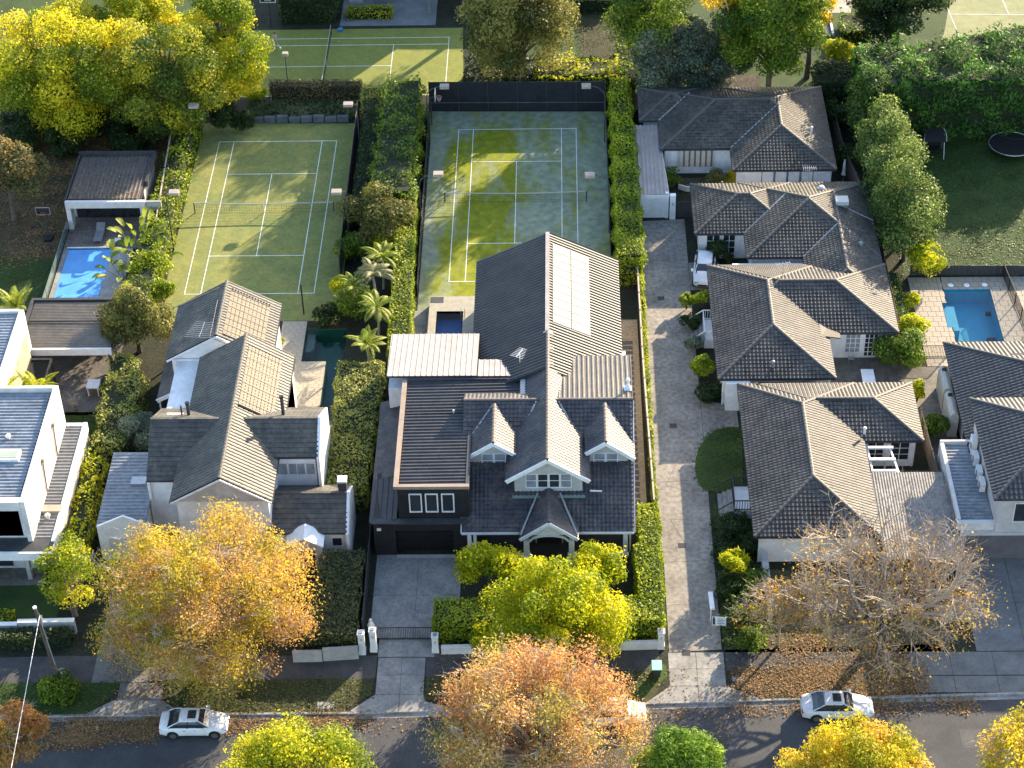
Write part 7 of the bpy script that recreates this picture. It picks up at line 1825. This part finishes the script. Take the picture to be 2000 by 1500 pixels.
# ================================================================== CARS
def make_car(label, loc, rz, paint, L_=4.6, W_=1.8, H_=1.43, suv=False, sunroof=False):
    t = thing('parked_car', label, 'car', (0, 0, 0), 0, 'cars parked in view'); hl = L_/2; hw = W_/2
    zb = 0.98 if not suv else 1.08
    st = [(-hl, .55, .40, .62, .70), (-hl+.08, .9, .30, .90, .96), (-hl+.5, .98, .24, .97, 1.0 if not suv else 1.05), (-1.3, 1, .20, zb, zb+.04), (0, 1, .20, zb, zb+.03), (1.0, 1, .20, zb-.03, zb+.0),
          (hl-.75, .97, .22, .80, .88), (hl-.25, .88, .28, .66, .76), (hl-.04, .7, .36, .52, .62)]
    if suv: st = [(a, b_, c_, d_*1.08, e_*1.1) for (a, b_, c_, d_, e_) in st]
    V = []; F = []
    for (x, f, z0, z1, zt) in st:
        h = hw*f; half = [(0, z0), (h*.86, z0), (h, z0+.13), (h*1.0, (z0+z1)/2), (h*.985, z1-.1), (h*.9, z1), (h*.5, zt), (0, zt+.01)]
        ring = [(x, p[0], p[1]) for p in half]+[(x, -p[0], p[1]) for p in half[-2:0:-1]]; V += ring
    k = len(V)//len(st)
    for i in range(len(st)-1):
        for j in range(k): F.append((i*k+j, i*k+(j+1) % k, (i+1)*k+(j+1) % k, (i+1)*k+j))
    F.append(tuple(range(k-1, -1, -1))); F.append(tuple((len(st)-1)*k+j for j in range(k)))
    b = MB(); b.add(V, F); body = b.build('body', paint, t, smooth=True)
    xr0, xr1, xb0, xb1 = (-.85, .35, -1.75, 1.05) if not suv else (-1.55, .35, -2.05, 1.15)
    def ring(xa, xb_, w0, z): return [(xa, -w0*.93, z), (xa+.12, -w0, z), (xb_-.2, -w0, z), (xb_, -w0*.86, z), (xb_, w0*.86, z), (xb_-.2, w0, z), (xa+.12, w0, z), (xa, w0*.93, z)]
    b = MB(); r0 = ring(xb0, xb1, hw*.9, zb-.03); r1 = ring((xb0+xr0)/2-.02, (xb1+xr1)/2+.03, hw*.82, (zb+H_)/2+.03); r2 = ring(xr0, xr1, hw*.68, H_-.03)
    b.add(r0+r1+r2, [(i, (i+1) % 8, (i+1) % 8+8, i+8) for i in range(8)]+[(i+8, (i+1) % 8+8, (i+1) % 8+16, i+16) for i in range(8)]+[tuple(range(16, 24))])
    b.build('windows', glass, t, smooth=False)
    b = MB(); ra = ring(xr0-.06, xr1+.05, hw*.72, H_-.045); rb = ring(xr0+.1, xr1-.1, hw*.6, H_+.01); b.add(ra+rb, [(i, (i+1) % 8, (i+1) % 8+8, i+8) for i in range(8)]+[tuple(range(8, 16))]+[tuple(range(7, -1, -1))]); b.build('roof', paint, t, smooth=True)
    for sy in (-1, 1):
        for (a, c_) in (((xb1, sy*hw*.80, zb), (xr1+.0, sy*hw*.62, H_-.03)), ((xb0+.05, sy*hw*.86, zb), (xr0+.02, sy*hw*.66, H_-.03)), ((-.35, sy*hw*.915, zb), (-.3, sy*hw*.69, H_-.03))):
            b = MB(); m_ = ((a[0]+c_[0])/2+(.04 if a[0] > 0 else -.02), (a[1]+c_[1])/2*1.07, (a[2]+c_[2])/2+.03); b.tube([a, m_, c_], [.045, .035, .035], 5); b.build('pillar', paint if abs(a[0]) > .5 else black_p, t)
        b = MB(); b.box(.72, .95, sy*(hw+.09)-.09, sy*(hw+.09)+.09, zb-.02, zb+.13); b.build('mirror', paint, t)
        b = MB(); b.box(hl-.42, hl-.1, sy*hw*.62-.16, sy*hw*.62+.16, .56, .72 if not suv else .8); b.build('headlight', lensm, t)
        b = MB(); b.box(-hl+.015, -hl+.3, sy*hw*.68-.17, sy*hw*.68+.17, .72, .88 if not suv else 1.0); b.build('tail_light', redl, t)
        b = MB(); b.box(-.9, .9, sy*(hw+.004)-.006, sy*(hw+.004)+.006, .28, .36); b.build('sill', black_p, t)
        for k_, xx in enumerate((-.55, .15)):
            b = MB(); b.box(xx-.09, xx+.09, sy*(hw+.008)-.012, sy*(hw+.008)+.012, zb-.17, zb-.14); b.build('door_handle', rimm, t)
        for xx in (-L_*.295, L_*.305):
            yy = sy*(hw-.1); rr_ = .33 if not suv else .37
            b = MB(); b.tube([(xx, yy-.11, rr_), (xx, yy+.115, rr_)], rr_, 18); wh = b.build('wheel', tyre, t, smooth=False)
            b = MB(); b.tube([(xx, yy+sy*.112, rr_), (xx, yy+sy*.125, rr_)], rr_*.66, 12)
            b.build('rim', rimm, wh)
            b = MB(); b.tube([(xx, sy*(hw-.02), rr_+.02), (xx, sy*(hw+.004), rr_+.02)], rr_+.07, 18); b.build('wheel_arch', black_p, t)
    b = MB(); b.box(hl-.12, hl-.015, -hw*.45, hw*.45, .42, .56); b.build('grille', black_p, t)
    b = MB(); b.box(-hl-.005, -hl+.02, -.26, .26, .55, .66); b.build('number_plate', sign_w, t)
    if sunroof: b = MB(); b.box(-.35, .2, -.36, .36, H_+.012, H_+.022); b.build('sunroof', glass, t)
    t.location = loc; t.rotation_euler = (0, 0, rz)
    return t
def car_at(label, x, dy, rz, paint, **kw):
    return make_car(label, (x, kerb_y(x)+dy, -.125), rz, paint, **kw)
sl = math.atan(.03)
car_at('white sedan with dark sunroof parked half under the golden autumn tree', G(380, 1430)[0], -1.25, .01, carw, sunroof=True)
car_at('silver-white sedan with open-looking sunroof parked below the huge bare tree', G(1632, 1375)[0], -1.2, sl-.03, carsil, sunroof=True, L_=4.8)
car_at('white car mostly hidden by the pink-orange foreground tree', G(1195, 1400)[0], -1.2, sl, carw)
make_car('white hatchback parked nose-out between shared driveway and villas', (16.15, -11.5, .02), -math.pi/2-.12, carw, L_=4.2, suv=True, H_=1.55)

# ================================================================== SMALL THINGS
x, y = -29.9, -58.2
t = thing('utility_pole', 'leaning dark timber utility pole with pale top at the lower left', 'utility pole', (x, y, 0))
top = Vector((x-.55, y+.1, 7.7)); b = MB(); b.tube([(x, y, -.1), (x-.3, y+.05, 4), tuple(top)], [.17, .15, .12], 8); b.build('pole', bark, t)
b = MB(); b.tube([tuple(top), tuple(top+Vector((-.01, 0, .1)))], .14, 8); b.build('cap', white, t)
b = MB(); b.box(top.x+.1, top.x+.3, top.y-.15, top.y+.15, top.z-1.3, top.z-.8); b.tube([(top.x+.15, top.y, top.z-.9), (top.x+.15, top.y, top.z-.5)], .04, 6); b.build('fitting', grey_m, t)
b = MB(); b.tube([(top.x+.18, top.y-.05, 6.6), (x-.0, y-.12, 2.6)], .03, 5); b.build('conduit', valley_m, t)
t = thing('overhead_cable', 'single pale service cable running from the pole to the bottom edge', 'cable', tuple(top))
b = MB(); a = Vector((top.x+.2, top.y, 7.0)); e = Vector((top.x+1.9, -92, 7.3)); pts = [a.lerp(e, i/14)-Vector((0, 0, .5*math.sin(math.pi*i/14))) for i in range(15)]; b.tube(pts, .02, 5); b.build('wire', white, t)
t = thing('manhole_cover', 'oval pale manhole cover on the dark footpath by the pole', 'manhole cover', (*G(121, 1311), 0)); x, y = G(121, 1311); MB().cyl(x, y, .003, .02, .32, 16).build('lid', kerb_m, t)
x, y = G(638, 1378); t = thing('pit_cover', 'round concrete pit cover in the verge beside the kerb', 'pit cover', (x, y, 0)); MB().box(x-.65, x+.5, y-.35, y+.3, .0, .03).build('lid', kerb_m, t)
x, y = G(1440, 1327); t = thing('pit_cover', 'square pit cover in the leafy verge right of the shared driveway', 'pit cover', (x, y, 0)); MB().box(x-.35, x+.35, y-.2, y+.2, .0, .03).build('lid', kerb_m, t)
# bin
x, y = 10.35, -57.15; t = thing('wheelie_bin', 'green-lidded dark wheelie bin on the sunlit grass strip', 'bin', (x, y, 0))
b = MB(); b.add([(x-.22, y-.25, .08), (x+.22, y-.25, .08), (x+.22, y+.25, .08), (x-.22, y+.25, .08), (x-.3, y-.36, 1.0), (x+.3, y-.36, 1.0), (x+.3, y+.36, 1.0), (x-.3, y+.36, 1.0)], [(0, 3, 2, 1), (4, 5, 6, 7), (0, 1, 5, 4), (1, 2, 6, 5), (2, 3, 7, 6), (3, 0, 4, 7)]); b.build('body', M('bin_body', (0.03, 0.05, 0.04), rough=.6), t)
b = MB(); b.slab([(x-.34, y-.42, 1.04), (x+.34, y-.42, 1.04), (x+.34, y+.4, 1.12), (x-.34, y+.4, 1.12)], .07); b.build('lid', bin_g, t)
for sx in (-.27, .27): MB().tube([(x+sx-.03, y+.3, .12), (x+sx+.03, y+.3, .12)], .12, 10).build('wheel', tyre, t)
b = MB(); b.tube([(x-.25, y+.44, 1.05), (x+.25, y+.44, 1.05)], .02, 5); b.build('handle', black_p, t)
x, y = G(905, 1078); t = thing('wheelie_bin', 'dark bin standing beside the left verandah column near the garage', 'bin', (-3.15, -45.9, 0)); x, y = -3.15, -45.95
b = MB(); b.box(x-.25, x+.25, y-.25, y+.25, .05, .95); b.build('body', charcoal, t); MB().box(x-.28, x+.28, y-.3, y+.28, .95, 1.02).build('lid', black_p, t)
# estate agent sign & mailbox
x, y = 14.75, -52.1; t = thing('estate_sign', 'estate agent board with small portrait print in the garden by the driveway', 'sign', (x, y, 0))
b = MB(); b.box(x-.5, x-.44, y-.05, y+.01, 0, 1.3); b.build('post', white, t)
b = MB(); b.slab([(x-.4, y-.75, .45), (x+.55, y-.85, .45), (x+.55, y-.45, .9), (x-.4, y-.35, .9)], .03); bd = b.build('board', sign_w, t)
def onb(u0, u1, v0, v1): # on board plane
    P = []
    for (uu, vv) in ((u0, v0), (u1, v0), (u1, v1), (u0, v1)): P.append((x-.4+.95*uu, y-.75-.1*uu+.4*vv, .456+.45*vv))
    return P
b = MB(); b.slab(onb(.03, .22, .05, .75), .002); b.slab(onb(.07, .18, .75, .95), .002)
for i in range(4): b.slab(onb(.38, .9-.08*(i % 2), .2+.17*i, .26+.17*i), .002)
b.build('print', sign_k, bd)
x2, y2 = x-.35, y+1.1; t = thing('letterbox', 'long white letterbox standing behind the estate agent board', 'letterbox', (x2, y2, 0))
b = MB(); b.slab([(x2-.16, y2-.75, 1.0), (x2+.16, y2-.75, 1.0), (x2+.1, y2+.75, 1.1), (x2-.22, y2+.75, 1.1)], .2); b.build('box', white, t); MB().box(x2-.05, x2+.05, y2-.05, y2+.05, 0, .85).build('post', white, t)
# table villa 3 courtyard
x, y = 28.2, -26.2; t = thing('outdoor_table', 'long white rectangular table in the courtyard of the middle villa', 'table', (x, y, 0))
MB().box(x-.5, x+.5, y-1.3, y+1.0, .7, .78).build('top', white, t)
for yy in (-.9, .6): MB().box(x-.3, x+.3, y+yy-.1, y+yy+.1, 0, .7).build('leg', white, t)
def chair(label, x, y, rz, mat=galv, group='outdoor metal chairs'):
    t = thing('garden_chair', label, 'chair', (0, 0, 0), 0, group)
    MB().box(-.23, .23, -.22, .22, .42, .45).build('seat', mat, t); b = MB(); b.tube([(-.23, .22, .45), (-.23, .27, .85), (.23, .27, .85), (.23, .22, .45)], .018, 5); b.build('backrest', mat, t)
    for sx in (-.2, .2):
        for sy in (-.2, .2): MB().box(sx-.015, sx+.015, sy-.015, sy+.015, 0, .42).build('leg', mat, t)
    t.location = (x, y, .03); t.rotation_euler = (0, 0, rz)
chair('wire chair against the courtyard villa window', 27.2, -23.4, 0)
chair('wire chair on the terrace below the dark green pool', -13.9, -31.5, .5, white)
# round cafe table near house
x, y = G(648, 865, .7); t = thing('round_table', 'small round brown table between white house and clipped hedge', 'table', (x, y, 0)); MB().cyl(x, y, .7, .74, .5, 16).build('top', M('brown_table', (0.16, 0.12, 0.10), rough=.5), t)
for a in range(3): MB().bar((x, y, .7), (x+.35*math.cos(a*2.1), y+.35*math.sin(a*2.1), 0), .03, .03, (1, 0, 0)).build('leg', grey_m, t)
x, y = G(650, 928, .9); t = thing('wheelie_bin', 'black bin in the narrow side yard of the white house', 'bin', (x, y, 0)); MB().box(x-.3, x+.3, y-.3, y+.3, .05, .95).build('body', black_p, t); MB().box(x-.33, x+.33, y-.34, y+.32, .95, 1.02).build('lid', black_p, t)
# closed white umbrella
x, y = G(1646, 357); t = thing('parasol', 'closed white parasol right of the furthest villa', 'parasol', (x, y, 0)); MB().cyl(x, y, 0, 2.4, .03, 6).build('pole', galv, t)
b = MB(); b.tube([(x, y, .9), (x, y, 1.2), (x, y, 2.0), (x, y, 2.45)], [.22, .16, .13, .04], 10); b.build('canopy', white, t)
# trampoline and swing seat on the shaded lawn
x, y = G(1975, 288, .5); t = thing('trampoline', 'round black netted trampoline on the shaded upper right lawn', 'trampoline', (x, y, 0))
MB().cyl(x, y, .85, .9, 1.9, 28).build('mat', black_p, t); b = MB()
b.tube([(x+2.05*math.cos(a*math.pi/14), y+2.05*math.sin(a*math.pi/14), .9) for a in range(29)], .05, 5, False); b.build('frame', galv, t)
for a in range(6):
    xx, yy = x+2.05*math.cos(a*1.047), y+2.05*math.sin(a*1.047); MB().tube([(xx, yy, 0), (xx, yy, 2.7)], .03, 5).build('pole', black_p, t)
b = MB(); b.tube([(x+2.0*math.cos(a*math.pi/14), y+2.0*math.sin(a*math.pi/14), 2.65) for a in range(29)], .025, 4, False)
for a in range(56):
    an = a*math.pi/28; b.bar((x+2.0*math.cos(an), y+2.0*math.sin(an), .95), (x+2.0*math.cos(an+.05), y+2.0*math.sin(an+.05), 2.6), .01, .01, (1, 0, 0))
b.build('safety_net', black_p, t, kind='stuff')
x, y = G(1825, 268, 1.8); t = thing('swing_seat', 'black canopied swing seat at the left of the shaded lawn', 'swing seat', (x, y, 0))
b = MB(); b.slab([(x-.9, y-1.1, 2.0), (x+.9, y-1.1, 2.0), (x+.9, y+.9, 2.2), (x-.9, y+.9, 2.2)], .06); b.build('canopy', black_p, t); MB().box(x-.7, x+.7, y-.3, y+.4, .45, .6).build('seat', black_p, t)
MB().box(x-.7, x+.7, y+.41, y+.5, .5, 1.1).build('backrest', black_p, t)
for sx in (-.9, .9):
    b = MB(); b.tube([(x+sx, y-.9, 0), (x+sx, y, 2.1), (x+sx, y+.9, 0)], .035, 5); b.build('side_frame', galv, t)
b = MB(); b.tube([(x+.93, y-1.1, 2.0), (x+1.05, y, 2.15), (x+.93, y+.9, 2.2)], .02, 4); b.build('trim', white, t)

# ---- beyond: patio, courts and garden bits along the top edge
patch('far_terrace', [(-18.2, 31.8), (-8.5, 31.8), (-8.5, 40), (-18.2, 40)], .006, M('far_paving', (0.18, 0.19, 0.20), (0.13, 0.14, 0.145), .7, rough=.7))
patch('far_court', [G(1862, -40), G(2300, -60), G(2300, 90), G(1830, 100), G(1845, 60)], .01, turf_p)
for (a, c_) in (((1856, 28), (2100, 30)), ((1958, 0), (1970, 28)), ((1850, 15), (1875, 75))):
    p, q = G(*a), G(*c_); MB().bar((p[0], p[1], .02), (q[0], q[1], .02), .06, .01).build('court_line', linem, None, kind='structure')
patch('far_court', [G(-200, 60), G(62, 100), G(66, 160), G(-60, 200), G(-200, 220)], .01, turf_p)
patch('far_terrace', [G(1620, -20), G(1665, -20), G(1662, 25), G(1612, 25)], .01, paver_w)
x, y = G(1606, 55); t = thing('sandpit', 'white-edged dark rectangular frame in the garden at the top right', 'sandpit', (x, y, 0))
b = MB(); b.box(x-1.2, x+1.0, y+.9, y+1.1, 0, .3); b.box(x+.8, x+1.0, y-1.6, y+.9, 0, .3); b.build('frame', white, t); MB().box(x-1.2, x+.8, y-1.6, y+.9, 0, .1).build('bed', black_p, t)
t = thing('shelter', 'dark flat-roofed shelter beyond the right end of the far court', 'shelter', (-10, 35, 0)); MB().box(-9.3, -5.6, 33.8, 36.5, 2.4, 2.6).build('roof', grey_m, t)
for xx in (-9.2, -5.7): MB().box(xx-.08, xx+.08, 33.9, 34.05, 0, 2.4).build('post', grey_m, t)
t = thing('outdoor_sofa', 'grey outdoor sofa on the far shaded terrace', 'sofa', (-16.8, 36.8, 0)); MB().box(-17.6, -16.2, 36.3, 37.1, 0, .45).build('seat', grey_r, t); MB().box(-17.6, -16.2, 37.11, 37.3, 0, .85).build('backrest', grey_r, t)
t = thing('outdoor_table', 'long grey table on the far shaded terrace', 'table', (-14, 36.8, 0)); MB().box(-15.2, -12.9, 36.3, 37.2, .7, .78).build('top', grey_r, t); MB().box(-15.0, -13.1, 36.5, 37.0, 0, .7).build('base', grey_m, t)
x, y = G(665, 61); t = thing('ball_basket', 'blue ball basket lying at the edge of the far court', 'basket', (x, y, 0)); MB().tube([(x, y, 0), (x, y, .3)], [.2, .28], 10).build('basket', blue_p, t)
x, y = G(1447, 160); t = thing('log_shed', 'low weathered timber lean-to behind the furthest villa', 'shed', (21.3, 17.2, 0))
b = MB(); b.slab([(19.8, 16.2, 1.6), (23.0, 16.2, 1.6), (23.0, 18.0, 2.0), (19.8, 18.0, 2.0)], .1); b.build('roof', timber_f, t); MB().box(20, 22.8, 16.5, 17.8, 0, 1.5).build('wall', timber_f, t)

t = thing('house', 'unseen dark-roofed house added beyond the top of the view, shading the far court', 'house', (-20, 46, 0))  # unseen house added so that its shadow covers the far court
deck = MB(); sh = Sheets()
for bl, ze_ in (((-20.5, -3.5, 38.0, 50), 8.6), ((-3.5, 9, 39.0, 50), 5.2)):
    h = hip_block(*bl, ze_, .45); roof_deck(deck, h['planes'])
    for P in h['planes']: sh.plane(P, 'tile')
deck.build('roof', charcoal, t); sh.build('roof_tiles', tile_v, t)
b = MB(); b.box(-20, -4, 38.5, 49.5, 0, 8.6); b.box(-3.99, 8.5, 39.5, 49.5, 0, 5.2); b.build('wall', render_w, t)
tree('evergreen_tree', 'unseen tall shade tree added beyond the top of the view, right of the far terrace', 0, 0, 13.5, (5.5, 5, 5.5), LF['dark'], 9000, .4, 24, .35, loc=(4.5, 44.0))  # unseen tall trees added to cast shade onto the courts
tree('evergreen_tree', 'unseen tall shade tree added beyond the top of the view, behind the far terrace', 0, 0, 13.5, (5.5, 5, 5.5), LF['dark'], 9000, .4, 24, .35, loc=(-6.5, 46.0))
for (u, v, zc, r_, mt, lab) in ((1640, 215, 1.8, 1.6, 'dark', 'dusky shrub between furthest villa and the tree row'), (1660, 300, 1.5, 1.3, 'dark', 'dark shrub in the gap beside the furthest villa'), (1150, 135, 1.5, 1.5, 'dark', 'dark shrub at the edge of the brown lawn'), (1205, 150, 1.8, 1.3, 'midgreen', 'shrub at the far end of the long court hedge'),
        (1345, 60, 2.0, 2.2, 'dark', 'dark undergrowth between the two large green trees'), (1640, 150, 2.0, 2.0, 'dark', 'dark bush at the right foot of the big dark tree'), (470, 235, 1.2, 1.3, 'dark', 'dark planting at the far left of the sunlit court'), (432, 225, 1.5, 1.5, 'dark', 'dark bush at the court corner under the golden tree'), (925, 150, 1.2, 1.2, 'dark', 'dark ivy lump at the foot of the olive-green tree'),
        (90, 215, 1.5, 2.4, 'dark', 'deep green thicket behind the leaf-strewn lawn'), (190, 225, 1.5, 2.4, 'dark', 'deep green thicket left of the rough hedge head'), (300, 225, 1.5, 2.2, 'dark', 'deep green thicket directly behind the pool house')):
    shrub('shrub', lab, u, v, zc, r_, LF[mt], int(1500*r_*r_)+500, .22)
patch('far_lawn', rect(5, 90, 15.3, 80), .003, lawn)
patch('far_lawn', rect(-90, -29.6, 12, 80), .003, lawn)
patch('far_lawn', rect(-5, 5, 23, 80), .003, lawn)
for (pl_, h_, mt, lab) in (([G(1205, 150, 2.5), G(1245, 150, 2.5), G(1245, 60, 2.5), G(1205, 60, 2.5)], 2.5, 'midgreen', 'green hedge left of the slender grey-green tree'),
        ([G(1115, 0, 1.5), G(1200, 0, 1.5), G(1200, -30, 1.5), G(1115, -30, 1.5)], 1.5, 'dark', 'dark hedge at the head of the brown lawn'),
        ([G(1340, 85, 2.2), G(1480, 85, 2.2), G(1480, 50, 2.2), G(1340, 50, 2.2)], 2.2, 'dark', 'dark hedge behind the grey-green conical trees'),
        ([G(1590, 160, 3.0), G(1680, 160, 3.0), G(1680, 120, 3.0), G(1590, 120, 3.0)], 3.0, 'dark', 'dark hedge joining the cypress hedge to the furthest villa'),
        ([G(0, 225, 2.2), G(300, 225, 2.2), G(300, 195, 2.2), G(0, 195, 2.2)], 2.2, 'dark', 'long dark hedge under the huge corner tree'),
        ([G(1640, 60, 1.5), G(1700, 60, 1.5), G(1700, 25, 1.5), G(1640, 25, 1.5)], 1.5, 'midgreen', 'green garden hedge beside the pale far terrace')):
    hedge('hedge', lab, pl_, h_, LF[mt], 45, .26, bulge=.4, topn=.6, lumps=.3)
# ---- tennis player
def player(x, y, rz=0):
    t = thing('person', 'person in pale pink top and grey trousers walking on the far court', 'person', (x, y, 0))
    J = [(0, 0, .92), (0, 0, 1.1), (0, .01, 1.32), (0, 0, 1.46), (0, -.03, 1.54),            # pelvis, waist, chest, neck, chin
         (-.17, 0, 1.39), (-.27, -.06, 1.15), (-.36, -.2, .98), (.17, 0, 1.39), (.24, .06, 1.14), (.20, -.06, .93),
         (-.09, 0, .9), (-.10, -.10, .50), (-.13, -.05, .09), (-.14, -.2, .04), (.09, 0, .9), (.12, .06, .5), (.20, .3, .16), (.22, .2, .07)]
    Rr = [.15, .125, .15, .055, .05, .055, .04, .03, .055, .04, .03, .095, .065, .042, .035, .095, .065, .042, .035]
    E_ = [(0, 1), (1, 2), (2, 3), (3, 4), (2, 5), (5, 6), (6, 7), (2, 8), (8, 9), (9, 10), (0, 11), (11, 12), (12, 13), (13, 14), (0, 15), (15, 16), (16, 17), (17, 18)]
    me = bpy.data.meshes.new('body'); me.from_pydata(J, E_, []); o = bpy.data.objects.new('body', me); COL.objects.link(o); o.parent = t
    sk = o.modifiers.new('skin', 'SKIN')
    for i, r_ in enumerate(Rr): me.skin_vertices[0].data[i].radius = (r_, r_*.8)
    me.skin_vertices[0].data[0].use_root = True
    ss = o.modifiers.new('sub', 'SUBSURF'); ss.levels = 1; ss.render_levels = 2
    dg_ = bpy.context.evaluated_depsgraph_get(); m2 = bpy.data.meshes.new_from_object(o.evaluated_get(dg_)); o.modifiers.clear(); o.data = m2
    m2.materials.clear(); [m2.materials.append(q) for q in (cloth_p, cloth_g, skin)]
    for p in m2.polygons:
        c_ = p.center; p.material_index = 1 if c_.z < .98 and abs(c_.x) < .3 and not (c_.x < -.24 and c_.z > .85) else (2 if (abs(c_.x) > .21 or c_.z > 1.43) else 0); p.use_smooth = True
    b = MB(); b.dome(0, -.03, 1.62, .1, 12, 8, 1.22, full=True); b.tube([(0, -.12, 1.62), (0, -.15, 1.60)], [.02, .015], 5)
    h = b.build('head', skin, t, smooth=True)
    h.data.transform(Matrix.Translation(Vector((x, y, 0))))
    b = MB(); b.dome(x, y-.01, 1.64, .112, 12, 5, 1.15); b.tube([(x, y+.08, 1.66), (x, y+.13, 1.5)], [.05, .03], 6); b.build('hair', hair_m, t, smooth=True)
    for sx in (-.035, .035): MB().dome(x+sx, y-.122, 1.63, .012, 6, 4, full=True).build('eye', black_p, t)
    for (sx, sy) in ((-.14, -.14), (.215, .24)): MB().box(x+sx-.05, x+sx+.05, y+sy-.13, y+sy+.13, 0 if sx < 0 else .04, .09 if sx < 0 else .13).build('shoe', white, t)
    for (hx, hy, hz) in ((-.37, -.23, .94), (.195, -.08, .89)):
        for k_ in range(5):
            a = (k_-2)*.018; b = MB(); b.tube([(x+hx+a, y+hy, hz+.02), (x+hx+a, y+hy-.02, hz-.04), (x+hx+a*1.1, y+hy-.015, hz-.075 if k_ else hz-.05)], [.010, .009, .006], 5); b.build('finger', skin, t)
    return t
x, y = G(539, 93); pp = player(x, y)
for ch in pp.children:
    if ch.name.startswith('head'): ch.data.transform(Matrix.Translation(Vector((0, 0, 0))))
